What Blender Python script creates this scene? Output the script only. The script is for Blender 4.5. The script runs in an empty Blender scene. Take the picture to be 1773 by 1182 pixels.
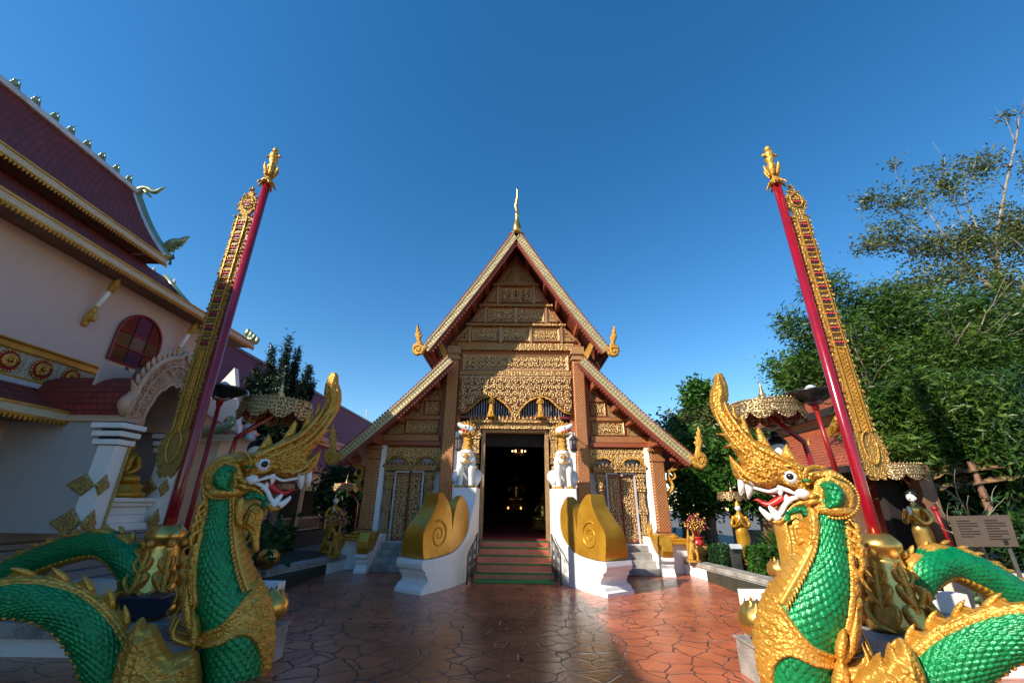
import bpy, math, random
import numpy as np
from mathutils import Vector, Matrix, noise
from mathutils.geometry import delaunay_2d_cdt
PI = math.pi
rnd = random.Random(7)
S = bpy.context.scene

# ------------------------------------------------------------------ camera
CAM_H = 1.8; FPX = 713.0
TH = math.radians(21.4); PS = math.radians(.55); RO = math.radians(.6)
F = Vector((-math.sin(PS)*math.cos(TH), math.cos(PS)*math.cos(TH), math.sin(TH)))
R0 = Vector((math.cos(PS), math.sin(PS), 0)); U0 = R0.cross(F)
R = R0*math.cos(RO)+U0*math.sin(RO); U = U0*math.cos(RO)-R0*math.sin(RO)
cd = bpy.data.cameras.new('camera'); cam = bpy.data.objects.new('camera', cd)
S.collection.objects.link(cam); S.camera = cam
cam.matrix_world = Matrix(((R.x, U.x, -F.x, 0), (R.y, U.y, -F.y, 0), (R.z, U.z, -F.z, CAM_H), (0, 0, 0, 1)))
cd.sensor_width = 36; cd.lens = 36*FPX/1773; cd.clip_start = .1; cd.clip_end = 2000

# ------------------------------------------------------------------ sky, sun, exposure
SUN = Vector((1.22, .85, -1)).normalized()
w = bpy.data.worlds.new('World'); S.world = w; w.use_nodes = True
wn = w.node_tree.nodes; wl = w.node_tree.links; wn.clear()
sky = wn.new('ShaderNodeTexSky'); sky.sky_type = 'NISHITA'; sky.sun_disc = False
sky.sun_elevation = math.asin(-SUN.z); sky.sun_rotation = math.atan2(-SUN.x, -SUN.y)
sky.altitude = 300; sky.air_density = 1.0; sky.dust_density = .15; sky.ozone_density = 1.3
bg = wn.new('ShaderNodeBackground'); bg.inputs[1].default_value = .126
wo = wn.new('ShaderNodeOutputWorld'); hs = wn.new('ShaderNodeHueSaturation'); hs.inputs['Saturation'].default_value = 1.38; hs.inputs['Hue'].default_value = .498
wl.new(sky.outputs[0], hs.inputs['Color']); wl.new(hs.outputs[0], bg.inputs[0]); wl.new(bg.outputs[0], wo.inputs[0])
sd = bpy.data.lights.new('sun', 'SUN'); sd.energy = 5.0; sd.angle = math.radians(.5); sd.color = (1, .9, .76)
so = bpy.data.objects.new('sun', sd); S.collection.objects.link(so)
so.rotation_euler = SUN.to_track_quat('-Z', 'Y').to_euler()
S.view_settings.view_transform = 'Standard'; S.view_settings.look = 'None'
S.view_settings.exposure = .68; S.view_settings.gamma = 1
S.render.engine = 'CYCLES'

# pixel of the photograph -> point in the world on a plane (measuring helpers)
def ray(u, v): return F+R*((u-886.5)/FPX)+U*((591-v)/FPX)
def at(u, v, y):
    d = ray(u, v); k = y/d.y; return Vector((d.x*k, y, CAM_H+d.z*k))
def atx(u, v, x):
    d = ray(u, v); k = x/d.x; return Vector((x, d.y*k, CAM_H+d.z*k))
def atz(u, v, z=0):
    d = ray(u, v); k = (z-CAM_H)/d.z; return Vector((d.x*k, d.y*k, z))
def pxm(y, z):   # metres per photo pixel at a depth
    return (y*math.cos(TH)+(z-CAM_H)*math.sin(TH))/FPX

# ------------------------------------------------------------------ materials
class NT:
    def __init__(s, name):
        s.m = bpy.data.materials.new(name); s.m.use_nodes = True
        s.t = s.m.node_tree; s.p = s.t.nodes['Principled BSDF']; s.out = s.t.nodes['Material Output']
        s.co = s.n('ShaderNodeTexCoord').outputs['Object']
    def n(s, k, **kw):
        x = s.t.nodes.new(k)
        for a, b in kw.items(): setattr(x, a, b)
        return x
    def set(s, sock, v):
        if isinstance(v, bpy.types.NodeSocket): s.t.links.new(v, sock)
        elif isinstance(v, (tuple, list)) and len(v) == 3 and sock.type == 'RGBA': sock.default_value = (*v, 1)
        else: sock.default_value = v
    def math(s, op, a, b=0, c=0, clamp=False):
        x = s.n('ShaderNodeMath', operation=op, use_clamp=clamp)
        for i, v in enumerate((a, b, c)): s.set(x.inputs[i], v)
        return x.outputs[0]
    def vm(s, op, a, b=(0, 0, 0), sc=None):
        x = s.n('ShaderNodeVectorMath', operation=op); s.set(x.inputs[0], a); s.set(x.inputs[1], b)
        if sc is not None: s.set(x.inputs['Scale'], sc)
        return x.outputs['Value' if op in ('LENGTH', 'DISTANCE', 'DOT_PRODUCT') else 'Vector']
    def noise(s, scale, detail=3, vec=None, rough=.5, dist=0, out='Fac'):
        x = s.n('ShaderNodeTexNoise'); s.set(x.inputs['Vector'], vec or s.co)
        x.inputs['Scale'].default_value = scale; x.inputs['Detail'].default_value = detail
        x.inputs['Roughness'].default_value = rough; x.inputs['Distortion'].default_value = dist
        return x.outputs[out]
    def vor(s, scale, vec=None, feat='F1', rand=1, dim='3D'):
        x = s.n('ShaderNodeTexVoronoi', feature=feat, voronoi_dimensions=dim); s.set(x.inputs['Vector'], vec or s.co)
        x.inputs['Scale'].default_value = scale; x.inputs['Randomness'].default_value = rand
        return x
    def mix(s, f, a, b):
        x = s.n('ShaderNodeMix', data_type='RGBA'); s.set(x.inputs[0], f); s.set(x.inputs[6], a); s.set(x.inputs[7], b)
        return x.outputs[2]
    def ramp(s, f, a, b):
        x = s.n('ShaderNodeMapRange', interpolation_type='SMOOTHSTEP'); s.set(x.inputs[0], f)
        x.inputs[1].default_value = a; x.inputs[2].default_value = b; return x.outputs[0]
    def sep(s, v=None):
        x = s.n('ShaderNodeSeparateXYZ'); s.set(x.inputs[0], v or s.co); return x.outputs
    def comb(s, a, b, c):
        x = s.n('ShaderNodeCombineXYZ')
        for i, v in enumerate((a, b, c)): s.set(x.inputs[i], v)
        return x.outputs[0]
    def bump(s, h, dist=.01, strength=1, prev=None):
        x = s.n('ShaderNodeBump'); s.set(x.inputs['Height'], h); x.inputs['Distance'].default_value = dist
        x.inputs['Strength'].default_value = strength
        if prev: s.set(x.inputs['Normal'], prev)
        return x.outputs[0]
    def fin(s, base=None, rough=None, metal=None, normal=None, spec=None, coat=None):
        i = s.p.inputs
        if base is not None: s.set(i['Base Color'], base)
        if rough is not None: s.set(i['Roughness'], rough)
        if metal is not None: s.set(i['Metallic'], metal)
        if normal is not None: s.set(i['Normal'], normal)
        if spec is not None: s.set(i['Specular IOR Level'], spec)
        if coat is not None: s.set(i['Coat Weight'], coat); i['Coat Roughness'].default_value = .12
        return s.m

def plain(name, a, b=None, scale=3, rough=.6, metal=0, bscale=20, bdist=.002, coat=None, spec=None, detail=4):
    t = NT(name); b = b or tuple(c*.7 for c in a)
    f = t.ramp(t.noise(scale, detail), .3, .7)
    r = t.math('ADD', t.math('MULTIPLY', t.noise(scale*3, 3), .2), rough-.1)
    return t.fin(t.mix(f, b, a), r, metal, t.bump(t.noise(bscale, 4), bdist), spec, coat)

def plane2(t, axes):
    x, y, z = t.sep()
    d = {'x': x, 'y': y, 'z': z}
    return d[axes[0]], d[axes[1]]

def curls(t, a, b, scale, arms=1, k=16, rand=.45):
    """scrolling tendrils: spirals around scattered centres"""
    v = t.comb(a, b, 0)
    v = t.vm('ADD', v, t.vm('SCALE', t.noise(scale*1.2, 2, v, out='Color'), sc=.18/scale))
    vo = t.vor(scale, v, rand=rand, dim='2D')
    rel = t.vm('SUBTRACT', v, vo.outputs['Position'])
    rx, ry, _ = t.sep(rel)
    ang = t.math('ARCTAN2', ry, rx)
    ph = t.math('ADD', t.math('MULTIPLY', ang, arms), t.math('MULTIPLY', vo.outputs['Distance'], k))
    s_ = t.math('SINE', ph)
    leaf = t.math('SINE', t.math('ADD', t.math('MULTIPLY', ang, 7), t.math('MULTIPLY', vo.outputs['Distance'], -9)))
    h = t.math('ADD', s_, t.math('MULTIPLY', leaf, .35))
    return t.math('ADD', t.math('MULTIPLY', h, .4), .5, clamp=True)

def carved(name, gold, ground, axes='xz', scale=7, lo=.35, hi=.55, k=14, dist=.012, gm=.75, gr=.36, arms=1):
    t = NT(name); a, b = plane2(t, axes)
    h = curls(t, a, b, scale, arms, k)
    m = t.ramp(h, lo, hi)
    g = t.mix(t.noise(6, 2), gold, tuple(c*.7 for c in gold))
    return t.fin(t.mix(m, ground, g), t.math('MULTIPLY_ADD', m, gr-.6, .6), t.math('MULTIPLY', m, gm), t.bump(h, dist))

def lattice(name, gold, ground, axes='xz', sx=10, sz=10, dist=.006, gm=.55, gr=.4, lo=.2, hi=.5):
    """small repeated stamped rosettes"""
    t = NT(name); a, b = plane2(t, axes)
    p = t.math('SINE', t.math('MULTIPLY', t.math('ADD', t.math('MULTIPLY', a, sx), t.math('MULTIPLY', b, sz)), PI))
    q = t.math('SINE', t.math('MULTIPLY', t.math('SUBTRACT', t.math('MULTIPLY', a, sx), t.math('MULTIPLY', b, sz)), PI))
    h = t.math('ABSOLUTE', t.math('MULTIPLY', p, q))
    h = t.math('ADD', h, t.math('MULTIPLY', t.math('SUBTRACT', t.noise(38, 3), .5), 1.1))
    m = t.ramp(h, lo, hi)
    return t.fin(t.mix(m, ground, t.mix(t.noise(5, 2), gold, tuple(c*.65 for c in gold))), t.math('MULTIPLY_ADD', m, gr-.6, .6),
                 t.math('MULTIPLY', m, gm), t.bump(h, dist))

def rosettes(name, gold, ground, axes='xz', sx=10, sz=10, dist=.006, gm=.55, gr=.38):
    t = NT(name); a, b = plane2(t, axes)
    p = t.math('ABSOLUTE', t.math('SINE', t.math('MULTIPLY', a, sx*PI))); q = t.math('ABSOLUTE', t.math('SINE', t.math('MULTIPLY', b, sz*PI)))
    h = t.math('ADD', t.math('MULTIPLY', p, q), t.math('MULTIPLY', t.math('SUBTRACT', t.noise(30, 3), .5), .8)); m = t.ramp(h, .3, .5)
    return t.fin(t.mix(m, ground, gold), t.math('MULTIPLY_ADD', m, gr-.6, .6), t.math('MULTIPLY', m, gm), t.bump(h, dist))

def tiles(name, a, b, axes='yz', w=.13, h=.11, rough=.55, dist=.02, gap=(.02, .008, .008)):
    t = NT(name); p, q = plane2(t, axes)
    br = t.n('ShaderNodeTexBrick'); t.set(br.inputs['Vector'], t.comb(p, q, 0))
    br.offset = .5; br.inputs['Scale'].default_value = 1; br.inputs['Brick Width'].default_value = w
    br.inputs['Row Height'].default_value = h; br.inputs['Mortar Size'].default_value = .008
    br.inputs['Mortar Smooth'].default_value = .3; br.inputs['Bias'].default_value = 0
    t.set(br.inputs['Color1'], a); t.set(br.inputs['Color2'], b); t.set(br.inputs['Mortar'], gap)
    saw = t.math('FRACT', t.math('DIVIDE', q, h))
    hh = t.math('SUBTRACT', t.math('SUBTRACT', 1, saw), br.outputs['Fac'])
    c = t.mix(t.ramp(t.noise(1.3, 5), .35, .75), br.outputs['Color'], tuple(x*.55 for x in a))
    return t.fin(c, rough, 0, t.bump(hh, dist))

GOLD = (.68, .37, .065); GOLDL = (.88, .60, .22)
M = {}
def mk():
    # polished gold paint of the statues, with finely tooled filigree
    def gold(name, c=GOLD, sc=9, d=.008, rough=.41, filig=True, metal=.52):
        t = NT(name); a, b = plane2(t, 'xz')
        nz = t.noise(14, 4)
        base = t.mix(t.ramp(t.noise(2.2, 4), .3, .75), c, tuple(x*f for x, f in zip(c, (.72, .66, .5))))
        if filig:
            h = curls(t, a, b, sc, 1, 13, .8); nb = t.bump(t.math('ADD', h, t.math('MULTIPLY', nz, .5)), d)
        else: nb = t.bump(nz, .004)
        return t.fin(base, t.math('MULTIPLY_ADD', t.noise(7, 3), .25, rough-.1), metal, nb)
    M['gold'] = gold('gold_filigree', d=.009, sc=11)
    M['goldsmooth'] = gold('gold_paint_smooth', filig=False, rough=.38)
    M['goldfine'] = gold('gold_fine_filigree', sc=17, d=.009)
    M['goldplain'] = gold('gold_paint', sc=13, d=.005, rough=.36)
    M['goldshine'] = gold('gold_leaf_polished', (.78, .48, .13), rough=.27, filig=False, metal=.9)
    M['ochre'] = gold('gold_enamel', (.60, .32, .03), rough=.30, filig=False, metal=.45)
    t = NT('green_scales'); f = t.ramp(t.noise(5, 3), .3, .7)
    M['green'] = t.fin(t.mix(t.math('MULTIPLY', t.vor(19).outputs['Distance'], .9, clamp=True), t.mix(f, (.0, .10, .028), (.0, .19, .055)), (.0, .27, .08)), .33, .3, t.bump(t.noise(60, 3), .006), coat=.08)
    t = NT('green_scales_fine'); vo = t.vor(34)
    M['greenf'] = t.fin(t.mix(f if False else t.ramp(t.noise(5, 3), .3, .7), (.0, .13, .04), (.0, .26, .08)), .28, .3, t.bump(vo.outputs['Distance'], -.02), coat=.2)
    # plaster with faint rain streaks
    def plaster(name, a, b):
        t = NT(name); x, y, z = t.sep()
        st = t.noise(3, 4, t.comb(t.math('MULTIPLY', x, 2), t.math('MULTIPLY', y, 2), t.math('MULTIPLY', z, .5)))
        return t.fin(t.mix(t.ramp(st, .5, .95), a, b), .62, 0, t.bump(t.noise(18, 4), .002))
    M['white'] = plaster('white_plaster', (.80, .79, .77), (.66, .65, .62))
    M['pinkwall'] = plaster('pale_pink_plaster', (.56, .42, .37), (.48, .36, .31))
    M['shadeplaster'] = plaster('shade_darkened_plaster', (.38, .36, .36), (.32, .30, .30))  # white plaster darkened: shade and vignette of the left hall put into its colour
    M['cream'] = plaster('cream_plaster', (.70, .60, .46), (.55, .45, .33))
    M['wstatue'] = plain('white_enamel', (.82, .82, .80), (.70, .69, .66), rough=.28, spec=.6)
    t = NT('granite'); g = t.math('ADD', t.math('MULTIPLY', t.noise(85, 3), .6), t.math('MULTIPLY', t.noise(3, 4), .4))
    M['granite'] = t.fin(t.mix(t.ramp(g, .4, .62), (.16, .145, .13), (.46, .43, .39)), .5, 0, t.bump(t.noise(60, 3), .002))
    M['maroon'] = tiles('maroon_roof_tiles', (.30, .028, .014), (.18, .018, .010), rough=.75)
    M['maroonx'] = tiles('maroon_roof_tiles_across', (.30, .028, .014), (.18, .018, .010), axes='xz', rough=.75)
    M['halltile'] = tiles('wine_roof_tiles', (.32, .03, .03), (.24, .024, .026), w=.28, h=.2, rough=.7)
    M['orange'] = tiles('orange_roof_tiles', (.42, .10, .035), (.32, .07, .025), w=.16, h=.1)
    M['darktile'] = tiles('dark_roof_tiles', (.11, .03, .02), (.06, .02, .015))
    M['thatch'] = plain('thatch', (.30, .17, .06), (.10, .06, .03), scale=7, rough=.9, bscale=50, bdist=.03)
    t = NT('dark_red_wood'); x, y, z = t.sep()
    gr = t.noise(6, 4, t.comb(t.math('MULTIPLY', x, 1), t.math('MULTIPLY', y, 1), t.math('MULTIPLY', z, 8)))
    M['wood'] = t.fin(t.mix(gr, (.20, .045, .018), (.36, .10, .04)), .5, 0, t.bump(gr, .004))
    t = NT('red_soffit'); M['soffit'] = t.fin(t.mix(t.noise(5, 4), (.16, .025, .015), (.28, .055, .025)), .55)
    M['red'] = plain('red_lacquer', (.27, .003, .012), (.21, .003, .010), scale=4, rough=.22, coat=.5, bdist=.0006)
    M['reddark'] = plain('red_paint', (.28, .008, .010), rough=.4)
    M['tongue'] = plain('tongue_red', (.55, .03, .02), (.4, .02, .02), rough=.35)
    M['mouth'] = plain('mouth_interior', (.22, .05, .03), rough=.5)
    M['black'] = plain('black_gloss', (.012, .012, .014), rough=.3)
    M['iron'] = plain('grey_iron', (.16, .15, .14), (.08, .08, .075), rough=.45, metal=.7)
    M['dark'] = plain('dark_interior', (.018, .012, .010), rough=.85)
    M['bars'] = plain('grey_window_bars', (.30, .25, .28), rough=.4, metal=.2)
    M['teal'] = plain('pale_green_glass_mosaic', (.25, .36, .24), (.22, .24, .10), scale=8, rough=.25, metal=.35)
    M['silver'] = plain('bluish_white_trim', (.55, .58, .62), rough=.4)
    M['carvedA'] = carved('gilded_carving', GOLDL, (.09, .025, .015), scale=6.5, dist=.02, lo=.3, hi=.52)
    M['carvedB'] = carved('gilded_carving_small', GOLDL, (.13, .03, .015), scale=10, dist=.014, lo=.32, hi=.55)
    M['carvedY'] = carved('gilded_carving_side', GOLDL, (.13, .03, .015), axes='yz', scale=9, dist=.012)
    M['stamp'] = lattice('red_gold_stamped_wood', (.84, .48, .16), (.27, .07, .025), sx=11, sz=11, dist=.009, lo=.42, hi=.66)
    M['stampf'] = lattice('fine_gold_stamped_wood', (.84, .50, .17), (.26, .065, .024), sx=13, sz=13, dist=.009, lo=.40, hi=.62)
    M['stampr'] = lattice('red_brown_stamped_wood', (.66, .30, .085), (.33, .085, .03), sx=13, sz=15, dist=.008, lo=.42, hi=.72)
    M['lace'] = plain('gold_lacework', (.62, .42, .12), (.20, .12, .04), scale=38, rough=.4, metal=.4, bscale=38, bdist=.02, detail=2)
    M['mosaic'] = lattice('mirror_mosaic_frame', (.78, .56, .27), (.24, .08, .03), sx=20, sz=20, dist=.006, gm=.5, gr=.32, lo=.25, hi=.5)
    M['barge'] = lattice('cream_green_mosaic_board', (.74, .58, .30), (.20, .17, .08), sx=6.5, sz=6.5, dist=.008, gm=.3, gr=.42)
    M['peach'] = carved('peach_relief', (.70, .42, .26), (.50, .32, .24), axes='yz', scale=11, gm=0, dist=.012)
    M['whitegold'] = carved('white_gold_trim', (.75, .72, .68), (.55, .36, .08), axes='yz', scale=26, k=8, gm=.1, dist=.004)
    M['carpet'] = plain('red_carpet', (.30, .012, .010), rough=.95, bscale=90, bdist=.003)
    M['greencarpet'] = plain('green_carpet', (.02, .20, .05), (.015, .13, .035), rough=.95, bscale=120, bdist=.004)
    M['steptile'] = plain('brick_red_step_tile', (.56, .18, .10), (.42, .13, .07), rough=.35)
    M['leaf'] = None
    # stamped concrete of the forecourt
    t = NT('stamped_concrete')
    v = t.vm('ADD', t.co, t.vm('SCALE', t.noise(1.6, 3, out='Color'), sc=.35))
    e = t.vor(3.0, v, feat='DISTANCE_TO_EDGE').outputs['Distance']
    e2 = t.vor(9, t.vm('ADD', t.co, t.vm('SCALE', t.noise(4, 3, out='Color'), sc=.2)), feat='DISTANCE_TO_EDGE').outputs['Distance']
    crack = t.ramp(e, .004, .045)
    n1 = t.noise(1.1, 5); n2 = t.noise(5, 6, rough=.7)
    c = t.mix(t.ramp(n1, .35, .7), (.34, .088, .040), (.54, .155, .066))
    c = t.mix(t.math('MULTIPLY', t.ramp(n2, .5, .8), .5), c, (.22, .060, .034))
    c = t.mix(crack, (.07, .022, .014), c)
    hh = t.math('ADD', t.math('MULTIPLY', crack, .7), t.math('ADD', t.math('MULTIPLY', n2, .5), t.math('MULTIPLY', t.ramp(e2, 0, .06), .12)))
    M['court'] = t.fin(c, t.math('MULTIPLY_ADD', t.noise(3, 4), .24, .09), 0, t.bump(hh, .010), spec=.5)
    t = NT('grey_paving'); br = t.n('ShaderNodeTexBrick'); t.set(br.inputs['Vector'], t.co)
    br.inputs['Scale'].default_value = 2; br.inputs['Mortar Size'].default_value = .012
    t.set(br.inputs['Color1'], (.19, .18, .165)); t.set(br.inputs['Color2'], (.14, .13, .12)); t.set(br.inputs['Mortar'], (.06, .055, .05))
    M['paving'] = t.fin(t.mix(t.noise(2, 5), br.outputs['Color'], (.11, .095, .08)), .7, 0, t.bump(t.noise(30, 4), .003))
    M['soil'] = plain('dark_planting_soil', (.05, .04, .025), (.03, .035, .018), rough=.95, bscale=25, bdist=.03)
def leafmat(name, a, b, tr=.3):
    t = NT(name); f = t.ramp(t.noise(1.1, 3), .35, .65)
    c = t.mix(t.ramp(t.noise(9, 2), .3, .7), t.mix(f, a, b), tuple(x*.6 for x in a)); c = t.mix(t.math('MULTIPLY', t.ramp(t.noise(3.2, 3), .5, .75), .6), c, tuple(min(1, x*1.7) for x in b))
    t.fin(c, .42, 0, None, spec=.35)
    tl = t.n('ShaderNodeBsdfTranslucent'); t.set(tl.inputs[0], c)
    mx = t.n('ShaderNodeMixShader'); mx.inputs[0].default_value = tr
    t.t.links.new(t.p.outputs[0], mx.inputs[1]); t.t.links.new(tl.outputs[0], mx.inputs[2]); t.t.links.new(mx.outputs[0], t.out.inputs[0])
    return t.m
def emit(name, c, s):
    t = NT(name); t.p.inputs['Emission Color'].default_value = (*c, 1); t.p.inputs['Emission Strength'].default_value = s
    return t.fin(c, .4)
mk()

# ------------------------------------------------------------------ mesh builder
def frame_of(d):
    d = Vector(d).normalized(); a = Vector((0, 0, 1)) if abs(d.z) < .9 else Vector((0, 1, 0))
    x = a.cross(d).normalized(); return x, d.cross(x), d
def smooth_path(pts, n):
    P = [Vector(p) for p in pts]; P = [P[0]*2-P[1]]+P+[P[-1]*2-P[-2]]; out = []
    for i in range(1, len(P)-2):
        for k in range(n):
            t = k/n; a, b, c, d = P[i-1:i+3]
            out.append(.5*((2*b)+(c-a)*t+(2*a-5*b+4*c-d)*t*t+(3*b-a-3*c+d)*t**3))
    out.append(P[-2]); return out
def smooth_vals(vals, n):
    return [q.x for q in smooth_path([(v, 0, 0) for v in vals], n)]
class MB:
    def __init__(s): s.v = []; s.f = []
    def add(s, vs, fs):
        o = len(s.v); s.v += [tuple(p) for p in vs]; s.f += [tuple(i+o for i in f) for f in fs]; return s
    def box(s, a, b, top=None):
        (x0, y0, z0), (x1, y1, z1) = a, b; q = top or 0
        if isinstance(q, (int, float)): q = (q, q)
        s.add([(x0, y0, z0), (x1, y0, z0), (x1, y1, z0), (x0, y1, z0), (x0+q[0], y0+q[1], z1), (x1-q[0], y0+q[1], z1), (x1-q[0], y1-q[1], z1), (x0+q[0], y1-q[1], z1)],
              [(3, 2, 1, 0), (4, 5, 6, 7), (0, 1, 5, 4), (1, 2, 6, 5), (2, 3, 7, 6), (3, 0, 4, 7)]); return s
    def obox(s, c, ax, ay, az):  # oriented box by centre and half axes
        c, ax, ay, az = map(Vector, (c, ax, ay, az))
        vs = [c+ax*i+ay*j+az*k for k in (-1, 1) for j in (-1, 1) for i in (-1, 1)]
        s.add(vs, [(1, 0, 2, 3), (4, 5, 7, 6), (0, 1, 5, 4), (1, 3, 7, 5), (3, 2, 6, 7), (2, 0, 4, 6)]); return s
    def bar(s, a, b, w, h=None, up=(0, 0, 1)):
        a, b = Vector(a), Vector(b); d = (b-a)/2; up = Vector(up); x = d.cross(up).normalized(); y = x.cross(d).normalized()
        return s.obox((a+b)/2, x*w/2, y*(h or w)/2, d)
    def tube(s, pts, r, n=8, cap=True, flat=1, upv=None):
        pts = [Vector(p) for p in pts]; N = len(pts)
        if isinstance(r, (int, float)): r = [r]*N
        vs = []; X = None
        for i, p in enumerate(pts):
            d = (pts[min(i+1, N-1)]-pts[max(i-1, 0)])
            d = d.normalized() if d.length > 1e-9 else Vector((0, 0, 1))
            if upv is not None: Y = Vector(upv); X = Y.cross(d).normalized(); Y = d.cross(X).normalized()
            else:
                if X is None: X = frame_of(d)[0]
                X = (X-d*X.dot(d)).normalized(); Y = d.cross(X)
            for k in range(n):
                a = 2*PI*k/n; vs.append(p+X*math.cos(a)*r[i]+Y*math.sin(a)*r[i]*flat)
        fs = [(i*n+k, i*n+(k+1) % n, (i+1)*n+(k+1) % n, (i+1)*n+k) for i in range(N-1) for k in range(n)]
        if cap: fs += [tuple(range(n-1, -1, -1)), tuple((N-1)*n+k for k in range(n))]
        s.add(vs, fs); return s
    def lathe(s, prof, c=(0, 0, 0), n=16, axis=(0, 0, 1), sq=None, rot=0):
        c = Vector(c); x, y, z = frame_of(axis); N = len(prof); vs = []
        for r, h in prof:
            for k in range(n):
                a = 2*PI*k/n+rot; vs.append(c+(x*math.cos(a)+y*math.sin(a))*max(r, 1e-4)+z*h)
        fs = [(i*n+k, i*n+(k+1) % n, (i+1)*n+(k+1) % n, (i+1)*n+k) for i in range(N-1) for k in range(n)]
        fs += [tuple(range(n-1, -1, -1)), tuple((N-1)*n+k for k in range(n))]
        s.add(vs, fs); return s
    def fang(s, pts, r, n=10):
        q = smooth_path(pts, 5); N = len(q); return s.tube(q, [r*(1-(i/(N-1))**1.6)+.001 for i in range(N)], n)
    def ball(s, c, r, n=12, sz=(1, 1, 1)):
        c = Vector(c); m = n//2+1; vs = []
        for i in range(m+1):
            t = PI*i/m
            for k in range(n):
                a = 2*PI*k/n; vs.append((c.x+r*sz[0]*math.sin(t)*math.cos(a), c.y+r*sz[1]*math.sin(t)*math.sin(a), c.z-r*sz[2]*math.cos(t)))
        s.add(vs, [(i*n+k, i*n+(k+1) % n, (i+1)*n+(k+1) % n, (i+1)*n+k) for i in range(m) for k in range(n)]); return s
    def prism(s, poly, o, ex, ey, t0, t1):
        """polygon in the plane (ex,ey), extruded along ex x ey from t0 to t1"""
        o, ex, ey = map(Vector, (o, ex, ey)); ez = ex.cross(ey); n = len(poly)
        vs = [o+ex*a+ey*b+ez*t for t in (t0, t1) for a, b in poly]
        ar = sum(poly[i][0]*poly[(i+1) % n][1]-poly[(i+1) % n][0]*poly[i][1] for i in range(n))
        fs = [tuple(range(n-1, -1, -1)), tuple(range(n, 2*n))]+[(i, (i+1) % n, n+(i+1) % n, n+i) for i in range(n)]
        if (ar < 0) != (t1 < t0): fs = [f[::-1] for f in fs]
        s.add(vs, fs); return s
    def xz(s, poly, y0, y1): return s.prism(poly, (0, 0, 0), (1, 0, 0), (0, 0, 1), -y0, -y1)
    def yz(s, poly, x0, x1): return s.prism(poly, (0, 0, 0), (0, 1, 0), (0, 0, 1), x0, x1)
    def grid(s, A, wrap=False):
        """A: array rows x cols x 3"""
        n, m, _ = A.shape; o = len(s.v); s.v += [tuple(p) for p in A.reshape(-1, 3).tolist()]
        for i in range(n-1):
            for k in range(m if wrap else m-1):
                k2 = (k+1) % m; s.f.append((o+i*m+k, o+i*m+k2, o+(i+1)*m+k2, o+(i+1)*m+k))
        return s
    def puff(s, poly, mp, T, res=.03, relief=None, power=.5, both=True, rim=1.0):
        """inflated cushion: closed outline in 2-D, mp(x,y,t) -> world, T half thickness"""
        pl = [Vector(p) for p in poly]; n = len(pl); B = []
        for i in range(n):
            a, b = pl[i], pl[(i+1) % n]; k = max(1, int((b-a).length/res))
            B += [a+(b-a)*j/k for j in range(k)]
        xs = [p.x for p in B]; ys = [p.y for p in B]
        Bn = np.array([(p.x, p.y) for p in B]); Bm = np.roll(Bn, -1, 0)
        def inside(P):
            c = np.zeros(len(P), bool)
            for (x0, y0), (x1, y1) in zip(Bn, Bm):
                if y0 == y1: continue
                k = ((P[:, 1] < y0) != (P[:, 1] < y1)) & (P[:, 0] < (x1-x0)*(P[:, 1]-y0)/(y1-y0)+x0); c ^= k
            return c
        def dist(P):
            d = np.full(len(P), 1e9)
            for a, b in zip(Bn, Bm):
                e = b-a; L = max((e**2).sum(), 1e-12); t = np.clip(((P-a)@e)/L, 0, 1)
                d = np.minimum(d, np.hypot(*(P-a-t[:, None]*e).T))
            return d
        gx = np.arange(min(xs), max(xs), res); gy = np.arange(min(ys), max(ys), res*.87)
        G = np.array([(x+(j % 2)*res/2, y) for j, y in enumerate(gy) for x in gx])
        G = G[inside(G)]
        if len(G): G = G[dist(G) > res*.45]
        nb = len(B); allp = [Vector(p) for p in Bn.tolist()]+[Vector(p) for p in G.tolist()]
        vo, eo, fo, *_ = delaunay_2d_cdt(allp, [(i, (i+1) % nb) for i in range(nb)], [], 1, 1e-6)
        P = np.array([(p.x, p.y) for p in vo]); d = dist(P); dm = max(d.max(), 1e-6)
        prof = lambda q: (1-(1-np.clip(q, 0, 1))**2)**power
        h = T*prof(d/min(dm, T*rim))
        if relief is not None: h = h+relief(P, d)*np.clip(d/(res*1.5), 0, 1)
        for sg in ((1, -1) if both else (1,)):
            vs = [mp(p[0], p[1], float(hh)*sg) for p, hh in zip(P, h)]
            s.add(vs, [tuple(f) if sg > 0 else tuple(f)[::-1] for f in fo])
        return s
    def flame(s, pts, r, n=8, flat=.6, upv=None, sub=5):
        """tapering curved lick of flame through points"""
        q = smooth_path(pts, sub); N = len(q)
        rr = [r*math.sin(PI*min(1, (.28+.72*i/(N-1))))**.8+.001 for i in range(N)]
        return s.tube(q, rr, n, flat=flat, upv=upv)
    def build(s, name, mat, parent=None, smooth=False, bevel=0, col=None):
        me = bpy.data.meshes.new(name)
        off = Vector((0, 0, 0)); q = parent
        while q is not None: off += q.location; q = q.parent
        V = np.array(s.v, dtype=np.float64)-np.array(off)
        me.from_pydata(V.tolist(), [], s.f); me.validate(clean_customdata=False)
        me.materials.append(M[mat] if isinstance(mat, str) else mat)
        if smooth: me.polygons.foreach_set('use_smooth', [True]*len(me.polygons))
        o = bpy.data.objects.new(name, me); S.collection.objects.link(o)
        if parent is not None: o.parent = parent
        if smooth == 'auto':
            me.polygons.foreach_set('use_smooth', [True]*len(me.polygons))
            me.update(); 
            try: me.set_sharp_from_angle(angle=math.radians(38))
            except Exception: pass
        if bevel:
            b = o.modifiers.new('bevel', 'BEVEL'); b.width = bevel; b.segments = 2; b.limit_method = 'ANGLE'; b.angle_limit = math.radians(40)
        return o
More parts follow.
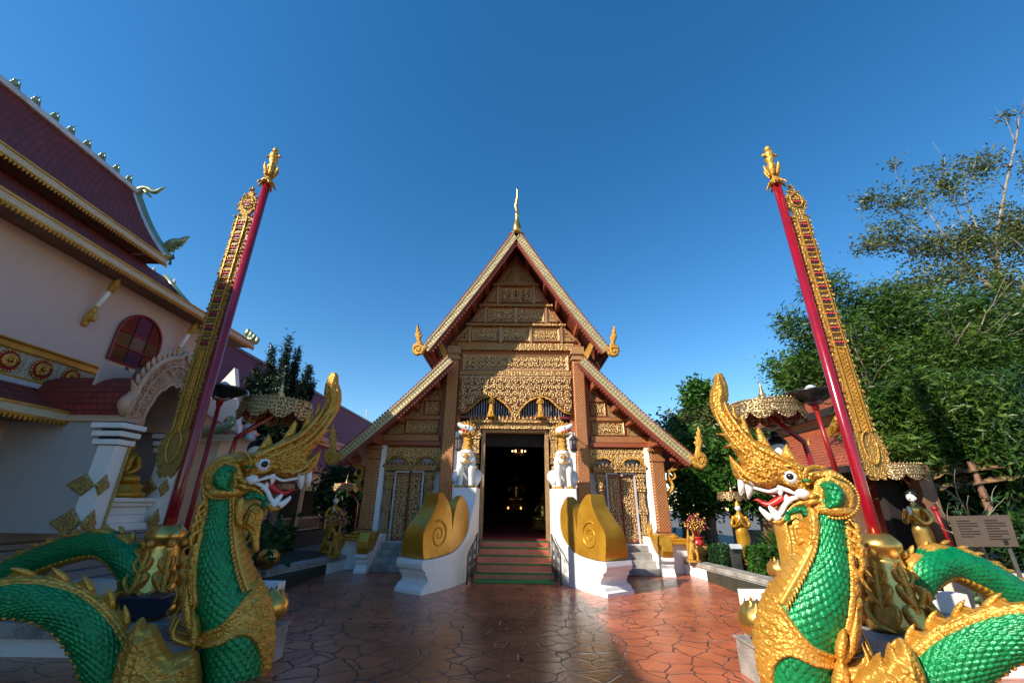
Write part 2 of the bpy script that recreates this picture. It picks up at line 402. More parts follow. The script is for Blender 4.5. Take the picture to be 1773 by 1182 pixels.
def thing(name, label, cat, loc=(0, 0, 0), group=None):
    o = bpy.data.objects.new(name, None); S.collection.objects.link(o); o.location = loc; o.empty_display_size = .2
    o['label'] = label; o['category'] = cat
    if group: o['group'] = group
    return o
def single(mb, name, mat, label, cat, loc=(0, 0, 0), group=None, **k):
    o = mb.build(name, mat, None, **k); V = Vector(loc)
    o.data.transform(Matrix.Translation(-V)); o.location = V; o['label'] = label; o['category'] = cat
    if group: o['group'] = group
    return o
def structure(mb, name, mat, **k):
    o = mb.build(name, mat, None, **k); o['kind'] = 'structure'; return o
def copy_thing(root, loc, label=None, rz=None, scale=None):
    def cp(o, par):
        c = o.copy(); S.collection.objects.link(c)
        if par is not None: c.parent = par
        for ch in [x for x in bpy.data.objects if x.parent == o and x != c]: cp(ch, c)
        return c
    r = cp(root, None); r.location = loc
    if rz is not None: r.rotation_euler.z = rz
    if scale: r.scale = scale
    if label: r['label'] = label
    return r
# ================================================================== SETTING
structure(MB().add([(-90, -40, -.02), (90, -40, -.02), (90, 160, -.02), (-90, 160, -.02)], [(0, 1, 2, 3)]), 'ground', 'paving')
structure(MB().add([(-7, -6, 0), (7, -6, 0), (7, 6.2, 0), (5.45, 9.4, 0), (5.2, 10.2, 0), (4.9, 14.6, 0), (-4.9, 14.6, 0), (-5.3, 10.6, 0), (-5.7, 9.4, 0), (-7, 6.6, 0)], [tuple(range(10))]), 'terrace_floor', 'court')
structure(MB().box((4.95, 6.6, -.01), (24, 15.5, .24)), 'side_garden', 'soil')
structure(MB().box((-8.4, 6.8, -.01), (-5.0, 15.5, .24)), 'side_garden', 'soil')
structure(MB().box((5.5, 7.0, .2), (12, 10.6, .262)), 'path', 'paving')

# ================================================================== TEMPLE
YF = 14.2
T = thing('temple', 'tall steep-roofed wooden temple hall covered in gilded carving, with dark open doorway', 'temple', (0, 14.2, 0))
YW = 34
M['reliefgold'] = plain('carved_gilding', (.95, .72, .34), (.84, .56, .20), scale=9, rough=.38, metal=.35)
M['ground_red'] = plain('dark_red_ground', (.17, .045, .016), (.09, .022, .010), rough=.6)
M['tile_end'] = plain('brown_red_tile_ends', (.24, .05, .03), (.14, .03, .02), rough=.6)
M['creamgold'] = plain('cream_gold_moulding', (.62, .45, .22), (.45, .30, .12), scale=12, rough=.4, metal=.35)
def mir(fn, *a, **k):
    for s in (-1, 1): fn(s, *a, **k)
# walls
mb = MB()
for s in (-1, 1):
    x = lambda v: s*v
    mb.add([(x(1.36), YF+.25, 0), (x(4.5), YF+.25, 0), (x(4.5), YF+.25, 3.6), (x(1.36), YF+.25, 3.6)], [(0, 1, 2, 3)])
    mb.box((min(x(4.35), x(4.6)), YF+.28, 0), (max(x(4.35), x(4.6)), YW, 3.7))
mb.box((-4.6, YW, 0), (4.6, YW+.2, 3.7))
mb.build('wall', 'white', T)
MB().box((-4.85, YF-.35, 0), (-1.05, YF+.24, .66)).box((1.05, YF-.35, 0), (4.85, YF+.24, .66)).box((-1.05, YF+.02, 0), (1.05, YF+.24, .76)).build('plinth', 'white', T, bevel=.02)
# interior
mb = MB(); mb.box((-1.35, YF+.26, .60), (1.35, YF+16, .765)); mb.build('interior_floor', 'carpet', T)
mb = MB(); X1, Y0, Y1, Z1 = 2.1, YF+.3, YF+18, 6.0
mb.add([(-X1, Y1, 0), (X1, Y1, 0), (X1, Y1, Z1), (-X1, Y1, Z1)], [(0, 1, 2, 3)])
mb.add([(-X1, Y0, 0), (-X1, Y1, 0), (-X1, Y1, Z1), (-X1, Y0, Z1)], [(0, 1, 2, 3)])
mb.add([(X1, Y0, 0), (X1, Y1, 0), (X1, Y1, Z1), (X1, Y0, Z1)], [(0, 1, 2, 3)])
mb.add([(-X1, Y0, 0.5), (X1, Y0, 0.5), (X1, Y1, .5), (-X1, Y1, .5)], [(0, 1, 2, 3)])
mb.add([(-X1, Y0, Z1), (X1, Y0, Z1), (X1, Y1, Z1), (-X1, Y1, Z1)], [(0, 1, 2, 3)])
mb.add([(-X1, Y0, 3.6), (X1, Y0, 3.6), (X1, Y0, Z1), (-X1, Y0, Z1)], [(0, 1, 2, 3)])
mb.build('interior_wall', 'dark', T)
# backing boards behind the gable
mb = MB()
mb.xz([(-2.4, 3.55), (2.4, 3.55), (2.4, 7.35), (1.75, 8.1), (0, 11.0), (-1.75, 8.1), (-2.4, 7.35)], YF+.0, YF+.24)
o = mb.build('gable_board', 'stampf', T)
# cut the doorway-high window opening out of the board by building it in pieces instead
bpy.data.objects.remove(o)
mb = MB()
mb.xz([(-2.4, 5.9), (2.4, 5.9), (2.4, 7.3), (1.78, 8.05), (.08, 11.05), (-.08, 11.05), (-1.78, 8.05), (-2.4, 7.3)], YF, YF+.24)
mb.xz([(-2.6, 4.05), (-1.9, 4.05), (-1.9, 5.9), (-2.4, 5.9)], YF+.01, YF+.24); mb.xz([(1.9, 4.05), (2.6, 4.05), (2.4, 5.9), (1.9, 5.9)], YF+.01, YF+.24)
mb.build('gable_board', 'stampr', T)
# sloping infill wall of the lower wings
def wing_board(s):
    MB().xz([(s*2.35, 3.5), (s*4.95, 3.5), (s*2.35, 6.05)], YF+.06, YF+.24).build('wing_board', 'stampr', T)
mir(wing_board)

def relief(parent, poly, y, sz, mat='reliefgold', seed=3):
    """carved tendrils: real spirals with leaflets scattered over a panel"""
    rr = random.Random(seed+int(abs(poly[0][0]*37+poly[0][1]*91)))
    xs = [p[0] for p in poly]; zs = [p[1] for p in poly]; n = len(poly)
    def ins(x, z):
        c = False
        for i in range(n):
            (x0, z0), (x1, z1) = poly[i], poly[(i+1) % n]
            if (z0 > z) != (z1 > z) and x < (x1-x0)*(z-z0)/(z1-z0)+x0: c = not c
        return c
    q = MB(); r = sz*.5; nx = max(1, round((max(xs)-min(xs))/sz)); dx = (max(xs)-min(xs))/nx; nz = max(1, round((max(zs)-min(zs))/(sz*.9))); dz = (max(zs)-min(zs))/nz
    for j in range(nz):
        for i in range(nx):
            x = min(xs)+dx*(i+.5); z = min(zs)+dz*(j+.5)
            if not (ins(x-r*.55, z) and ins(x+r*.55, z) and ins(x, z+r*.5) and ins(x, z-r*.5)):
                if ins(x, z): 
                    for k in range(5): a = k*2*PI/5; q.flame([(x, y-.01, z), (x+r*.3*math.cos(a), y-.025, z+r*.3*math.sin(a))], r*.16, 5, .7, sub=3)
                continue
            h = 1 if (i+j) % 2 else -1; a0 = rr.uniform(0, 2*PI); N_ = 15; P_ = []
            for k in range(N_):
                f = k/(N_-1); a = a0+h*f*3.3*PI; rad = r*(1.02*(1-f)**.8+.08); P_.append((x+rad*math.cos(a), y-.012-.03*f*r/.1, z+rad*math.sin(a)))
            q.tube(P_, [r*(.055+.085*k/(N_-1)) for k in range(N_)], 5)
            q.ball(P_[-1], r*.2, 6)
            for k in (1, 3, 5, 7, 9):
                p = Vector(P_[k]); d = (p-Vector((x, p.y, z))).normalized(); t_ = Vector((-d.z, 0, d.x))*h
                q.flame([p, p+d*r*.2+t_*r*.15+Vector((0, -.012, 0)), p+d*r*.26+t_*r*.42], r*.13, 5, .7, sub=3)
    return q.build('carving', mat, parent, smooth=True)
def panel(x0, x1, z0, z1, y=YF, fr=.09, mat='carvedA', d=.09):
    """carved panel in a mitred frame"""
    p = MB().box((x0+fr, y-.035, z0+fr), (x1-fr, y+.02, z1-fr)).build('gable_panel', 'ground_red', T)
    f = MB(); O = [(x0, z0), (x1, z0), (x1, z1), (x0, z1)]; I = [(x0+fr, z0+fr), (x1-fr, z0+fr), (x1-fr, z1-fr), (x0+fr, z1-fr)]
    for i in range(4):
        j = (i+1) % 4
        f.add([(O[i][0], y-.01, O[i][1]), (O[j][0], y-.01, O[j][1]), (O[j][0], y-d, O[j][1]), (O[i][0], y-d, O[i][1]), (I[i][0], y-.03, I[i][1]), (I[j][0], y-.03, I[j][1])],
              [(0, 1, 2, 3), (3, 2, 5, 4)])
    f.build('frame', 'mosaic', p)
    I2 = [(a, b) for a, b in I]; relief(p, I2, y-.035, min(.24, (z1-z0-2*fr)*.7))
def tri(pts, y=YF, mat='carvedA'):
    p = MB().xz(pts, y-.03, y+.01).build('gable_panel', 'ground_red', T)
    c = (sum(a for a, b in pts)/len(pts), sum(b for a, b in pts)/len(pts)); q = MB(); n = len(pts)
    for i in range(n):
        a, b = pts[i], pts[(i+1) % n]; q.bar((a[0], y-.045, a[1]), (b[0], y-.045, b[1]), .055, .07, up=(0, 1, 0))
    q.build('frame', 'mosaic', p)
    relief(p, pts, y-.03, .13)
# rows of the upper gable
panel(-.42, .42, 9.05, 9.55, mat='carvedA') if False else None
panel(-.62, .62, 8.93, 9.55)
panel(-1.06, -.03, 8.12, 8.66); panel(.03, 1.06, 8.12, 8.66)
for i in range(3): panel(-1.62+i*1.1, -.58+i*1.1, 7.36, 7.86)
tri([(-.75, 9.0), (-1.08, 9.0), (-.75, 9.5)]); tri([(.75, 9.0), (1.08, 9.0), (.75, 9.5)])
tri([(-1.2, 8.17), (-1.6, 8.17), (-1.2, 8.66)]); tri([(1.2, 8.17), (1.6, 8.17), (1.2, 8.66)])
tri([(-1.76, 7.38), (-2.2, 7.38), (-1.76, 7.9)]); tri([(1.76, 7.38), (2.2, 7.38), (1.76, 7.9)])
tri([(-.07, 9.78), (-.62, 9.78), (-.07, 10.65)]); tri([(.07, 9.78), (.62, 9.78), (.07, 10.65)])
panel(-1.9, 1.9, 6.22, 6.82, fr=.12)
for z, h, hw, m in ((9.65, .09, .88, 'carvedB'), (8.75, .09, 1.4, 'carvedB'), (7.95, .09, 1.86, 'carvedB'), (6.98, .26, 2.12, 'carvedB'), (6.02, .17, 2.0, 'carvedB'), (5.93, .07, 2.0, 'mosaic')):
    MB().box((-hw, YF-.14, z), (hw, YF-.005, z+h)).build('crossbeam', m, T, bevel=.01)
for x in (-.68, .68): MB().box((x-.05, YF-.12, 8.87), (x+.05, YF-.01, 9.62)).build('post', 'mosaic', T)
for x in (-1.13, 0, 1.13): MB().box((x-.045, YF-.11, 8.07), (x+.045, YF-.01, 8.72)).build('post', 'mosaic', T)
for x in (-1.69, -.55, .55, 1.69): MB().box((x-.045, YF-.11, 7.28), (x+.045, YF-.01, 7.92)).build('post', 'mosaic', T)
MB().box((-.05, YF-.12, 9.76), (.05, YF-.01, 11.0)).build('post', 'mosaic', T)
# cusped eyelash panel over the door
def edge(px): return [(at(u, v, YF-.1).x, at(u, v, YF-.1).z) for u, v in px]
low = edge([(797, 719), (810, 714), (820, 707), (828, 699), (836, 692), (844, 688.5), (851, 688), (860, 690), (869, 694), (877, 700), (884, 708), (889, 716), (893, 724)])
half = [(x-.06, z) for x, z in low]; half[-1] = (0, 4.5)
L = [(-1.93, 4.62)]+[(x, z) for x, z in half if -1.9 < x < 0]+[(0, 4.48)]
full = L+[(-x, z) for x, z in L[-2::-1]]
fp = MB().xz(full+[(1.93, 5.93), (-1.93, 5.93)], YF-.16, YF-.06).build('fringe_panel', 'ground_red', T)
relief(fp, full+[(1.93, 5.93), (-1.93, 5.93)], YF-.16, .26)
q = MB().tube([(x, YF-.16, z+.02) for x, z in full], .045, 6, flat=.8)
q.build('fringe_moulding', 'goldfine', T, smooth=True)
# window bars behind it
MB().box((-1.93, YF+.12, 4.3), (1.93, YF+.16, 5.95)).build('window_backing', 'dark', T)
mb = MB()
for i in range(44): mb.box((-1.88+i*.0865, YF+.03, 4.5), (-1.85+i*.0865, YF+.07, 5.9))
mb.build('window_bars', 'bars', T)
MB().box((-1.93, YF-.02, 4.52), (1.93, YF+.1, 4.58)).build('window_sill', 'reddark', T)
# door: jamb pilasters, lintel, lotus cresting
def jamb(s):
    mb = MB()
    z = .66
    segs = [(.30, .20), (.24, .12), (.28, .06), (.22, 2.0), (.27, .07), (.24, .1), (.29, .08), (.23, .55), (.3, .1), (.34, .1), (.28, .14)]
    for wd, h in segs:
        mb.box((s*1.30-wd/2, YF-.1-wd/3, z), (s*1.30+wd/2, YF+.24, z+h*.96), .01); z += h*.985
    mb.build('door_jamb', 'carvedB', T, bevel=.008)
    MB().box((min(s*1.0, s*1.13), YF-.06, .66), (max(s*1.0, s*1.13), YF+.24, 4.12)).build('door_frame', 'mosaic', T, bevel=.01)
mir(jamb)
MB().box((-1.13, YF-.061, 4.02), (1.13, YF+.24, 4.12)).build('door_frame', 'mosaic', T, bevel=.01)
mb = MB().box((-1.52, YF-.2, 4.13), (1.52, YF-.01, 4.24)).box((-1.46, YF-.16, 4.241), (1.46, YF-.01, 4.34)).box((-1.56, YF-.24, 4.341), (1.56, YF-.01, 4.42))
for i in range(23):
    x = -1.5+i*3/22; mb.lathe([(.05, 0), (.062, .05), (.035, .11), (.004, .17)], (x, YF-.2, 4.42), 6)
mb.build('door_lintel', 'carvedB', T)
# big columns
def column(s):
    mb = MB(); a, b = s*2.02, s*2.42; x0, x1 = min(a, b), max(a, b)
    mb.box((x0, YF-.32, .66), (x1, YF-.0, 6.55)); mb.build('column', 'stamp', T, bevel=.03)
    q = MB(); z = 6.55
    for e, h in ((.05, .09), (.0, .12), (.06, .1), (.03, .2)): q.box((x0-e, YF-.32-e, z), (x1+e, YF, z+h*.97)); z += h
    q.build('capital', 'mosaic', T, bevel=.01)
    MB().box((min(s*2.46, s*2.56), YF-.1, 3.5), (max(s*2.46, s*2.56), YF, 6.75)).build('side_post', 'wood', T)
    MB().xz([(s*2.42, 6.3), (s*2.75, 7.0), (s*2.65, 7.12), (s*2.42, 6.75)], YF-.9, YF-.4).build('eave_bracket', 'goldfine', T)
mir(column)
# wings: panels, tie beam, arcaded fringe, side door
def wing(s):
    X = lambda a, b: (min(s*a, s*b), max(s*a, s*b)); y = YF+.06
    a, b = X(2.62, 3.72); panel(a, b, 3.98, 4.42, y, .07)
    a, b = X(2.62, 3.12); panel(a, b, 4.62, 5.08, y, .07)
    for P in ([(3.85, 3.98), (4.35, 3.98), (3.85, 4.4)], [(3.24, 4.62), (3.72, 4.62), (3.24, 5.02)], [(2.62, 5.24), (3.0, 5.24), (2.62, 5.62)]):
        tri([(s*p, q) for p, q in P], y)
    for z, e, h in ((4.46, 3.85, .12), (5.12, 3.2, .1)):
        a, b = X(2.57, e); MB().box((a, y-.1, z), (b, y-.004, z+h)).build('crossbeam', 'stampf', T)
    a, b = X(2.50, 4.62)
    MB().box((a, y-.16, 3.72), (b, y-.004, 3.92)).build('tie_beam', 'stampf', T, bevel=.01)
    MB().box((a, y-.22, 3.56), (b, y-.004, 3.70)).build('tie_beam', 'wood', T, bevel=.01)
    # fringe with two arches
    pts = [(2.45, 3.5), (2.45, 2.78)]
    for c in (2.92, 3.88):
        r = .40
        pts += [(c-r*math.cos(PI*k/12), 2.78+.42*math.sin(PI*k/12)) for k in range(13)]
        if c < 3: pts += [(3.4, 2.66)]
    pts += [(4.42, 2.78), (4.42, 3.5)]
    fp = MB().xz([(s*p, q) for p, q in pts], y-.12, y-.03).build('fringe_panel', 'carvedA', T); relief(fp, [(s*p, q) for p, q in pts], y-.12, .17)
    q = MB()
    for c in (2.92, 3.88): q.tube([(s*(c-.43*math.cos(PI*k/12)), y-.13, 2.78+.45*math.sin(PI*k/12)) for k in range(13)], .035, 6)
    q.build('fringe_moulding', 'goldfine', T, smooth=True)
    for c in (2.92, 3.88):
        g = MB()
        g.xz([(s*(c-.38*math.cos(PI*k/10)), 2.76+.38*math.sin(PI*k/10)) for k in range(11)], y+.0, y+.05)
        o = g.build('fanlight', M['bars'], T)
        r = MB()
        for k in range(9):
            a_ = PI*(k+.5)/9; r.bar((s*c, y-.01, 2.78), (s*(c-.37*math.cos(a_)), y-.01, 2.78+.37*math.sin(a_)), .018)
        r.build('rays', 'iron', o)
    # door
    a, b = X(2.97, 3.93); mid = (a+b)/2
    for i, (p, q_) in enumerate(((a+.04, mid-.015), (mid+.015, b-.04))):
        d = MB().box((p, y-.02, .7), (q_, y+.04, 2.66)).build('door_leaf', 'ground_red', T); relief(d, [(p+.04, .76), (q_-.04, .76), (q_-.04, 2.6), (p+.04, 2.6)], y-.02, .19)
        f = MB()
        for z0, z1 in ((.7, .76), (2.60, 2.66)): f.box((p, y-.05, z0), (q_, y-.021, z1))
        f.box((p, y-.05, .761), (p+.04, y-.021, 2.599)).box((q_-.04, y-.05, .761), (q_, y-.021, 2.599)); f.build('leaf_frame', 'wood', d)
    f = MB()
    f.box((a, y-.12, .67), (a+.05, y+.05, 2.7)).box((b-.05, y-.12, .67), (b, y+.05, 2.7)).box((a, y-.12, 2.701), (b, y+.05, 2.76))
    f.build('door_frame', 'silver', T)
    for c in (2.80, 4.08):
        mb = MB(); z = .67; x = s*c
        for wd, h in ((.32, .16), (.26, .1), (.3, .08), (.2, .5), (.26, .06), (.3, .1), (.25, .09), (.2, .42), (.27, .08), (.31, .1), (.24, .14), (.29, .1), (.33, .12)):
            mb.box((x-wd/2, y-.06-wd/3, z), (x+wd/2, y+.05, z+h*.97), .012); z += h
        mb.build('door_pilaster', 'carvedB', T, bevel=.008)
    a, b = X(2.58, 4.3)
    mb = MB().box((a, y-.2, 2.765), (b, y-.121, 2.85)).box((a-.04, y-.22, 2.851), (b+.04, y-.121, 2.92))
    for i in range(13): mb.lathe([(.05, 0), (.06, .04), (.03, .09), (.004, .14)], (a+.03+i*(b-a-.06)/12, y-.18, 2.92), 6)
    mb.build('door_lintel', 'carvedB', T)
    # corner column, its white edge, its purlin block
    a, b = X(4.44, 4.84)
    MB().box((a, YF-.3, 1.0), (b, YF+.1, 3.1)).build('corner_column', 'stamp', T, bevel=.03)
    MB().box((a-.05, YF-.35, .9), (b+.05, YF+.1, .99)).build('column_base', 'stampf', T, bevel=.01)
    MB().box((a-.03, YF-.33, 3.101), (b+.03, YF+.1, 3.2)).box((a+.02, YF-.28, 3.201), (b-.02, YF+.1, 3.42)).box((a-.06, YF-.36, 3.421), (b+.06, YF+.1, 3.52)).build('capital', 'stampf', T, bevel=.01)
    a, b = X(4.42, 4.9); MB().box((a, YF-1.05, 3.54), (b, YF+.3, 3.86)).build('purlin', 'wood', T, bevel=.02)
    a, b = X(4.28, 4.43); MB().box((a, YF-.16, .66), (b, YF+.05, 3.55)).build('wall_edge', 'white', T)
    # gilded eave bracket outside the column
    mb = MB(); base = Vector((s*4.92, YF-.1, 2.0))
    P = lambda a, b: (s*a, YF-.12, b)
    mb.flame([P(4.86, 2.05), P(5.08, 2.35), P(4.98, 2.7), P(5.22, 3.0)], .12, 8, .5)
    mb.flame([P(4.88, 2.5), P(5.2, 2.62), P(5.15, 2.85)], .08, 8, .5); mb.flame([P(4.9, 2.8), P(5.3, 2.9), P(5.3, 3.15)], .09, 8, .5)
    mb.build('eave_bracket', 'goldfine', T, smooth=True)
    a, b = X(4.85, 5.5); MB().box((a, YF-.9, 3.06), (b, YF-.8, 3.16)).build('eave_beam', 'soffit', T)
    # white pier and lantern between column and door
    a, b = X(1.62, 2.0); MB().box((a, YF-.22, .66), (b, YF-.0, 4.02)).build('pier', 'white', T)
mir(wing)

# roofs: concave tiers
def roofline(x0, z0, x1, z1, sag, n=14):
    return [(x0+(x1-x0)*t, z0+(z1-z0)*t-sag*math.sin(PI*t)) for t in [i/n for i in range(n+1)]]
YR = 13.0
UP = roofline(0, 11.42, 3.12, 6.62, .10); LO = roofline(2.25, 6.30, 5.45, 3.10, .10)
def roofs(s):
    for nm, ln, yr in (('upper_roof', UP, YR), ('lower_roof', LO, YR)):
        mb = MB(); A = np.array([[(s*x, y, z) for x, z in ln] for y in (yr+.02, YW+1)]); mb.grid(A)
        o = mb.build(nm, 'maroon', T)
        mb = MB(); A = np.array([[(s*x, y, z-.1) for x, z in ln] for y in (yr+.03, YW+1)]); mb.grid(A); mb.build('soffit', 'soffit', o)
        # rafters / purlin ends under the overhang
        for t in (.16, .36, .56, .76, .95):
            i = int(t*(len(ln)-1)); x, z = ln[i]; MB().box((s*x-.07, yr+.1, z-.32), (s*x+.07, YF+.1, z-.1)).build('purlin', 'wood', T)
        # bargeboard with moulded edges
        def strip(off0, off1, y0, y1, mat, name):
            m = MB(); P0 = []; P1 = []
            for i, (x, z) in enumerate(ln):
                xa, za = ln[max(i-1, 0)]; xb, zb = ln[min(i+1, len(ln)-1)]; d = Vector((xb-xa, zb-za)).normalized(); nn = Vector((d.y, -d.x))
                if nn.y > 0: nn = -nn
                P0.append((s*(x+nn.x*off0), z+nn.y*off0)); P1.append((s*(x+nn.x*off1), z+nn.y*off1))
            for i in range(len(ln)-1): m.xz([P0[i], P0[i+1], P1[i+1], P1[i]], y0, y1)
            return m.build(name, mat, T)
        strip(.0, .20, yr-.06, yr+.0, 'barge', 'bargeboard')
        strip(-.03, .012, yr-.08, yr+.02, 'creamgold', 'bargeboard_edge'); strip(.19, .225, yr-.08, yr+.02, 'creamgold', 'bargeboard_edge')
        strip(.226, .30, yr-.03, yr+.02, 'soffit', 'bargeboard_edge')
        # tile ends along the top and saw-tooth fringe below
        m = MB(); m2 = MB(); Lg = 0; pts = []
        for i in range(len(ln)-1):
            a, b = Vector(ln[i]), Vector(ln[i+1]); k = int((b-a).length/.1)
            pts += [(a+(b-a)*j/k, (b-a).normalized()) for j in range(k)]
        for p, d in pts:
            nn = Vector((-d.y, d.x)); nn = nn if nn.y > 0 else -nn
            c = p+nn*.05
            m.obox((s*c.x, yr, c.y), Vector((s*d.x, 0, d.y))*.036, Vector((0, .07, 0)), Vector((s*nn.x, 0, nn.y))*.04)
            c = p-nn*.32; m2.obox((s*c.x, yr-.01, c.y), Vector((s*d.x, 0, d.y))*.03, Vector((0, .015, 0)), Vector((s*nn.x, 0, nn.y))*.035)
        m.build('tile_ends', 'tile_end', T); m2.build('sawtooth_fringe', 'soffit', T)
        # eave fascia with teeth running back
        x, z = ln[-1]; m = MB().box((min(s*x, s*(x+.03)), yr+.05, z-.16), (max(s*x, s*(x+.03)), YW+1, z-.02))
        for i in range(60): m.add([(s*(x+.01), yr+.1+i*.14, z-.16), (s*(x+.01), yr+.24+i*.14, z-.16), (s*(x+.01), yr+.17+i*.14, z-.26)], [(0, 1, 2)])
        m.build('eave_fascia', 'soffit', T)
        # flame finial at the foot
        bx, bz = x+.10, z-.02; sc = 1.0 if nm == 'upper_roof' else 1.12
        q = MB(); mp = lambda a, b, t: (s*(bx+a*sc), yr-.03+t, bz+b*sc)
        out = [(-.30, .12), (-.12, -.20), (.05, -.27), (.2, -.2), (.27, -.02), (.24, .14), (.13, .22), (.16, .34), (.22, .48), (.19, .62), (.2, .78), (.12, .93),
               (.1, .72), (.05, .78), (.07, .6), (-.01, .66), (.03, .48), (-.06, .5), (0, .34), (-.04, .22), (-.09, .1)]
        q.puff(out, mp, .07, .035)
        for k in range(14):
            a_ = k*.45; q.ball((s*(bx+.06*sc+.14*sc*math.cos(a_)*(1-k/18)), yr-.1, bz-.03*sc+.14*sc*math.sin(a_)*(1-k/18)), .03, 6)
        q.build('flame_finial', 'goldfine', T, smooth=True)
mir(roofs)
# apex finial
q = MB(); q.lathe([(.13, -.25), (.16, -.1), (.16, .05), (.12, .2), (.07, .38), (.07, .55), (.1, .6), (.06, .66), (.055, .8)], (.02, YR-.02, 11.5), 12)
q.tube(smooth_path([(.02, YR-.02, 12.2), (-.02, YR-.02, 12.5), (.02, YR-.06, 12.85), (.03, YR-.12, 13.12), (-.02, YR-.14, 13.3)], 4), smooth_vals([.04, .07, .055, .03, .008], 4), 8)
q.build('roof_finial', 'goldshine', T, smooth=True)

# ================================================================== THINGS INSIDE AND ON THE TEMPLE
def bulb_mat(): return emit('lamp_flame', (1, .5, .18), 4)
M['flame'] = bulb_mat(); M['flame2'] = emit('candle_glow', (1, .5, .12), 1.3)
t = thing('chandelier', 'small lit chandelier with warm bulbs hanging deep inside the temple doorway', 'chandelier', (.2, 22, 4.15))
q = MB().tube([(.2, 22, 4.35), (.2, 22, 6.8)], .015, 6); q.lathe([(.04, 0), (.1, .05), (.05, .2)], (.2, 22, 4.15), 8)
for k in range(6): a = k*PI/3; q.tube(smooth_path([(.2, 22, 4.2), (.2+.2*math.cos(a), 22+.2*math.sin(a), 4.12), (.2+.33*math.cos(a), 22+.33*math.sin(a), 4.25)], 4), .012, 5)
q.build('chandelier_frame', 'goldshine', t)
for k in range(6): a = k*PI/3; MB().ball((.2+.33*math.cos(a), 22+.33*math.sin(a), 4.31), .042, 8).build('bulb', 'flame', t, smooth=True)
def seated_buddha(root, c, s=1.0, mat='goldshine'):
    x, y, z = c; V = lambda a, b, c_: (x+a*s, y+b*s, z+c_*s)
    q = MB()
    q.tube([V(0, 0, .05), V(0, .02, .2), V(0, .03, .42), V(0, .03, .55), V(0, .02, .62), V(0, 0, .68)], [r*s for r in (.22, .2, .19, .24, .16, .07)], 14, flat=.7)
    for k in (-1, 1):
        q.tube(smooth_path([V(k*.1, .05, .08), V(k*.38, -.06, .07), V(k*.3, -.25, .08), V(-k*.05, -.28, .07)], 5), smooth_vals([r*s for r in (.12, .11, .09, .06)], 5), 10)
        q.tube(smooth_path([V(k*.22, .02, .54), V(k*.3, .02, .34), V(k*.24, -.12, .2), V(k*.04, -.2, .15)], 5), smooth_vals([r*s for r in (.07, .06, .05, .045)], 5), 8)
    q.ball(V(0, -.02, .80), .12*s, 12, (.88, .95, 1.15)); q.ball(V(0, 0, .92), .07*s, 10); q.lathe([(.035*s, 0), (.02*s, .06*s), (.002, .16*s)], V(0, 0, .96), 8)
    for k in (-1, 1): q.ball(V(k*.108, -.01, .77), .03*s, 6, (.4, .7, 1.7))
    q.ball(V(0, -.13, .79), .02*s, 6, (.8, 1, 1.4))
    return q.build('body', mat, root, smooth=True)
def inner_buddha(x, y, z, s, label):
    t = thing('buddha_statue', label, 'statue', (x, y, z)); seated_buddha(t, (x, y, z+.3*s), s)
    MB().lathe([(.5*s, 0), (.5*s, .06*s), (.4*s, .1*s), (.4*s, .2*s), (.48*s, .26*s), (.46*s, .3*s)], (x, y, z), 16).build('pedestal', 'goldfine', t)
inner_buddha(0.1, 28.5, 1.4, 1.7, 'large seated golden Buddha in the darkness at the far end of the temple hall')
inner_buddha(1.25, 19.5, .77, 1.1, 'golden Buddha statue just inside the temple doorway at the right')
single(MB().box((-1.6, 24.2, .77), (1.8, 24.8, 1.25)).box((-1.2, 24.8, .77), (1.4, 27.4, 1.4)), 'altar', 'dark', 'low altar table inside the temple hall, coloured near-black for the gloom', 'altar', (0, 24.5, .77))  # near-black colour paints the hall's gloom onto the altar
for i, (x, lab) in enumerate(((-.35, 'left one of two small candle lamps glowing on the altar inside the temple'), (.35, 'right one of two small candle lamps glowing on the altar inside the temple'))):
    t = thing('candle_lamp', lab, 'lamp', (x, 24.4, 1.25), 'candle lamps on the altar')
    MB().lathe([(.07, 0), (.03, .05), (.03, .2), (.06, .24)], (x, 24.4, 1.25), 8).build('stand', 'goldshine', t); MB().ball((x, 24.4, 1.55), .05, 8, (1, 1, 1.4)).build('flame', 'flame2', t)
# ================================================================== STAIRS
t = thing('main_staircase', 'brick-red tiled central staircase with green carpet strips leading up to the temple door', 'staircase', (0, 12.6, 0))
mb = MB(); g = MB(); n = 5; y0 = 11.85; rise = .765/n; run = .42
for i in range(n):
    mb.box((-1.02, y0+i*run, 0 if i == 0 else i*rise-.02), (1.02, 14.2, (i+1)*rise-.006 if i < n-1 else .76))
    g.box((-.98, y0-.012+i*run, (i+1)*rise-.03), (.98, y0+i*run+.06, (i+1)*rise+.004))
mb.build('steps', 'steptile', t, bevel=.012); g.build('carpet_strips', 'greencarpet', t)
MB().box((-.98, 11.3, .004), (.98, 11.84, .018)).build('carpet', 'greencarpet', t)
MB().box((-.98, y0+4*run+.11, .765), (.98, 14.2, .775)).build('carpet', 'carpet', t)
def side_stairs(s, lab):
    t = thing('side_staircase', lab, 'staircase', (s*3.42, 13.5, 0), 'granite side stairs')
    mb = MB(); x0, x1 = min(s*2.55, s*3.98), max(s*2.55, s*3.98)
    for i in range(4): mb.box((x0, 12.75+i*.3, 0 if i == 0 else i*.165-.01), (x1, 13.83, (i+1)*.165))
    mb.build('steps', 'granite', t, bevel=.015)
side_stairs(-1, 'short grey granite stairs in shade left of the central staircase')
side_stairs(1, 'short grey granite stairs in sun right of the central staircase')

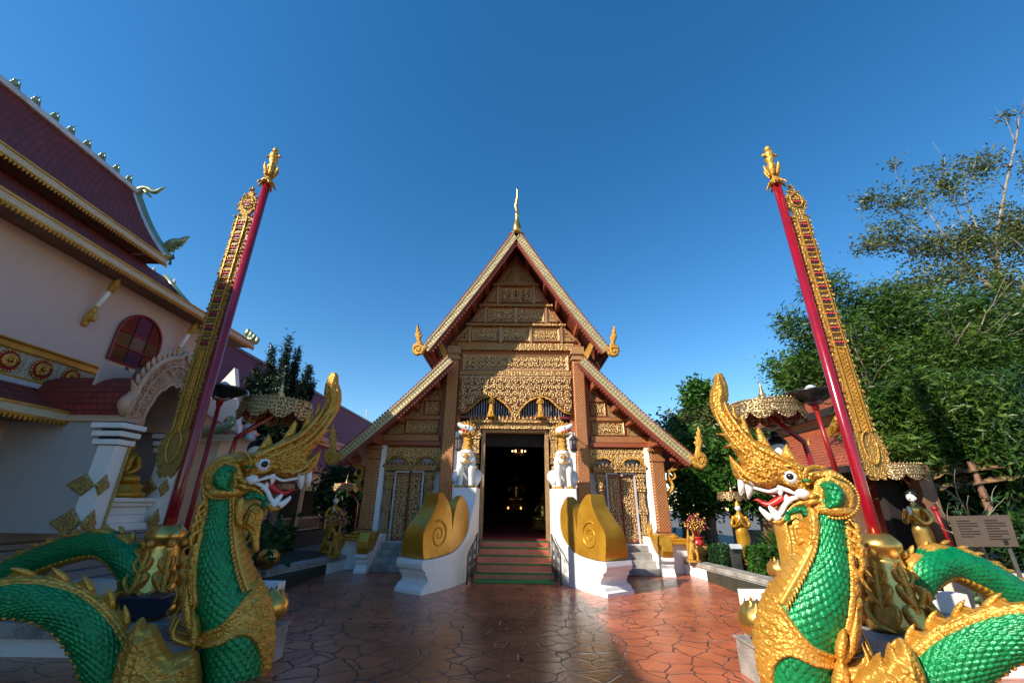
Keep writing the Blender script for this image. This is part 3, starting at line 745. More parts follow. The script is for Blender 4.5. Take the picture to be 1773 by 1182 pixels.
# ================================================================== BIG SCROLL BALUSTRADES
# plan: curved centre line flaring outwards from the lion pedestal to the front
def balustrade(s, lab):
    t = thing('scroll_balustrade', lab, 'balustrade', (s*1.5, 11.5, 0), 'scroll balustrades of the main stairs')
    # inner face: quadratic curve from back (1.02,12.9) to front (1.78,9.95)
    A, B, C = Vector((1.03, 12.95)), Vector((1.02, 11.2)), Vector((1.84, 10.0))
    def cen(q):  # q 0 front .. 1 back
        k = 1-q; p = A*(1-k)**2+B*2*k*(1-k)+C*k*k; d = ((B-A)*2*(1-k)+(C-B)*2*k).normalized()
        return p, Vector((-d.y, d.x))   # normal pointing outwards
    def W(q, tt, z):
        q_ = min(max(q, -.2), 1.0); p, nn = cen(q_)
        if nn.x < 0: nn = -nn
        if q < 0: pass
        th = .62+.14*(1-q)
        p = p+nn*tt*th
        return (s*p.x, p.y, z)
    # white base, side outline in (q, z)
    top = [(0, .64), (.09, .65), (.27, .69), (.36, .76), (.46, .88), (.54, 1.02), (.6, 1.22), (.63, 1.46), (.70, 1.74), (.76, 1.86), (.765, 2.19), (1.0, 2.19)]
    def ztop(q):
        for (a, za), (b, zb) in zip(top, top[1:]):
            if a <= q <= b: return za+(zb-za)*(q-a)/(b-a)
        return top[-1][1]
    qs = [i/24 for i in range(25)]+[.74, .745, .76, .765]; qs = sorted(set(qs))
    mb = MB(); A_ = []
    for q in qs:
        z = ztop(q); A_.append([W(q, 0, 0), W(q, 0, z), W(q, 1, z), W(q, 1, 0)])
    mb.grid(np.array(A_), wrap=True); n4 = len(A_)*4
    mb.f.append((0, 1, 2, 3)); mb.f.append((n4-1, n4-2, n4-3, n4-4)); mb.build('base', 'white', t)
    # moulded nose across the front
    q = MB(); prof = [(-.02, 0), (-.20, 0), (-.20, .07), (-.15, .1), (-.12, .16), (-.02, .2), (.0, .24), (-.04, .30), (-.05, .33), (-.10, .36), (-.10, .42), (-.20, .48), (-.22, .56), (-.2, .65), (0, .65)]
    p0 = Vector(W(0, -.03, 0)); p1 = Vector(W(0, 1.03, 0)); d = (p1-p0).normalized(); nn = Vector((d.y, -d.x, 0))
    if nn.y > 0: nn = -nn
    vs = []; 
    for base in (p0, p1):
        for a, z in prof: vs.append(base-nn*a+Vector((0, 0, z)))
    m = len(prof); fs = [(i, (i+1) % m, m+(i+1) % m, m+i) for i in range(m)]+[tuple(range(m-1, -1, -1)), tuple(range(m, 2*m))]
    q.add(vs, fs); q.build('moulding', 'white', t)
    # golden scroll: big curled lobe + pointed back lobe
    lobe = [(-.03, .62), (-.07, .80), (-.08, .98), (-.05, 1.13), (.02, 1.28), (.07, 1.42), (.095, 1.6), (.10, 1.86), (.17, 1.86), (.235, 1.76), (.29, 1.62), (.325, 1.45), (.335, 1.3), (.33, 1.17),
            (.34, 1.08), (.37, 1.15), (.405, 1.36), (.45, 1.62), (.505, 1.80), (.54, 1.87), (.59, 1.8), (.665, 1.62), (.655, 1.45), (.64, 1.2), (.6, .98), (.54, .83), (.45, .72), (.3, .64), (.12, .61)]
    lobe = [(-.045, .66), (-.06, .8), (-.066, .92), (-.07, 1.05), (-.068, 1.17), (-.05, 1.29), (-.02, 1.4), (.015, 1.55), (.045, 1.69), (.06, 1.81), (.062, 1.92), (.065, 2.0), (.10, 2.01), (.14, 1.96), (.19, 1.83), (.23, 1.68), (.257, 1.5), (.268, 1.3), (.266, 1.12), (.276, 1.25), (.292, 1.47), (.31, 1.65),
            (.335, 1.8), (.37, 1.9), (.41, 1.96), (.46, 1.9), (.52, 1.78), (.57, 1.66), (.585, 1.52), (.59, 1.38), (.585, 1.21), (.54, 1.04), (.46, .90), (.36, .78), (.27, .71), (.09, .67)]
    tap = lambda tt, z, x: tt if tt < .5 else .97-(.40 if x < .272 else .74)*min(1, max(0, (z-.7)/1.3))
    WS = lambda x, tt, z: W(x, tap(tt, z, x), z) if x >= 0 else tuple(Vector(W(0, tap(tt, z, x), z))+nn*(-x*2.9))
    for nm, t0, t1 in (('scroll', .03, .97),):
        q = MB()
        # extrude along the thickness with the curved plan: use dense outline
        pl = []
        n_ = len(lobe)
        for i in range(n_):
            a, b = Vector(lobe[i]), Vector(lobe[(i+1) % n_]); k = max(1, int((b-a).length/.05)); pl += [a+(b-a)*j/k for j in range(k)]
        gp = [Vector((x, z)) for x in np.arange(-.06, .58, .04) for z in np.arange(.70, 1.96, .08)]
        vo, eo, fo, *_ = delaunay_2d_cdt(pl+gp, [(i, (i+1) % len(pl)) for i in range(len(pl))], [], 1, 1e-5)
        for tt, fl in ((t0, False), (t1, True)):
            vs = [WS(p.x, tt, p.y) for p in vo]
            q.add(vs, [tuple(f)[::-1] if fl else tuple(f) for f in fo])
        o = len(q.v); L2 = len(pl)
        vs = [WS(p.x, tt, p.y) for tt in (t0, t1) for p in pl]
        q.add(vs, [(i, L2+i, L2+(i+1) % L2, (i+1) % L2) for i in range(L2)])
        sc = q.build(nm, 'ochre', t, smooth='auto')
    # spiral fillet on both faces
    for tt, sg in ((0.03, -1), (.97, 1)):
        q = MB(); pts = []; c = (.10, 1.12)
        for k in range(60):
            a = k/59*4.1*PI; r = .30*(1-k/62)**1.1+.01
            u_ = c[0]-r*.34*math.cos(a+.9); z_ = c[1]+r*math.sin(a+.9)
            pts.append(Vector(WS(u_, tt, z_)))
        rr = [.03*(1-k/90) for k in range(60)]; rr[0] = .004; rr[1] = .012
        q.tube(pts, rr, 8); q.build('spiral', 'ochre', sc, smooth=True)
    return t
balustrade(-1, 'white curved stair balustrade with a large golden scroll, in shade left of the central stairs')
balustrade(1, 'white curved stair balustrade with a large golden scroll, sunlit right of the central stairs')
# small outer balustrades with golden scroll
def small_balustrade(s, lab):
    t = thing('scroll_balustrade', lab, 'balustrade', (s*4.15, 13, 0), 'low scroll balustrades of the side stairs')
    x0, x1 = min(s*3.99, s*4.32), max(s*3.99, s*4.32)
    mb = MB().yz([(12.62, 0), (12.5, 0), (12.5, .06), (12.56, .10), (12.6, .2), (12.56, .28), (12.62, .33), (12.5, .38), (12.5, .46), (12.62, .47), (13.0, .5), (13.3, .62), (13.5, .82), (13.7, .88), (14.2, .88), (14.2, 0)], x0, x1)
    mb.build('base', 'white', t, bevel=.006)
    mb = MB().yz([(12.52, .475), (12.44, .62), (12.46, .78), (12.56, .92), (12.62, 1.0), (12.74, .98), (12.82, .86), (12.86, .76), (12.98, .9), (13.16, .98), (13.5, 1.0), (13.42, .86), (13.25, .66), (13.0, .515)], x0+.02, x1-.02)
    o = mb.build('scroll', 'ochre', t, bevel=.01)
    q = MB()
    for xx in (x0+.01, x1-.01): q.tube([(xx, 12.66+(.13*(1-k/34))*math.cos(k*.32), .74+(.15*(1-k/34))*math.sin(k*.32)) for k in range(32)], .012, 6)
    q.build('spiral', 'ochre', o, smooth=True)
    # second wing to the outside with flat golden cap
    a, b = min(s*4.33, s*5.0), max(s*4.33, s*5.0)
    MB().box((a, 13.2, 0), (b, 14.1, .74)).build('end_block', 'white', t, bevel=.01)
    MB().box((a-.02, 13.05, .745), (b+.03, 14.0, .82)).box((a+.03, 13.15, .821), (b-.04, 14.0, .9)).lathe([(.12, 0), (.14, .05), (.03, .1)], ((a+b)/2, 13.3, .9), 10).build('gold_cap', 'ochre', t, bevel=.02)
small_balustrade(-1, 'low white balustrade with a small golden scroll beside the left granite side stairs')
small_balustrade(1, 'low white balustrade with a small golden scroll beside the right granite side stairs')

# ================================================================== LIONS
def lion(s, lab):
    c = Vector((s*1.46, 13.0, 2.19)); t = thing('guardian_lion', lab, 'statue', c, 'white guardian lions flanking the temple door')
    k = 1.02; V = lambda a, b, z: (c.x+a*k, c.y+b*k, c.z+z*k)
    # body as one continuous surface
    q = MB()
    q.tube(smooth_path([V(0, .42, .10), V(0, .40, .30), V(0, .28, .55), V(0, .10, .78), V(0, -.02, .98), V(0, -.04, 1.12)], 5), smooth_vals([.2, .27, .25, .25, .22, .15], 5), 18)
    q.ball(V(0, -.06, .80), .235*k, 16, (1.02, .9, 1.15))
    for m in (-1, 1):
        q.tube(smooth_path([V(m*.15, -.08, .85), V(m*.17, -.14, .55), V(m*.155, -.13, .3), V(m*.155, -.16, .1), V(m*.155, -.2, .02)], 5), smooth_vals([.12, .115, .08, .075, .085], 5), 12)
        q.tube(smooth_path([V(m*.2, .34, .46), V(m*.28, .2, .36), V(m*.29, .02, .24), V(m*.27, .12, .1), V(m*.27, -.05, .06)], 5), smooth_vals([.14, .2, .14, .08, .07], 5), 12)
    q.tube(smooth_path([V(-.1, .6, .1), V(-.05, .72, .4), V(.02, .62, .75), V(.0, .5, .9)], 4), smooth_vals([.06, .07, .09, .02], 4), 8)
    q.build('body', 'wstatue', t, smooth=True)
    for m in (-1, 1):
        q = MB().ball(V(m*.155, -.22, .04), .1*k, 10, (1, 1.15, .5))
        for j in (-1, 0, 1): q.ball(V(m*.155+j*.055, -.31, .03), .035*k, 6)
        q.build('paw', 'ochre', t, smooth=True); MB().ball(V(m*.27, -.08, .04), .08*k, 8, (1, 1.2, .5)).build('paw', 'ochre', t, smooth=True)
    # gilded breast mask: brows, snout, whisker curls
    q = MB()
    for m in (-1, 1):
        q.tube([V(m*.085+.065*math.cos(a), -.285-.0*a, .93+.05*math.sin(a)) for a in [i*.6 for i in range(11)]], .016, 6)
        q.flame([V(m*.02, -.29, .74), V(m*.1, -.285, .70), V(m*.17, -.25, .73), V(m*.17, -.24, .8)], .03, 6)
    q.flame([V(0, -.28, .98), V(0, -.3, .85), V(0, -.3, .72), V(0, -.28, .64)], .035, 6)
    q.build('breast_ornament', 'goldfine', t, smooth=True)
    # ringed neck
    q = MB().lathe([(.17, 0), (.18, .04), (.145, .06), (.14, .13), (.16, .16), (.14, .19), (.13, .28), (.155, .31), (.13, .34), (.125, .44), (.155, .49), (.13, .53), (.1, .56)], V(0, -.03, 1.08), 16)
    for i in range(14):
        a = i/14*2*PI; q.flame([V(.16*math.cos(a), -.03+.16*math.sin(a), 1.5), V(.22*math.cos(a), -.03+.22*math.sin(a), 1.56), V(.24*math.cos(a), -.03+.24*math.sin(a), 1.66)], .04, 5, sub=3)
    q.build('neck_collar', 'goldfine', t, smooth=True)
    # head turned outwards, jaws open
    HX = lambda a, b, z: V(a*s, b, 1.58+z)
    q = MB(); q.ball(HX(-.02, -.03, .10), .16*k, 14, (1.1, .95, .9)); q.tube(smooth_path([HX(0, -.08, .13), HX(.14, -.13, .17), HX(.26, -.17, .24), HX(.29, -.18, .30)], 4), smooth_vals([.12, .09, .06, .02], 4), 10)
    q.tube(smooth_path([HX(0, -.07, .0), HX(.12, -.11, -.02), HX(.22, -.14, .02), HX(.26, -.15, .06)], 4), smooth_vals([.08, .06, .045, .015], 4), 10)
    q.build('head', 'wstatue', t, smooth=True)
    MB().tube(smooth_path([HX(.0, -.12, .06), HX(.12, -.16, .07), HX(.21, -.18, .11)], 4), smooth_vals([.06, .05, .01], 4), 8).build('tongue', 'tongue', t, smooth=True)
    q = MB()
    for i in range(11):
        a = -.5+i*.42; q.flame([HX(-.1*math.cos(a), .0, .1+.12*math.sin(a)), HX(-.22*math.cos(a), .0, .1+.2*math.sin(a)), HX(-.26*math.cos(a)+.05, -.02, .14+.27*math.sin(a))], .05, 6, sub=3)
    for i in range(4): q.flame([HX(-.02+i*.07, -.1, .2), HX(.0+i*.07, -.13, .28), HX(.05+i*.07, -.14, .34)], .03, 5, sub=3)
    q.build('mane', 'goldfine', t, smooth=True)
    q = MB(); q.ball(HX(.07, -.2, .17), .028, 8); q.build('eye', 'black', t, smooth=True)
lion(-1, 'white seated guardian lion with golden collar, on the block left of the temple door')
lion(1, 'white seated guardian lion with golden collar, on the block right of the temple door')

# folded iron gates along the inner faces of the balustrades
def gate(s, lab):
    t = thing('iron_gate', lab, 'gate', (s*1.0, 11.6, 0), 'iron stair gates')
    x = s*1.0; H = lambda f: .62+.42*f
    a, b = Vector((s*1.10, 10.95)), Vector((s*.985, 12.05))
    Pt = lambda f, z: (a.x+(b.x-a.x)*f, a.y+(b.y-a.y)*f, z)
    q = MB()
    for f in (0, .5, 1): q.tube([Pt(f, .02), Pt(f, H(f))], .018, 6)
    q.tube([Pt(0, .08), Pt(1, .08)], .015, 6); q.tube([Pt(0, .3), Pt(1, .3)], .012, 6); q.tube([Pt(i/8, H(i/8)+.03*math.sin(i*PI/4)) for i in range(9)], .02, 6)
    q.build('gate_frame', 'iron', t, smooth=True)
    q = MB()
    for f in (.12, .25, .37, .63, .75, .88): q.tube([Pt(f, .08), Pt(f, H(f)-.02)], .009, 5)
    for f in (.25, .75):
        for z in (.42, .62, .19):
            for sg in (-1, 1): q.tube([Pt(f+sg*(.06+.06*(1-k/18)*math.cos(k*.5)), z+.07*(1-k/18)*math.sin(k*.5)) for k in range(16)], .009, 5)
    q.build('scrollwork', 'iron', t, smooth=True)
gate(-1, 'grey openwork iron gate folded against the left scroll balustrade')
gate(1, 'black openwork iron gate folded against the right scroll balustrade')

# ================================================================== FIGURES
def deva(name, lab, loc, h, rz=0, robe='goldplain', skin='wstatue', crown=True, group=None, hair='black', dressed=True):
    """standing figure with palms together; h = height"""
    t = thing(name, lab, 'statue', loc, group); c = Vector(loc); k = h/1.75; ca, sa = math.cos(rz), math.sin(rz)
    def V(a, b, z): return (c.x+(a*ca-b*sa)*k, c.y+(a*sa+b*ca)*k, c.z+z*k)
    q = MB(); q.tube(smooth_path([V(0, 0, .05), V(0, 0, .35), V(0, .02, .7), V(0, .0, .95), V(0, 0, 1.05)], 5), smooth_vals([r*k for r in (.26, .19, .20, .19, .14)], 5), 16, flat=.8)
    for i in range(7):
        a = i/7*2*PI; q.flame([V(.16*math.cos(a), .13*math.sin(a), .5), V(.22*math.cos(a), .18*math.sin(a), .25), V(.33*math.cos(a), .27*math.sin(a), .08)], .05*k, 6, sub=3)
    q.lathe([(.34*k, 0), (.34*k, .05*k), (.28*k, .08*k)], V(0, 0, 0), 16)
    if not dressed: q.build('robe', robe, t, smooth=True); q = MB()
    q.tube(smooth_path([V(0, 0, 1.0), V(0, .01, 1.2), V(0, 0, 1.38), V(0, 0, 1.46), V(0, -.01, 1.52)], 5), smooth_vals([r*k for r in (.13, .15, .17, .09, .055)], 5), 14, flat=.7)
    for m in (-1, 1): q.tube(smooth_path([V(m*.16, 0, 1.38), V(m*.25, -.02, 1.16), V(m*.16, -.16, 1.08), V(m*.02, -.27, 1.27)], 5), smooth_vals([r*k for r in (.06, .05, .042, .03)], 5), 8)
    if dressed: q.build('robe', robe, t, smooth=True); q = MB()
    for m in (-1, 1):
        for j in range(4): q.tube([V(m*.014, -.26-.012*j, 1.25), V(m*.01, -.285-.012*j, 1.43-.008*j)], .011*k, 5)
        q.tube([V(m*.02, -.24, 1.26), V(m*.012, -.235, 1.35)], .012*k, 5)
    q.ball(V(0, -.01, 1.63), .1*k, 14, (.82, .95, 1.15)); q.ball(V(0, -.105, 1.62), .018*k, 6, (.8, 1, 1.5))
    for m in (-1, 1): q.ball(V(m*.083, 0, 1.61), .022*k, 6, (.4, .8, 1.5))
    q.build('body', skin, t, smooth=True)
    q = MB()
    for m in (-1, 1): q.ball(V(m*.034, -.093, 1.645), .011*k, 6, (1.3, .6, .7))
    q.ball(V(0, -.1, 1.585), .014*k, 6, (1.5, .5, .5)); q.build('face_details', 'black', t, smooth=True)
    if crown:
        q = MB().lathe([(.1*k, 0), (.11*k, .02*k), (.08*k, .05*k), (.085*k, .08*k), (.05*k, .12*k), (.055*k, .15*k), (.03*k, .2*k), (.004, .34*k)], V(0, .01, 1.69), 10); q.build('crown', robe, t, smooth=True)
    else:
        q = MB().ball(V(0, .035, 1.70), .12*k, 12, (.95, 1, .95)); q.ball(V(0, .05, 1.8), .05*k, 8); q.build('hair', hair, t, smooth=True)
    return t
deva('praying_figure', 'gilded praying figure above the door lintel, left of the arch point', at(850, 722, YF-.3), .78, crown=True, skin='goldfine', robe='goldfine', group='gilded figures over the temple door')
deva('praying_figure', 'gilded praying figure above the door lintel, right of the arch point', at(936, 723, YF-.3), .78, skin='goldfine', robe='goldfine', group='gilded figures over the temple door')
deva('praying_figure', 'small white and gold figure on top of the left granite side stairs', (-2.92, 13.6, .66), .72, robe='goldfine', crown=False)
deva('praying_figure', 'small white and gold figure on top of the right granite side stairs', (3.02, 13.6, .66), .72, robe='goldfine', crown=False)
def lantern(loc, lab):
    t = thing('wall_lantern', lab, 'lantern', loc, 'lanterns beside the temple door'); c = Vector(loc)
    q = MB().lathe([(.04, 0), (.1, .05), (.12, .08), (.1, .1)], c, 8).lathe([(.13, .38), (.15, .4), (.06, .5), (.02, .56), (.02, .66)], c, 8)
    for i in range(6): a = i*PI/3; q.tube([(c.x+.1*math.cos(a), c.y+.1*math.sin(a), c.z+.1), (c.x+.13*math.cos(a), c.y+.13*math.sin(a), c.z+.38)], .012, 5)
    q.bar((c.x, c.y, c.z+.62), (c.x, c.y+.35, c.z+.62), .025); q.build('lantern_frame', 'iron', t)
    MB().lathe([(.085, .1), (.11, .38)], c, 8).build('glass', 'bars', t)
lantern(at(794, 781, 13.55), 'black lantern on the pier left of the temple door, behind the shaded lion')
lantern(at(994, 783, 13.55), 'black lantern on the pier right of the temple door, behind the sunlit lion')
def small_lion(loc, lab, k=1):
    t = thing('guardian_figurine', lab, 'statue', loc, 'small golden guardian figurines'); c = Vector(loc); V = lambda a, b, z: (c.x+a*k, c.y+b*k, c.z+z*k)
    q = MB().tube(smooth_path([V(0, .1, .06), V(0, .1, .2), V(0, .02, .42), V(0, -.02, .55), V(0, -.04, .66)], 4), smooth_vals([.12*k, .15*k, .13*k, .1*k, .06*k], 4), 12)
    q.ball(V(0, -.07, .7), .1*k, 10, (.9, 1.1, 1))
    for m in (-1, 1):
        q.tube(smooth_path([V(m*.08, -.02, .42), V(m*.1, -.12, .25), V(m*.09, -.12, .04)], 4), smooth_vals([.06*k, .045*k, .05*k], 4), 8)
        q.ball(V(m*.13, .03, .12), .1*k, 8, (.7, 1.2, 1)); q.flame([V(m*.06, -.02, .74), V(m*.1, .0, .84), V(m*.08, .02, .92)], .03*k, 6)
    q.flame([V(0, .2, .1), V(0, .32, .4), V(0, .22, .75), V(0, .2, 1.02)], .08*k, 8)
    q.build('body', 'goldfine', t, smooth=True); MB().lathe([(.24*k, -.0), (.24*k, .05*k), (.2*k, .07*k)], c, 12).build('base', 'goldfine', t)
small_lion((-4.95, 12.6, .37), 'golden guardian figurine on the left terrace wall beside the urn of blossoms', .8)
small_lion((4.86, 12.55, .37), 'golden guardian figurine on the right terrace wall beside the urn of blossoms', .8)
small_lion((4.14, 13.75, .88), 'golden guardian figurine at the foot of the right corner column', .45)
def urn(loc, lab):
    t = thing('flower_urn', lab, 'urn', loc, 'urns of golden metal blossoms'); c = Vector(loc)
    MB().lathe([(.2, 0), (.21, .04), (.12, .08), (.24, .2), (.27, .3), (.24, .38)], c, 16).build('base', 'goldfine', t, smooth=True)
    MB().lathe([(.24, .38), (.16, .46), (.15, .56), (.21, .6), (.19, .6), (.1, .5)], c, 16).build('urn_body', 'tongue', t, smooth=True)
    r = random.Random(3); q = MB(); q2 = MB()
    for i in range(150):
        th = r.uniform(0, 2*PI); ph = math.acos(r.uniform(-.25, 1)); rr = r.uniform(.16, .36)
        p = Vector((c.x+rr*math.sin(ph)*math.cos(th), c.y+rr*math.sin(ph)*math.sin(th), c.z+.86+rr*1.05*math.cos(ph)))
        (q if i % 2 else q2).ball(p, r.uniform(.02, .042), 6, (1, 1, .8))
        if i % 3 == 0: q.tube([(c.x, c.y, c.z+.58), p], .006, 4)
    q.build('blossoms', 'goldshine', t, smooth=True); q2.build('blossoms', 'blossom', t, smooth=True)
M['blossom'] = plain('dark_pink_blossom', (.30, .05, .07), (.16, .03, .04), rough=.35)
urn((-5.15, 13.1, .37), 'red and gold urn holding metal blossoms on the shaded left terrace wall')
urn((5.2, 12.95, .37), 'red and gold urn holding metal blossoms on the sunlit right terrace wall')

# ================================================================== TERRACE WALLS, LOTUS BUDS, PLINTHS
def terrace_wall(s, a, b, lab):
    t = thing('terrace_wall', lab, 'wall', (a[0], a[1], 0), 'low terrace walls')
    A, B = Vector((*a, 0)), Vector((*b, 0)); d = (B-A).normalized(); nn = Vector((d.y, -d.x, 0)); nn = nn if nn.x*s > 0 else -nn
    def wl(o0, o1, z0, z1, P, Q):
        vs = [P+nn*o0, Q+nn*o0, Q+nn*o1, P+nn*o1]; vs = [v+Vector((0, 0, z)) for z in (z0, z1) for v in vs]
        return MB().add(vs, [(3, 2, 1, 0), (4, 5, 6, 7), (0, 1, 5, 4), (1, 2, 6, 5), (2, 3, 7, 6), (3, 0, 4, 7)])
    m = wl(0, .3, 0, .26, A, B); m.build('wall_face', 'white', t)
    wl(-.03, .36, .262, .37, A, B).build('coping', 'granite', t, bevel=.012)
    wl(-.06, .42, 0, .375, A-d*.42, A-d*.0).build('end_post', 'granite', t, bevel=.012)
terrace_wall(1, (5.28, 9.75), (4.80, 13.1), 'low sunlit white terrace wall with granite coping on the right')
terrace_wall(-1, (-5.38, 10.6), (-4.76, 13.5), 'low shaded white terrace wall with granite coping on the left')
def lotus(loc, r, lab):
    t = thing('lotus_bud', lab, 'lotus bud', loc, 'golden lotus buds'); c = Vector(loc)
    q = MB(); n = 8
    prof = [(.35, 0), (.42, .03), (.40, .08), (.7, .22), (.95, .55), (1.0, .85), (.93, 1.2), (.74, 1.5), (.5, 1.68), (.05, 1.72)]
    q.lathe([(a*r, b*r) for a, b in prof], c, 24); q.build('bud', 'goldshine', t, smooth=True)
    q = MB()
    for lay, (k0, off, h0, h1, rr) in enumerate(((6, 0, .1, 1.75, 1.03), (6, .5, .3, 1.86, .985))):
        for i in range(k0):
            a0 = (i+off)*2*PI/k0; rows = []
            for j in range(9):
                f = j/8; z = h0+(h1-h0)*f
                pr = np.interp(z, [p[1] for p in prof], [p[0] for p in prof]) if z < 1.7 else .62-(z-1.7)*.5
                wd = .62*math.sin(PI*(.12+.88*f))**.55*(1-f**5)+.01
                rows.append([(c.x+r*(pr*rr+.03*(1-abs(m)))*math.cos(a0+wd*m), c.y+r*(pr*rr+.03*(1-abs(m)))*math.sin(a0+wd*m), c.z+r*z) for m in (-1, -.5, 0, .5, 1)])
            q.grid(np.array(rows))
    q.build('petals', 'goldshine', t, smooth=True)
lotus((5.46, 9.62, .37), .235, 'golden lotus bud at the front end of the sunlit right terrace wall')
lotus((-5.56, 10.42, .37), .235, 'golden lotus bud at the front end of the shaded left terrace wall')
lotus((2.84, 5.62, .37), .225, 'golden lotus bud at the granite corner in front of the right serpent neck')
lotus((-3.06, 5.97, .37), .225, 'golden lotus bud at the granite corner beside the left serpent neck')
lotus((5.0, 6.95, .42), .33, 'large golden bud behind the right serpent neck, beside the pole base')
lotus((-4.9, 7.05, .42), .33, 'large golden bud behind the left serpent neck, beside the pole base')
def plinth(s, x0, y1, ys, lab, yn=5.42):
    t = thing('granite_plinth', lab, 'plinth', (s*x0, y1, 0), 'granite plinths under the serpents')
    X = lambda a, b: (min(s*a, s*b), max(s*a, s*b))
    a, b = X(x0, x0+.95); MB().box((a, yn, 0), (b, y1, .345)).build('front_block', 'granite', t, bevel=.01)
    a, b = X(x0-.02, x0+.97); MB().box((a, yn-.02, .346), (b, y1+.02, .37)).build('coping', 'granite', t, bevel=.008)
    a, b = X(x0+.96, x0+3.6); MB().box((a, ys+.08, 0), (b, ys+1.5, .2)).build('rear_block', 'white', t)
    a, b = X(x0+.98, x0+3.7); MB().box((a, ys, .201), (b, ys+1.6, .37)).build('slab', 'granite', t, bevel=.01)
    a, b = X(x0+.98, x0+4.4); MB().box((a, ys+1.7, 0), (b, ys+1.95, .55)).build('back_wall', 'white', t)
plinth(1, 2.63, 5.85, 5.72, 'stepped granite plinth carrying the right serpent and pole')
plinth(-1, 2.86, 6.17, 5.95, 'stepped granite plinth carrying the left serpent and pole', 5.8)
# ================================================================== SERPENTS (NAGAS)
def scale_h(s, a, row, ncell):
    v = s/row; u = a/(2*PI)*ncell; best = np.zeros(np.broadcast(s, a).shape)
    for j in (0, 1, 2):
        r = np.floor(v)-j; t = (v-r)/1.7; fu = np.abs(((u+.5*(r % 2)) % 1)-.5)
        w_ = np.where(t > .4, .52*np.sqrt(np.clip(1-((t-.4)/.6)**2, 0, 1)), .52)
        ins = (fu < w_) & (t < 1)
        cid = np.floor(u+.5*(r % 2)); rv = (np.sin(cid*12.9898+r*78.233)*43758.5453) % 1; rw = (np.sin(cid*39.3+r*11.13)*9631.7) % 1
        sx_ = ((u+.5*(r % 2)) % 1)-.5
        h = np.where(ins, (.15+(.55+.6*rv)*t)*(1-.75*(fu/np.maximum(w_, .02))**2)+(rw-.5)*.55*sx_*(t > .1), 0)
        best = np.maximum(best, h)
    return best
class Spine:
    """centre line with radii and an in-plane normal (a=0 belly, a=pi spine)"""
    def __init__(s, pts, rad, sub, sgn, squash=1.0, bn=(0., 1., 0.)):
        s.P = np.array(smooth_path(pts, sub)); s.r = np.array(smooth_vals(rad, sub)); s.sgn = sgn; s.sq = squash
        d = np.gradient(s.P, axis=0); s.d = d/np.linalg.norm(d, axis=1)[:, None]
        Bv = np.tile(list(bn), (len(s.P), 1)); N_ = np.cross(Bv, s.d); N_ /= np.linalg.norm(N_, axis=1)[:, None]
        s.N = N_*sgn; s.B = np.cross(s.d, N_); s.B /= np.linalg.norm(s.B, axis=1)[:, None]
        s.L = np.concatenate([[0], np.cumsum(np.linalg.norm(np.diff(s.P, axis=0), axis=1))])
    def resample(s, step):
        n = int(s.L[-1]/step)+1; q = np.linspace(0, s.L[-1], n)
        f = lambda A: np.stack([np.interp(q, s.L, A[:, k]) for k in range(3)], 1)
        return q, f(s.P), f(s.N), f(s.B), np.interp(q, s.L, s.r)
    def skin(s, mb, step, m, hf, lo=None, hi=None, rf=None, a0=-PI, a1=PI):
        q, P, N_, B_, r = s.resample(step)
        if lo is not None: k = (q >= lo) & (q <= hi); q, P, N_, B_, r = q[k], P[k], N_[k], B_[k], r[k]
        wrap = a1-a0 > 6.28; a = np.linspace(a0, a1, m, endpoint=not wrap)
        Sg, Ag = np.meshgrid(q, a, indexing='ij'); R_ = r[:, None]+hf(Sg, Ag, r[:, None])
        pts = P[:, None]+N_[:, None]*(np.cos(Ag)*R_)[..., None]+B_[:, None]*(np.sin(Ag)*R_*s.sq)[..., None]
        mb.grid(pts, wrap=wrap); return mb
    def point(s, l, a, off=0):
        P = np.array([np.interp(l, s.L, s.P[:, k]) for k in range(3)]); N_ = np.array([np.interp(l, s.L, s.N[:, k]) for k in range(3)])
        B_ = np.array([np.interp(l, s.L, s.B[:, k]) for k in range(3)]); r = float(np.interp(l, s.L, s.r))+off
        d = np.array([np.interp(l, s.L, s.d[:, k]) for k in range(3)])
        n_ = N_*math.cos(a)+B_*math.sin(a)*s.sq
        return Vector(P+n_*r), Vector(n_).normalized(), Vector(d).normalized()
def sstep(x, a, b):
    t = np.clip((x-a)/(b-a), 0, 1); return t*t*(3-2*t)
def curlfield(x, y, sc, seed=1):
    """relief of little spiral volutes on a jittered grid (numpy)"""
    rs = np.random.RandomState(seed); J = rs.rand(64, 64, 2)*.5+.25
    X_, Y_ = x/sc, y/sc; ix, iy = np.floor(X_).astype(int), np.floor(Y_).astype(int); bd = np.full(X_.shape, 9.); ba = np.zeros(X_.shape)
    for dx in (-1, 0, 1):
        for dy in (-1, 0, 1):
            jx = J[(ix+dx) % 64, (iy+dy) % 64]; ex, ey = ix+dx+jx[..., 0]-X_, iy+dy+jx[..., 1]-Y_
            d = np.hypot(ex, ey); k = d < bd; bd = np.where(k, d, bd); ba = np.where(k, np.arctan2(ey, ex), ba)
    return (1-bd)*(.5+.5*np.sin(ba+bd*13))

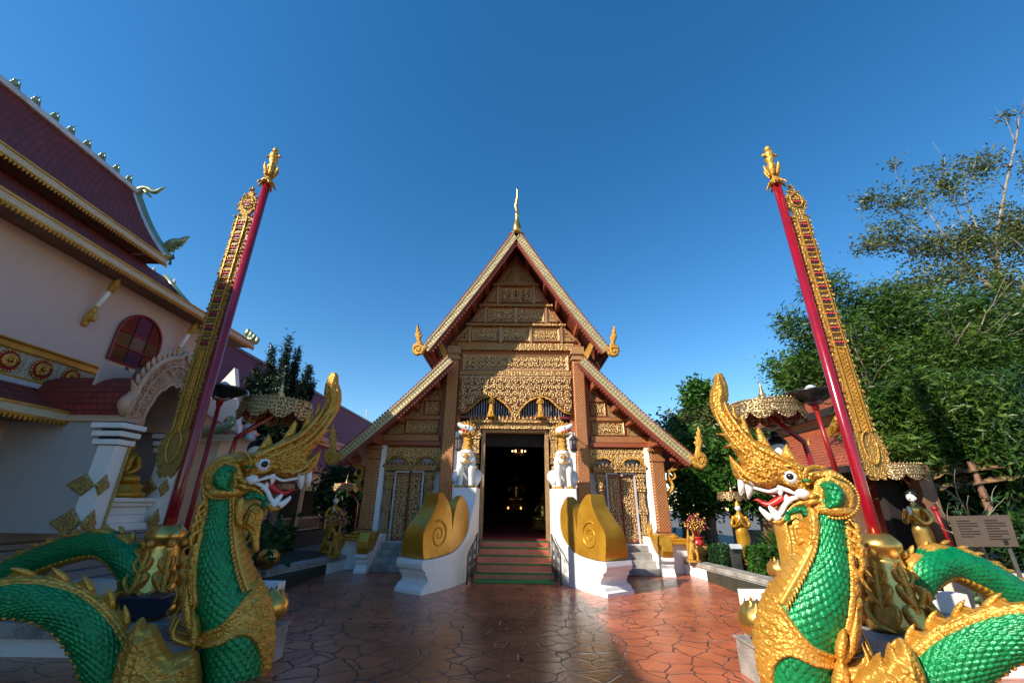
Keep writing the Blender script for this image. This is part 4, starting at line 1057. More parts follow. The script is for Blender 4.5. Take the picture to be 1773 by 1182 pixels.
def naga(side, name_lab, neck, body, rear, yN, yR, headmap, extra=(), T_=.0):
    sg = 1 if side > 0 else -1
    root = thing('serpent_statue', name_lab, 'serpent', (neck[-1] and at(neck[4][0], neck[4][1], yN).x, yN, 0), 'crowned serpent statues')
    # the statue stands in a vertical plane turned to its own bearing
    c0 = at(neck[4][0], neck[4][1], yN); pn = Vector((c0.x, c0.y, 0)).normalized(); pe = Vector((pn.y, -pn.x, 0)); eye0 = Vector((0, 0, CAM_H))
    def AT(u, v, d=0): r_ = ray(u, v); return eye0+r_*(((c0-eye0).dot(pn)+d)/r_.dot(pn))
    def S2(p): return ((p-c0).dot(pe), p.z)
    def toW(a, b, t): q_ = c0+pe*a+pn*t; return (q_.x, q_.y, b)
    # ---------- neck and body, one continuous tube
    allp = neck+body
    pts = []; rad = []
    for u, v, hw, dy in allp:
        p = AT(u, v, dy); pts.append(p); rad.append(.92*(AT(u-hw, v, dy)-AT(u+hw, v, dy)).length/2)
    sp = Spine(pts, rad, 8, sg, bn=tuple(pn))
    # keep the in-plane normal towards the belly side
    q0 = sp.N[4]; 
    if q0[0]*sg > 0: sp.N *= -1
    L = sp.L[-1]
    nl = [sp.L[8*i] for i in range(len(allp))]      # arc length at each control point
    MBx = MB(); sp.skin(MBx, .0085, 230, lambda S_, A_, r: scale_h(S_, A_+PI, .054, 30)*.021-.004)
    MBx.build('scaled_body', 'green', root, smooth=True)
    # belly plates on the neck
    lA, lB = nl[0], nl[5]
    def belly(S_, A_, r):
        wv = 1.02; edge = sstep(wv-np.abs(A_), 0, .1); fr = (S_ / .085+.25*np.cos(A_*2)) % 1
        rim = sstep(.17-np.abs(np.abs(A_)-(wv-.12)), 0, .05)*.016
        return -.03+edge*(.052+.022*fr**.7*(np.abs(A_) < wv-.22))+rim*edge
    MBx = MB(); sp.skin(MBx, .012, 70, belly, lA, nl[4]+.1, a0=-1.5, a1=1.5); MBx.build('belly_plates', 'goldsmooth', root, smooth=True)
    # serrated edge leaves of the belly plates
    for m in (-1, 1):
        q = MB(); l = lA+.05
        while l < nl[4]+.06:
            p, n_, d = sp.point(l, m*1.02, .02); p2, n2, d2 = sp.point(l+.06, m*1.16, .03)
            q.flame([p, (p+p2)/2+n_*.012, p2], .018, 6, .6, sub=2); l += .052
        q.build('belly_edging', 'goldplain', root, smooth=True)
    # chest ornament and girdle
    c1, c2, c3 = nl[3], nl[4], nl[5]
    def chest(S_, A_, r):
        a = np.abs(A_); top = c2-.06+.24*np.minimum(a/(PI/2), 1.25); bot = top+.26+1.3*np.exp(-(a/.85)**2)
        e = sstep(S_-top, 0, .04)*sstep(bot-S_, 0, .04); rim = (sstep(.035-np.abs(S_-top-.05), 0, .02)+sstep(.035-np.abs(S_-bot+.05), 0, .02))*.02
        rel = curlfield(A_*np.mean(r), S_, .085)*.05*sstep(1.5-a, 0, .5)+curlfield(A_*np.mean(r), S_, .05, 5)*.02
        return -.05+e*(.07+rel*.65)+rim*e*.8
    MBx = MB(); sp.skin(MBx, .011, 190, chest, c1, min(c3+.9, L)); MBx.build('chest_ornament', 'goldplain', root, smooth=True)
    # dorsal fin running down the neck
    q = MB(); l = nl[0]+.1
    while l < nl[4]:
        p, n_, d = sp.point(l, PI, -.02); ln = .26 if l < nl[2] else .16
        for k in (-1, 0, 1):
            off = pn*k*.07; q.flame([p+off, p+n_*ln*.45+d*.08+off*1.3, p+n_*ln*.4+d*.24+off, p+n_*ln*.75+d*.36+off], .055, 8, .5, sub=4)
        l += .115
    for k in (-1, 1):
        q.tube([sp.point(nl[0]+(nl[4]-nl[0])*i/30, PI-k*.42, .015)[0] for i in range(31)], .035, 8)
    q.build('mane', 'goldplain', root, smooth=True)
    # S-shaped fin behind the chest
    q = MB()
    for k in range(4):
        p, n_, d = sp.point(nl[4]+.1+k*.03, PI+(k-1.5)*.24, -.03)
        q.flame([p+d*.3, p+n_*.10, p+n_*.08-d*.25, p+n_*.02-d*.48], .07, 8, .6, sub=6)
        q.flame([p+d*.2, p+n_*.16+d*.1, p+n_*.26-d*.06, p+n_*.16-d*.2], .05, 8, .6, sub=6)
    q.build('chest_fin', 'goldplain', root, smooth=True)
    # spine ridge over the body hump
    b0 = nl[len(neck)+2]; b1 = L
    def ridge(S_, A_, r):
        a = np.abs(np.abs(A_)-PI); w_ = .62; e = sstep(w_-a, 0, .06)
        fr = (S_/.2) % 1; z = .03*np.sin(S_*95)*sstep(a-w_+.16, 0, .08)
        return -.03+e*(.05+.035*(a < .3)*(.4+.6*fr)+.02*sstep(.05-np.abs(a-.38), 0, .03))+z*e*.3
    MBx = MB(); sp.skin(MBx, .012, 60, ridge, b0, b1, a0=PI-.9, a1=PI+.9); MBx.build('spine_ridge', 'goldplain', root, smooth=True)
    q = MB(); l = b0+.1
    while l < b1-.1:
        p, n_, d = sp.point(l, PI, .03); q.add([p-d*.09+pn*.05, p-d*.09-pn*.05, p+d*.09-pn*.05, p+d*.09+pn*.05, p+n_*.06+d*.05], [(0, 1, 4), (1, 2, 4), (2, 3, 4), (3, 0, 4)])
        q.flame([p-d*.1, p+n_*.05, p+n_*.085+d*.1], .045, 6, .6, sub=3); l += .21
    q.build('spine_spikes', 'goldplain', root, smooth=True)
    def bbelly(S_, A_, r):
        a = np.abs(A_); return -.03+sstep(.55-a, 0, .06)*(.045+.012*np.sin(S_*70))
    MBx = MB(); sp.skin(MBx, .015, 40, bbelly, b0, b1, a0=-.8, a1=.8); MBx.build('body_belly', 'goldplain', root, smooth=True)
    # plumed collar where the body rises from the chest
    q = MB(); lc = nl[len(neck)+2]
    for k in range(9):
        a = PI+(k-4)*.36
        p, n_, d = sp.point(lc-.18, a, .0); p2, n2, d2 = sp.point(lc+.12, a, .03); p3, n3, d3 = sp.point(lc+.3, a, .14)
        q.flame([p-d*.1, p+n_*.08, p2+n2*.08, p3+n3*.02], .14, 10, .5, sub=6)
        q.flame([p-d*.05+n_*.05, p+n_*.14+d*.05, p2+n2*.14-d*.04], .06, 8, .6, sub=6)
    MBx = MB(); sp.skin(MBx, .012, 120, lambda S_, A_, r: .02+.07*np.sin(np.clip((S_-lc+.42)/.5, 0, 1)*PI)**.6+.014*np.sin(S_*110)+curlfield(A_*.4, S_, .07)*.02, lc-.42, lc+.08)
    MBx.build('collar', 'goldplain', root, smooth=True); q.build('plumes', 'goldplain', root, smooth=True)
    # explicit collar mass and S fin, traced
    for nm, pl, dy, T2 in extra:
        pw = [S2(AT(u, v, dy)) for u, v in pl]
        MB().puff(pw, (lambda dd: (lambda a, b, t: toW(a, b, dd+t)))(dy), T2, .014, relief=lambda P, d: .014*np.sin(d*75)*sstep(d, .01, .04)+curlfield(P[:, 0], P[:, 1], .08, 4)*.025*sstep(d, .05, .1)).build(nm, 'gold', root, smooth=True)
    # ---------- rear coil
    pts = []; rad = []
    for u, v, hw, dy in rear:
        p = at(u, v, yR+dy); pts.append(p); rad.append(hw*pxm(yR+dy, p.z)*(.4+.6*math.cos(math.atan((u-886)/FPX))))
    s2 = Spine(pts, rad, 8, sg)
    # spine side must be on the outside of the arch (up at the crown)
    mid = len(s2.P)//2
    if s2.N[mid][2] > 0: s2.N *= -1
    MBx = MB(); s2.skin(MBx, .010, 130, lambda S_, A_, r: scale_h(S_, A_+PI, .05, 22)*.018-.003); MBx.build('rear_coil', 'green', root, smooth=True)
    MBx = MB(); s2.skin(MBx, .015, 40, lambda S_, A_, r: -.03+sstep(.6-np.abs(np.abs(A_)-PI), 0, .06)*(.05+.02*np.sin(S_*20)), 0, s2.L[-1], a0=PI-.85, a1=PI+.85)
    l = .15
    while l < s2.L[-1]: p, n_, d = s2.point(l, PI, .02); MBx.flame([p-d*.06, p+n_*.04, p+n_*.06+d*.05], .035, 6, .6, sub=3); l += .17
    MBx.build('rear_spine_ridge', 'goldplain', root, smooth=True)
    MBx = MB(); s2.skin(MBx, .015, 36, lambda S_, A_, r: -.03+sstep(.7-np.abs(A_), 0, .06)*(.05+.012*np.sin(S_*80)), 0, s2.L[-1], a0=-.95, a1=.95)
    MBx.build('rear_belly', 'ochre', root, smooth=True)
    # ---------- head
    def W(u, v, dy=0):
        dy *= .74; u2, v2 = headmap(u, v); return AT(u2, v2)+pn*dy
    def P2(L_): return [S2(W(u, v)) for u, v in L_]
    mp0 = lambda dy: (lambda a, b, t: toW(a, b, dy+t))
    headL = [(1282, 838), (1270, 822), (1264, 800), (1262, 786), (1272, 795), (1284, 806), (1276, 788), (1266, 776), (1250, 775), (1264, 768), (1254, 757), (1239, 750), (1254, 750), (1246, 738), (1240, 728), (1232, 712),
             (1228, 697), (1229, 680), (1235, 665), (1236, 652), (1241, 646), (1250, 646), (1255, 654), (1260, 668), (1262, 684), (1259, 698), (1262, 712), (1270, 722), (1278, 733), (1290, 748), (1302, 758), (1318, 768), (1333, 774), (1352, 787),
             (1372, 797), (1396, 806), (1420, 812), (1434, 818), (1438, 828), (1430, 836), (1415, 836), (1404, 843), (1408, 856), (1400, 866), (1390, 858), (1374, 850), (1362, 844), (1352, 841), (1340, 846), (1330, 848), (1318, 844), (1306, 840), (1296, 834)]
    za, zb_ = S2(W(1262, 752))[1], S2(W(1255, 722))[1]
    def rel(P, d):
        k = sstep(P[:, 1], za, zb_)
        return (.008+.006*k)*np.sin(d*95+1.2)*sstep(d, .01, .04)+curlfield(P[:, 0], P[:, 1], .095, 3)*.045*sstep(d, .02, .07)*(1-.9*k)
    q = MB().puff(P2(headL), mp0(0), .18, .0115, relief=rel, power=.5)
    head = q.build('head', 'gold', root, smooth=True)
    # raised flames over the brow, crest and nape (both sides)
    q = MB()
    FL = [([(1390, 815), (1350, 795), (1305, 770), (1275, 735), (1258, 705), (1247, 665)], .05), ([(1380, 822), (1340, 803), (1296, 778), (1262, 740), (1244, 700), (1243, 668)], .045),
          ([(1345, 815), (1310, 800), (1275, 770), (1250, 735), (1237, 700), (1240, 675)], .04), ([(1340, 832), (1320, 815), (1300, 812), (1292, 822), (1302, 830)], .035),
          ([(1330, 818), (1305, 800), (1288, 782), (1268, 775)], .04), ([(1318, 838), (1296, 826), (1280, 808), (1268, 796)], .045), ([(1300, 838), (1286, 828), (1278, 815), (1270, 806)], .035),
          ([(1392, 828), (1378, 812), (1360, 808), (1344, 818), (1334, 832)], .035), ([(1400, 840), (1392, 828), (1396, 815), (1412, 808), (1432, 812)], .035), ([(1360, 800), (1340, 786), (1330, 782), (1322, 790), (1330, 797)], .028),
          ([(1330, 786), (1312, 772), (1303, 770), (1298, 778), (1305, 784)], .026), ([(1300, 765), (1284, 748), (1276, 747), (1272, 756), (1280, 762)], .024)]
    for m in (-1, 1):
        for pl, r in FL:
            n_ = len(pl); q.flame([W(u, v, m*(.235 if i < n_-2 else (.17 if v > 740 else .10))) for i, (u, v) in enumerate(pl)], r*.8, 8, .7, sub=7)
    q.build('head_flames', 'goldplain', head, smooth=True)
    # spine flames on the crest
    q = MB()
    for pl in ([(1281, 742), (1284, 732), (1281, 722), (1286, 716), (1291, 728), (1298, 746), (1305, 760)], [(1312, 766), (1311, 756), (1308, 745), (1314, 738), (1321, 750), (1330, 764), (1338, 778)],
               [(1352, 790), (1356, 776), (1362, 767), (1368, 778), (1376, 790), (1384, 802)], [(1266, 718), (1268, 710), (1266, 700), (1272, 706), (1277, 720), (1283, 736)]):
        q.puff(P2(pl), mp0(0), .05, .016, relief=lambda P, d: .008*np.sin(d*140))
    q.build('crest_fins', 'goldplain', head, smooth=True)
    # eyes
    for m in (-1, 1):
        c = W(1370, 826, m*.2); r = (W(1357, 826)-W(1383, 826)).length*.55
        MB().ball(c, r, 16, (1, .9, 1.05)).build('eyeball', 'wstatue', head, smooth=True)
        MB().ball(c-pe*.012*sg+pn*m*r*.5, r*.56, 14).build('pupil', 'black', head, smooth=True)
        e = MB(); e.tube([c+pe*math.cos(a)*r*1.12+Vector((0, 0, math.sin(a)*r*1.12)) for a in [i*PI/10 for i in range(21)]], .02, 8)
        e.build('eyelid', 'goldplain', head, smooth=True)
    # upper gum, fangs
    q = MB()
    for m in (-1, 1):
        q.tube(smooth_path([W(1290, 838, m*.10), W(1302, 843, m*.15), W(1318, 848, m*.17), W(1334, 851, m*.18), (W(1350, 846, m*.18)), W(1364, 850, m*.18), W(1378, 855, m*.18), W(1390, 858, m*.18)], 5), .018, 8)
        q.ball(W(1389, 855, m*.19), .065, 12, (1.3, .7, .9))
        for u, v, ln, r in ((1299, 838, 26, .052), (1285, 836, 22, .042), (1352, 846, 15, .038)):
            MB().fang([W(u, v-4, m*.14), W(u-1, v+ln*.5, m*.15), W(u-(3 if u < 1300 else -2), v+ln, m*.12)], r).build('fang', 'wstatue', head, smooth=True)
    q.build('upper_gum', 'wstatue', head, smooth=True)
    MB().puff(P2([(1300, 846), (1330, 850), (1352, 845), (1385, 856), (1396, 864), (1380, 866), (1360, 876), (1348, 890), (1340, 890), (1346, 876), (1352, 866), (1345, 858), (1320, 854)]), mp0(0), .085, .02).build('mouth', 'mouth', head, smooth=True)
    q = MB().tube(smooth_path([W(1372, 862), W(1356, 861, -.02), W(1344, 868, -.04), W(1332, 873, -.05), W(1320, 870, -.05), W(1312, 865, -.06), W(1304, 866, -.06)], 5), smooth_vals([.09, .085, .065, .05, .035, .022, .004], 5), 10, flat=.7)
    q.build('tongue', 'tongue', head, smooth=True)
    # lower jaw
    jaw = MB().puff(P2([(1330, 900), (1340, 907), (1352, 911), (1362, 902), (1366, 890), (1376, 880), (1390, 877), (1402, 884), (1412, 880), (1418, 866), (1408, 856), (1396, 858), (1384, 862), (1370, 870), (1360, 880), (1354, 892), (1344, 896)]), mp0(0), .15, .016,
                    relief=lambda P, d: .010*np.sin(d*120)).build('lower_jaw', 'goldplain', root, smooth=True)
    q = MB()
    for m in (-1, 1):
        q.tube(smooth_path([W(1384, 860, m*.15), W(1370, 864, m*.16), W(1360, 873, m*.16), W(1353, 886, m*.16), W(1343, 894, m*.13), W(1332, 891, m*.10)], 5), smooth_vals([.022, .028, .028, .028, .03, .015], 5), 8)
        for pl, r in (([(1336, 897), (1327, 890), (1318, 881), (1316, 876)], .036), ([(1350, 898), (1342, 888), (1334, 878), (1333, 874)], .042), ([(1366, 872), (1362, 862), (1361, 855)], .036)):
            MB().fang([W(u, v, m*.12) for u, v in pl], r*1.15).build('fang', 'wstatue', jaw, smooth=True)
    q.build('lower_gum', 'wstatue', jaw, smooth=True)
    # scaled cheek, collar band, chin ring
    def srel(P, d): return scale_h(P[:, 1]*-1+5, P[:, 0]*2*PI, .05, 18)*.026
    MB().puff(P2([(1410, 877), (1425, 868), (1420, 852), (1414, 838), (1424, 830), (1438, 830), (1454, 838), (1465, 854), (1465, 872), (1455, 884), (1438, 887), (1420, 884)]), mp0(0), .25, .011, relief=srel, rim=.35).build('cheek_scales', 'green', root, smooth=True)
    MB().puff(P2([(1398, 868), (1408, 884), (1424, 898), (1448, 902), (1468, 896), (1480, 880), (1481, 858), (1474, 838), (1458, 822), (1440, 812), (1424, 812), (1412, 822), (1404, 838), (1400, 852)]), mp0(0), .15, .013, rim=.5,
              relief=lambda P, d: .013*np.sin(d*62+1)*sstep(d, .01, .03)).build('collar_plate', 'goldplain', root, smooth=True)
    MB().puff(P2([(1380, 833), (1390, 828), (1398, 827), (1405, 832), (1404, 838), (1392, 838)]), mp0(0), .20, .012, relief=srel).build('temple_scales', 'green', head, smooth=True)
    q = MB()
    for m in (-1, 1):
        for i in range(26):
            a = -1.9+i*.13; c = W(1438, 857); p = c+pe*(.225*math.cos(a)*sg)+pn*m*.19+Vector((0, 0, .225*math.sin(a)-.01)); q.ball(p, .016, 6)
    q.lathe([(.20, -.04), (.23, 0), (.23, .04), (.18, .08)], W(1438, 886), 24, axis=(.1*sg, 0, 1))
    q.build('collar_band', 'goldplain', root, smooth=True)
    q = MB()
    for m in (-1, 0, 1):
        q.tube(smooth_path([W(1362, 902, m*.1), W(1362, 888, m*.1), W(1376, 882, m*.1), W(1392, 882, m*.1), W(1397, 892, m*.1)], 4), .045, 10)
    q.build('chin_scales', 'greenf', root, smooth=True)
    MB().puff(P2([(1362, 905), (1378, 895), (1392, 902), (1400, 918), (1406, 932), (1404, 942), (1390, 950), (1384, 965), (1382, 980), (1375, 986), (1369, 980), (1370, 960), (1368, 935), (1364, 918)]), mp0(0), .09, .016,
              relief=lambda P, d: .012*np.sin(d*110)).build('beard', 'goldplain', root, smooth=True)
    q = MB()
    for m in (-1, 1):
        q = MB()
        for pl in ([(1408, 890), (1412, 915), (1408, 935), (1400, 940)], [(1398, 872), (1406, 868), (1414, 868), (1419, 872)], [(1400, 862), (1408, 858), (1416, 857)]):
            q.flame([W(u, v, m*.24) for u, v in pl], .05, 8, .6, sub=5)
        q.build('jaw_flames', 'goldplain', root, smooth=True)
    return root

naga(1, 'green scaled crowned serpent with golden head, sunlit, at the right foreground',
     [(1436, 868, 34, 0), (1431, 900, 36, 0), (1432, 950, 41, 0), (1420, 1000, 57, 0), (1400, 1050, 68, 0), (1381, 1090, 70, 0), (1376, 1130, 69, 0), (1382, 1182, 65, 0)],
     [(1410, 1235, 62, 0), (1470, 1262, 60, 0), (1540, 1240, 58, -.02), (1600, 1190, 58, -.05), (1665, 1135, 58, -.1), (1735, 1100, 52, -.15), (1810, 1092, 50, -.2), (1900, 1120, 52, -.3), (1980, 1190, 52, -.3)],
     [(1565, 1085, 20, .1), (1580, 1030, 26, .05), (1596, 990, 31, 0), (1635, 972, 31, 0), (1690, 990, 33, 0), (1745, 1022, 35, 0), (1810, 1062, 36, 0), (1900, 1110, 36, 0)],
     5.2, 6.1, lambda u, v: (u, v),
     [('plumed_collar', [(1486, 1158), (1500, 1152), (1517, 1131), (1522, 1129), (1530, 1140), (1536, 1114), (1541, 1111), (1550, 1124), (1555, 1104), (1561, 1103), (1575, 1115), (1590, 1140), (1602, 1165), (1608, 1195), (1590, 1250), (1470, 1250), (1472, 1190)], -.28, .22),
      ('chest_fin', [(1462, 1081), (1449, 1088), (1443, 1105), (1441, 1120), (1446, 1136), (1440, 1150), (1437, 1170), (1436, 1195), (1468, 1195), (1475, 1172), (1470, 1155), (1462, 1142), (1466, 1125), (1469, 1105)], -.15, .16)])
naga(-1, 'green scaled crowned serpent with golden head, shaded, at the left foreground',
     [(380, 842, 27, 0), (385, 871, 28, 0), (382, 914, 34, 0), (383, 969, 46, 0), (392, 1020, 54, 0), (408, 1070, 62, 0), (412, 1125, 61, 0), (405, 1182, 58, 0)],
     [(380, 1240, 56, 0), (320, 1262, 54, 0), (250, 1235, 50, 0), (200, 1180, 46, 0), (168, 1110, 44, 0), (120, 1058, 42, 0), (50, 1036, 42, 0), (-30, 1045, 44, -.1), (-120, 1080, 46, -.2), (-200, 1150, 46, -.2)],
     [(232, 1075, 18, .1), (240, 1030, 22, .05), (228, 975, 27, 0), (190, 943, 25, 0), (140, 945, 26, 0), (70, 968, 28, 0), (0, 1002, 31, 0), (-80, 1045, 32, 0)],
     5.5, 6.3, lambda u, v: (455-.92*(u-1370)-.045*(v-826), 805+.95*(v-826)-.09*(u-1370)),
     [('plumed_collar', [(190, 1190), (205, 1130), (222, 1096), (236, 1076), (246, 1066), (252, 1072), (254, 1082), (264, 1078), (270, 1080), (280, 1100), (288, 1118), (302, 1132), (316, 1128), (334, 1122), (346, 1132), (350, 1190), (340, 1250), (200, 1250)], -.28, .24),
      ('chest_fin', [(334, 1052), (347, 1068), (350, 1090), (346, 1108), (338, 1122), (346, 1140), (352, 1165), (350, 1195), (322, 1195), (320, 1165), (328, 1148), (332, 1128), (328, 1105), (330, 1075)], -.15, .16)])
M['boardbrown'] = plain('brown_board', (.10, .07, .05), (.085, .06, .042), rough=.5)
M['bluebox'] = plain('dark_blue_enamel', (.012, .03, .06), rough=.3)
# ================================================================== POLES WITH BANNERS
def pole(s, yP, lab, lab2):
    x = at(1520, 940, yP).x*s if s > 0 else -abs(at(290, 920, yP).x)
    zb = .37; z1 = 1.42*1.0; ztop = at(1338 if s > 0 else 462, 320, yP).z
    t = thing('banner_pole', lab, 'pole', (x, yP, zb), 'tall red banner poles')
    r = .072
    MB().lathe([(r*1.15, 1.2), (r, 2.0), (r, ztop)], (x, yP, 0), 24).build('shaft', 'red', t, smooth=True)
    # golden leaf base
    q = MB().lathe([(.40, zb), (.38, zb+.1), (.30, zb+.35), (.24, zb+.62), (.20, zb+.8), (.19, zb+.86), (.24, zb+.9), (.25, zb+.98), (.21, zb+1.03), (.17, zb+1.08), (.12, zb+1.1)], (x, yP, 0), 28)
    q.build('pole_base', 'goldshine', t, smooth=True)
    q = MB()
    for k in range(6):
        a = k*PI/3+.5; ca, sa = math.cos(a), math.sin(a); V = lambda rr, tt, z: (x+rr*ca-tt*sa, yP+rr*sa+tt*ca, zb+z)
        q.flame([V(.33, 0, .0), V(.31, 0, .25), V(.27, 0, .5), V(.24, 0, .72), V(.27, 0, .8)], .05, 8, .6)
        for m in (-1, 1):
            q.flame([V(.36, m*.03, .0), V(.38, m*.14, .15), V(.34, m*.15, .28), V(.36, m*.06, .33)], .05, 8, .6); q.flame([V(.31, m*.02, .28), V(.33, m*.11, .42), V(.28, m*.12, .5), V(.29, m*.04, .55)], .04, 8, .6)
            q.flame([V(.27, m*.01, .5), V(.28, m*.09, .6), V(.25, m*.09, .68), V(.27, m*.03, .72)], .03, 8, .6)
        q.ball(V(.23, 0, .86), .055, 8); q.flame([V(.40, -.12, .02), V(.46, 0, .06), V(.40, .12, .02)], .06, 8, .6)
    q.build('leaf_ornament', 'goldplain', t, smooth=True)
    # finial: garuda-like bust on a vase
    q = MB().lathe([(r*1.3, 0), (r*1.5, .05), (r*1.4, .1), (r*.7, .16), (r*.6, .24), (r*1.05, .38), (r*1.15, .46), (r*.7, .5), (r*.9, .56), (r*1.2, .62), (r*.8, .67)], (x, yP, ztop), 16)
    for k in range(8): a = k*PI/4; q.flame([(x+.1*math.cos(a), yP+.1*math.sin(a), ztop+.05), (x+.15*math.cos(a), yP+.15*math.sin(a), ztop+.0), (x+.16*math.cos(a), yP+.16*math.sin(a), ztop-.06)], .03, 6, sub=3)
    for k in range(6): a = k*PI/3; q.flame([(x+.06*math.cos(a), yP+.06*math.sin(a), ztop+.2), (x+.12*math.cos(a), yP+.12*math.sin(a), ztop+.36), (x+.14*math.cos(a), yP+.14*math.sin(a), ztop+.48)], .035, 6, sub=4)
    q.tube(smooth_path([(x, yP, ztop+.62), (x, yP-.02, ztop+.72), (x, yP, ztop+.8)], 4), smooth_vals([.07, .085, .05], 4), 10)
    q.ball((x, yP-.02, ztop+.86), .06, 10, (.95, 1, 1.1))
    for m in (-1, 1): q.flame([(x+m*.05, yP, ztop+.76), (x+m*.13, yP-.02, ztop+.7), (x+m*.10, yP-.09, ztop+.66)], .035, 6)
    q.build('finial', 'goldplain', t, smooth=True)
    # banner: its own thing hanging beside the shaft
    b = thing('hanging_banner', lab2, 'banner', (x+s*.3, yP-.02, 2.2), 'long gilded banners')
    u0, u1 = (1373, 1498) if s > 0 else (433, 293)
    zt = at(u0, 322 if s > 0 else 326, yP).z; zm = at(u0, 378, yP).z; zl = at(u1, 745, yP).z; zbm = at(u1, 812, yP).z
    bx = lambda z: x+s*(.25 + .0*(zm-z)); y0, y1 = yP-.035, yP+.035
    def outl(w0, n, zA, zB, xf):
        pass
    Lf = []
    n = 46
    for i in range(n+1):
        z = zm+(zl-zm)*i/n; Lf.append((z, .155+.0*i/n+.02*abs(math.sin(i*1.9))))
    def shape(k):    # half outline (w, z) top ornament, strip, bottom pendant
        top = [(0.0, zt), (.04, zt-.12), (.13, zt-.22), (.19, zt-.36), (.18, zt-.5), (.12, zt-.6), (.1, zm+.06), (.19, zm+.02)]
        st = [(w_, z) for z, w_ in Lf]
        bot = [(.2, zl-.05), (.26, zl-.22), (.25, zl-.4), (.18, zl-.5), (.1, zl-.68), (0, zbm-.1)]
        return [(w_*k, z) for w_, z in top+st+bot]
    H_ = shape(.86); poly = [(bx(z)+w_, z) for w_, z in H_]+[(bx(z)-w_, z) for w_, z in H_[-2:0:-1]]
    q = MB().xz(poly, y0+.01, y1-.01)
    # crusted edge of small leaves
    pts = [Vector(p) for p in poly]; N_ = len(pts); rr = random.Random(5)
    for i in range(N_):
        a, c = pts[i], pts[(i+1) % N_]; k = max(1, int((c-a).length/.045))
        for j in range(k):
            p = a+(c-a)*j/k; q.ball((p.x, yP-.02+rr.uniform(-.02, .02), p.y), rr.uniform(.02, .034), 5, (1, .8, 1)); (q.flame([(p.x, yP-.02, p.y), (p.x+.03*(1 if p.x > bx(0) else -1), yP-.03, p.y+.015), (p.x+.055*(1 if p.x > bx(0) else -1), yP-.02, p.y+.045)], .02, 5, .6, sub=2) if j % 2 else None)
    q.build('banner_board', 'banner_gold', b, smooth=False)
    q = MB()
    for dx in (-.085, .085):
        q.box((bx(0)+dx-.008, y0-.02, zl-.02), (bx(0)+dx+.008, y0+.005, zm))
    for dx in (-.04, .04): q.box((bx(0)+dx-.006, y0-.02, zl-.02), (bx(0)+dx+.006, y0+.005, zm-(zm-zl)*.66))
    c = Vector((bx(0), 0, zt-.34)); q.tube([(bx(0)+.105*math.sin(a)*(1 if math.cos(a) < .3 else 1-.5*(math.cos(a)-.3)), y0-.01, zt-.36+.15*math.cos(a)) for a in [i*PI/14 for i in range(29)]], .012, 6)
    q.tube([(bx(0)+.10*math.sin(a), y0-.01, zl-.22+.2*math.cos(a)*(1 if math.cos(a) > 0 else 1.3)) for a in [i*PI/14 for i in range(29)]], .012, 6)
    for j in range(40): q.ball((bx(0)+(-.018 if j % 2 else .018), y0-.006, zl+(zm-zl)*.33*(j/40)), .02, 5)
    q.box((bx(0)-.03, y0-.004, zl), (bx(0)+.03, y0+.006, zl+(zm-zl)*.33)); q.build('fillets', 'goldplain', b)
    for i in range(11):
        z = zm-.05-(zm-zl)*.66*i/10; h = (zm-zl)*.066*.64
        if i == 10: p_ = MB().lathe([(.07, 0), (.07, .01)], (bx(0), y0, zt-.38), 14, axis=(0, -1, 0)).build('picture_panel', 'darkblue', b); z = zt-.3; h = .14
        else: p_ = MB().box((bx(0)-.07, y0-.004, z-h), (bx(0)+.07, y0+.01, z)).build('picture_panel', 'darkblue', b)
        q2 = MB(); q3 = MB()
        for j in range(5): q2.ball((bx(0)-.06+.03*j, y0-.012, z-h*.72+.01*(j % 2)), .021, 5, (1, .6, 1))
        for j in range(4): q3.ball((bx(0)-.045+.03*j, y0-.012, z-h*.32+.008*(j % 2)), .019, 5, (1, .6, 1.3))
        q2.build('red_figures', 'tongue', p_, smooth=True); q3.build('gold_figures', 'goldplain', p_, smooth=True)
        if i < 10:
            q3 = MB()
            for j in range(7): q3.ball((bx(0)-.075+.025*j, y0-.01, z-h-.04), .015, 5)
            q3.build('bead_row', 'goldplain', b, smooth=True)
    # red lacquer spine between shaft and banner
    MB().box((min(x+s*.085, x+s*.12), yP-.02, zl), (max(x+s*.085, x+s*.12), yP+.02, zm)).build('red_edge', 'reddark', b)
M['banner_gold'] = carved('banner_gold', (.64, .42, .10), (.30, .16, .04), scale=18, dist=.01, lo=.25, hi=.5)
M['pinkgold'] = plain('pale_gold_fillet', (.75, .58, .38), rough=.3, metal=.5)
M['darkblue'] = plain('dark_mirror_panel', (.06, .07, .10), (.12, .03, .03), scale=20, rough=.25, metal=.3)
pole(1, 6.2, 'tall red lacquered pole with golden base and finial, sunlit, on the right', 'long gilded banner with picture panels beside the right red pole')
pole(-1, 6.45, 'tall red lacquered pole with golden base and finial, half shaded, on the left', 'long gilded banner with picture panels beside the left red pole')

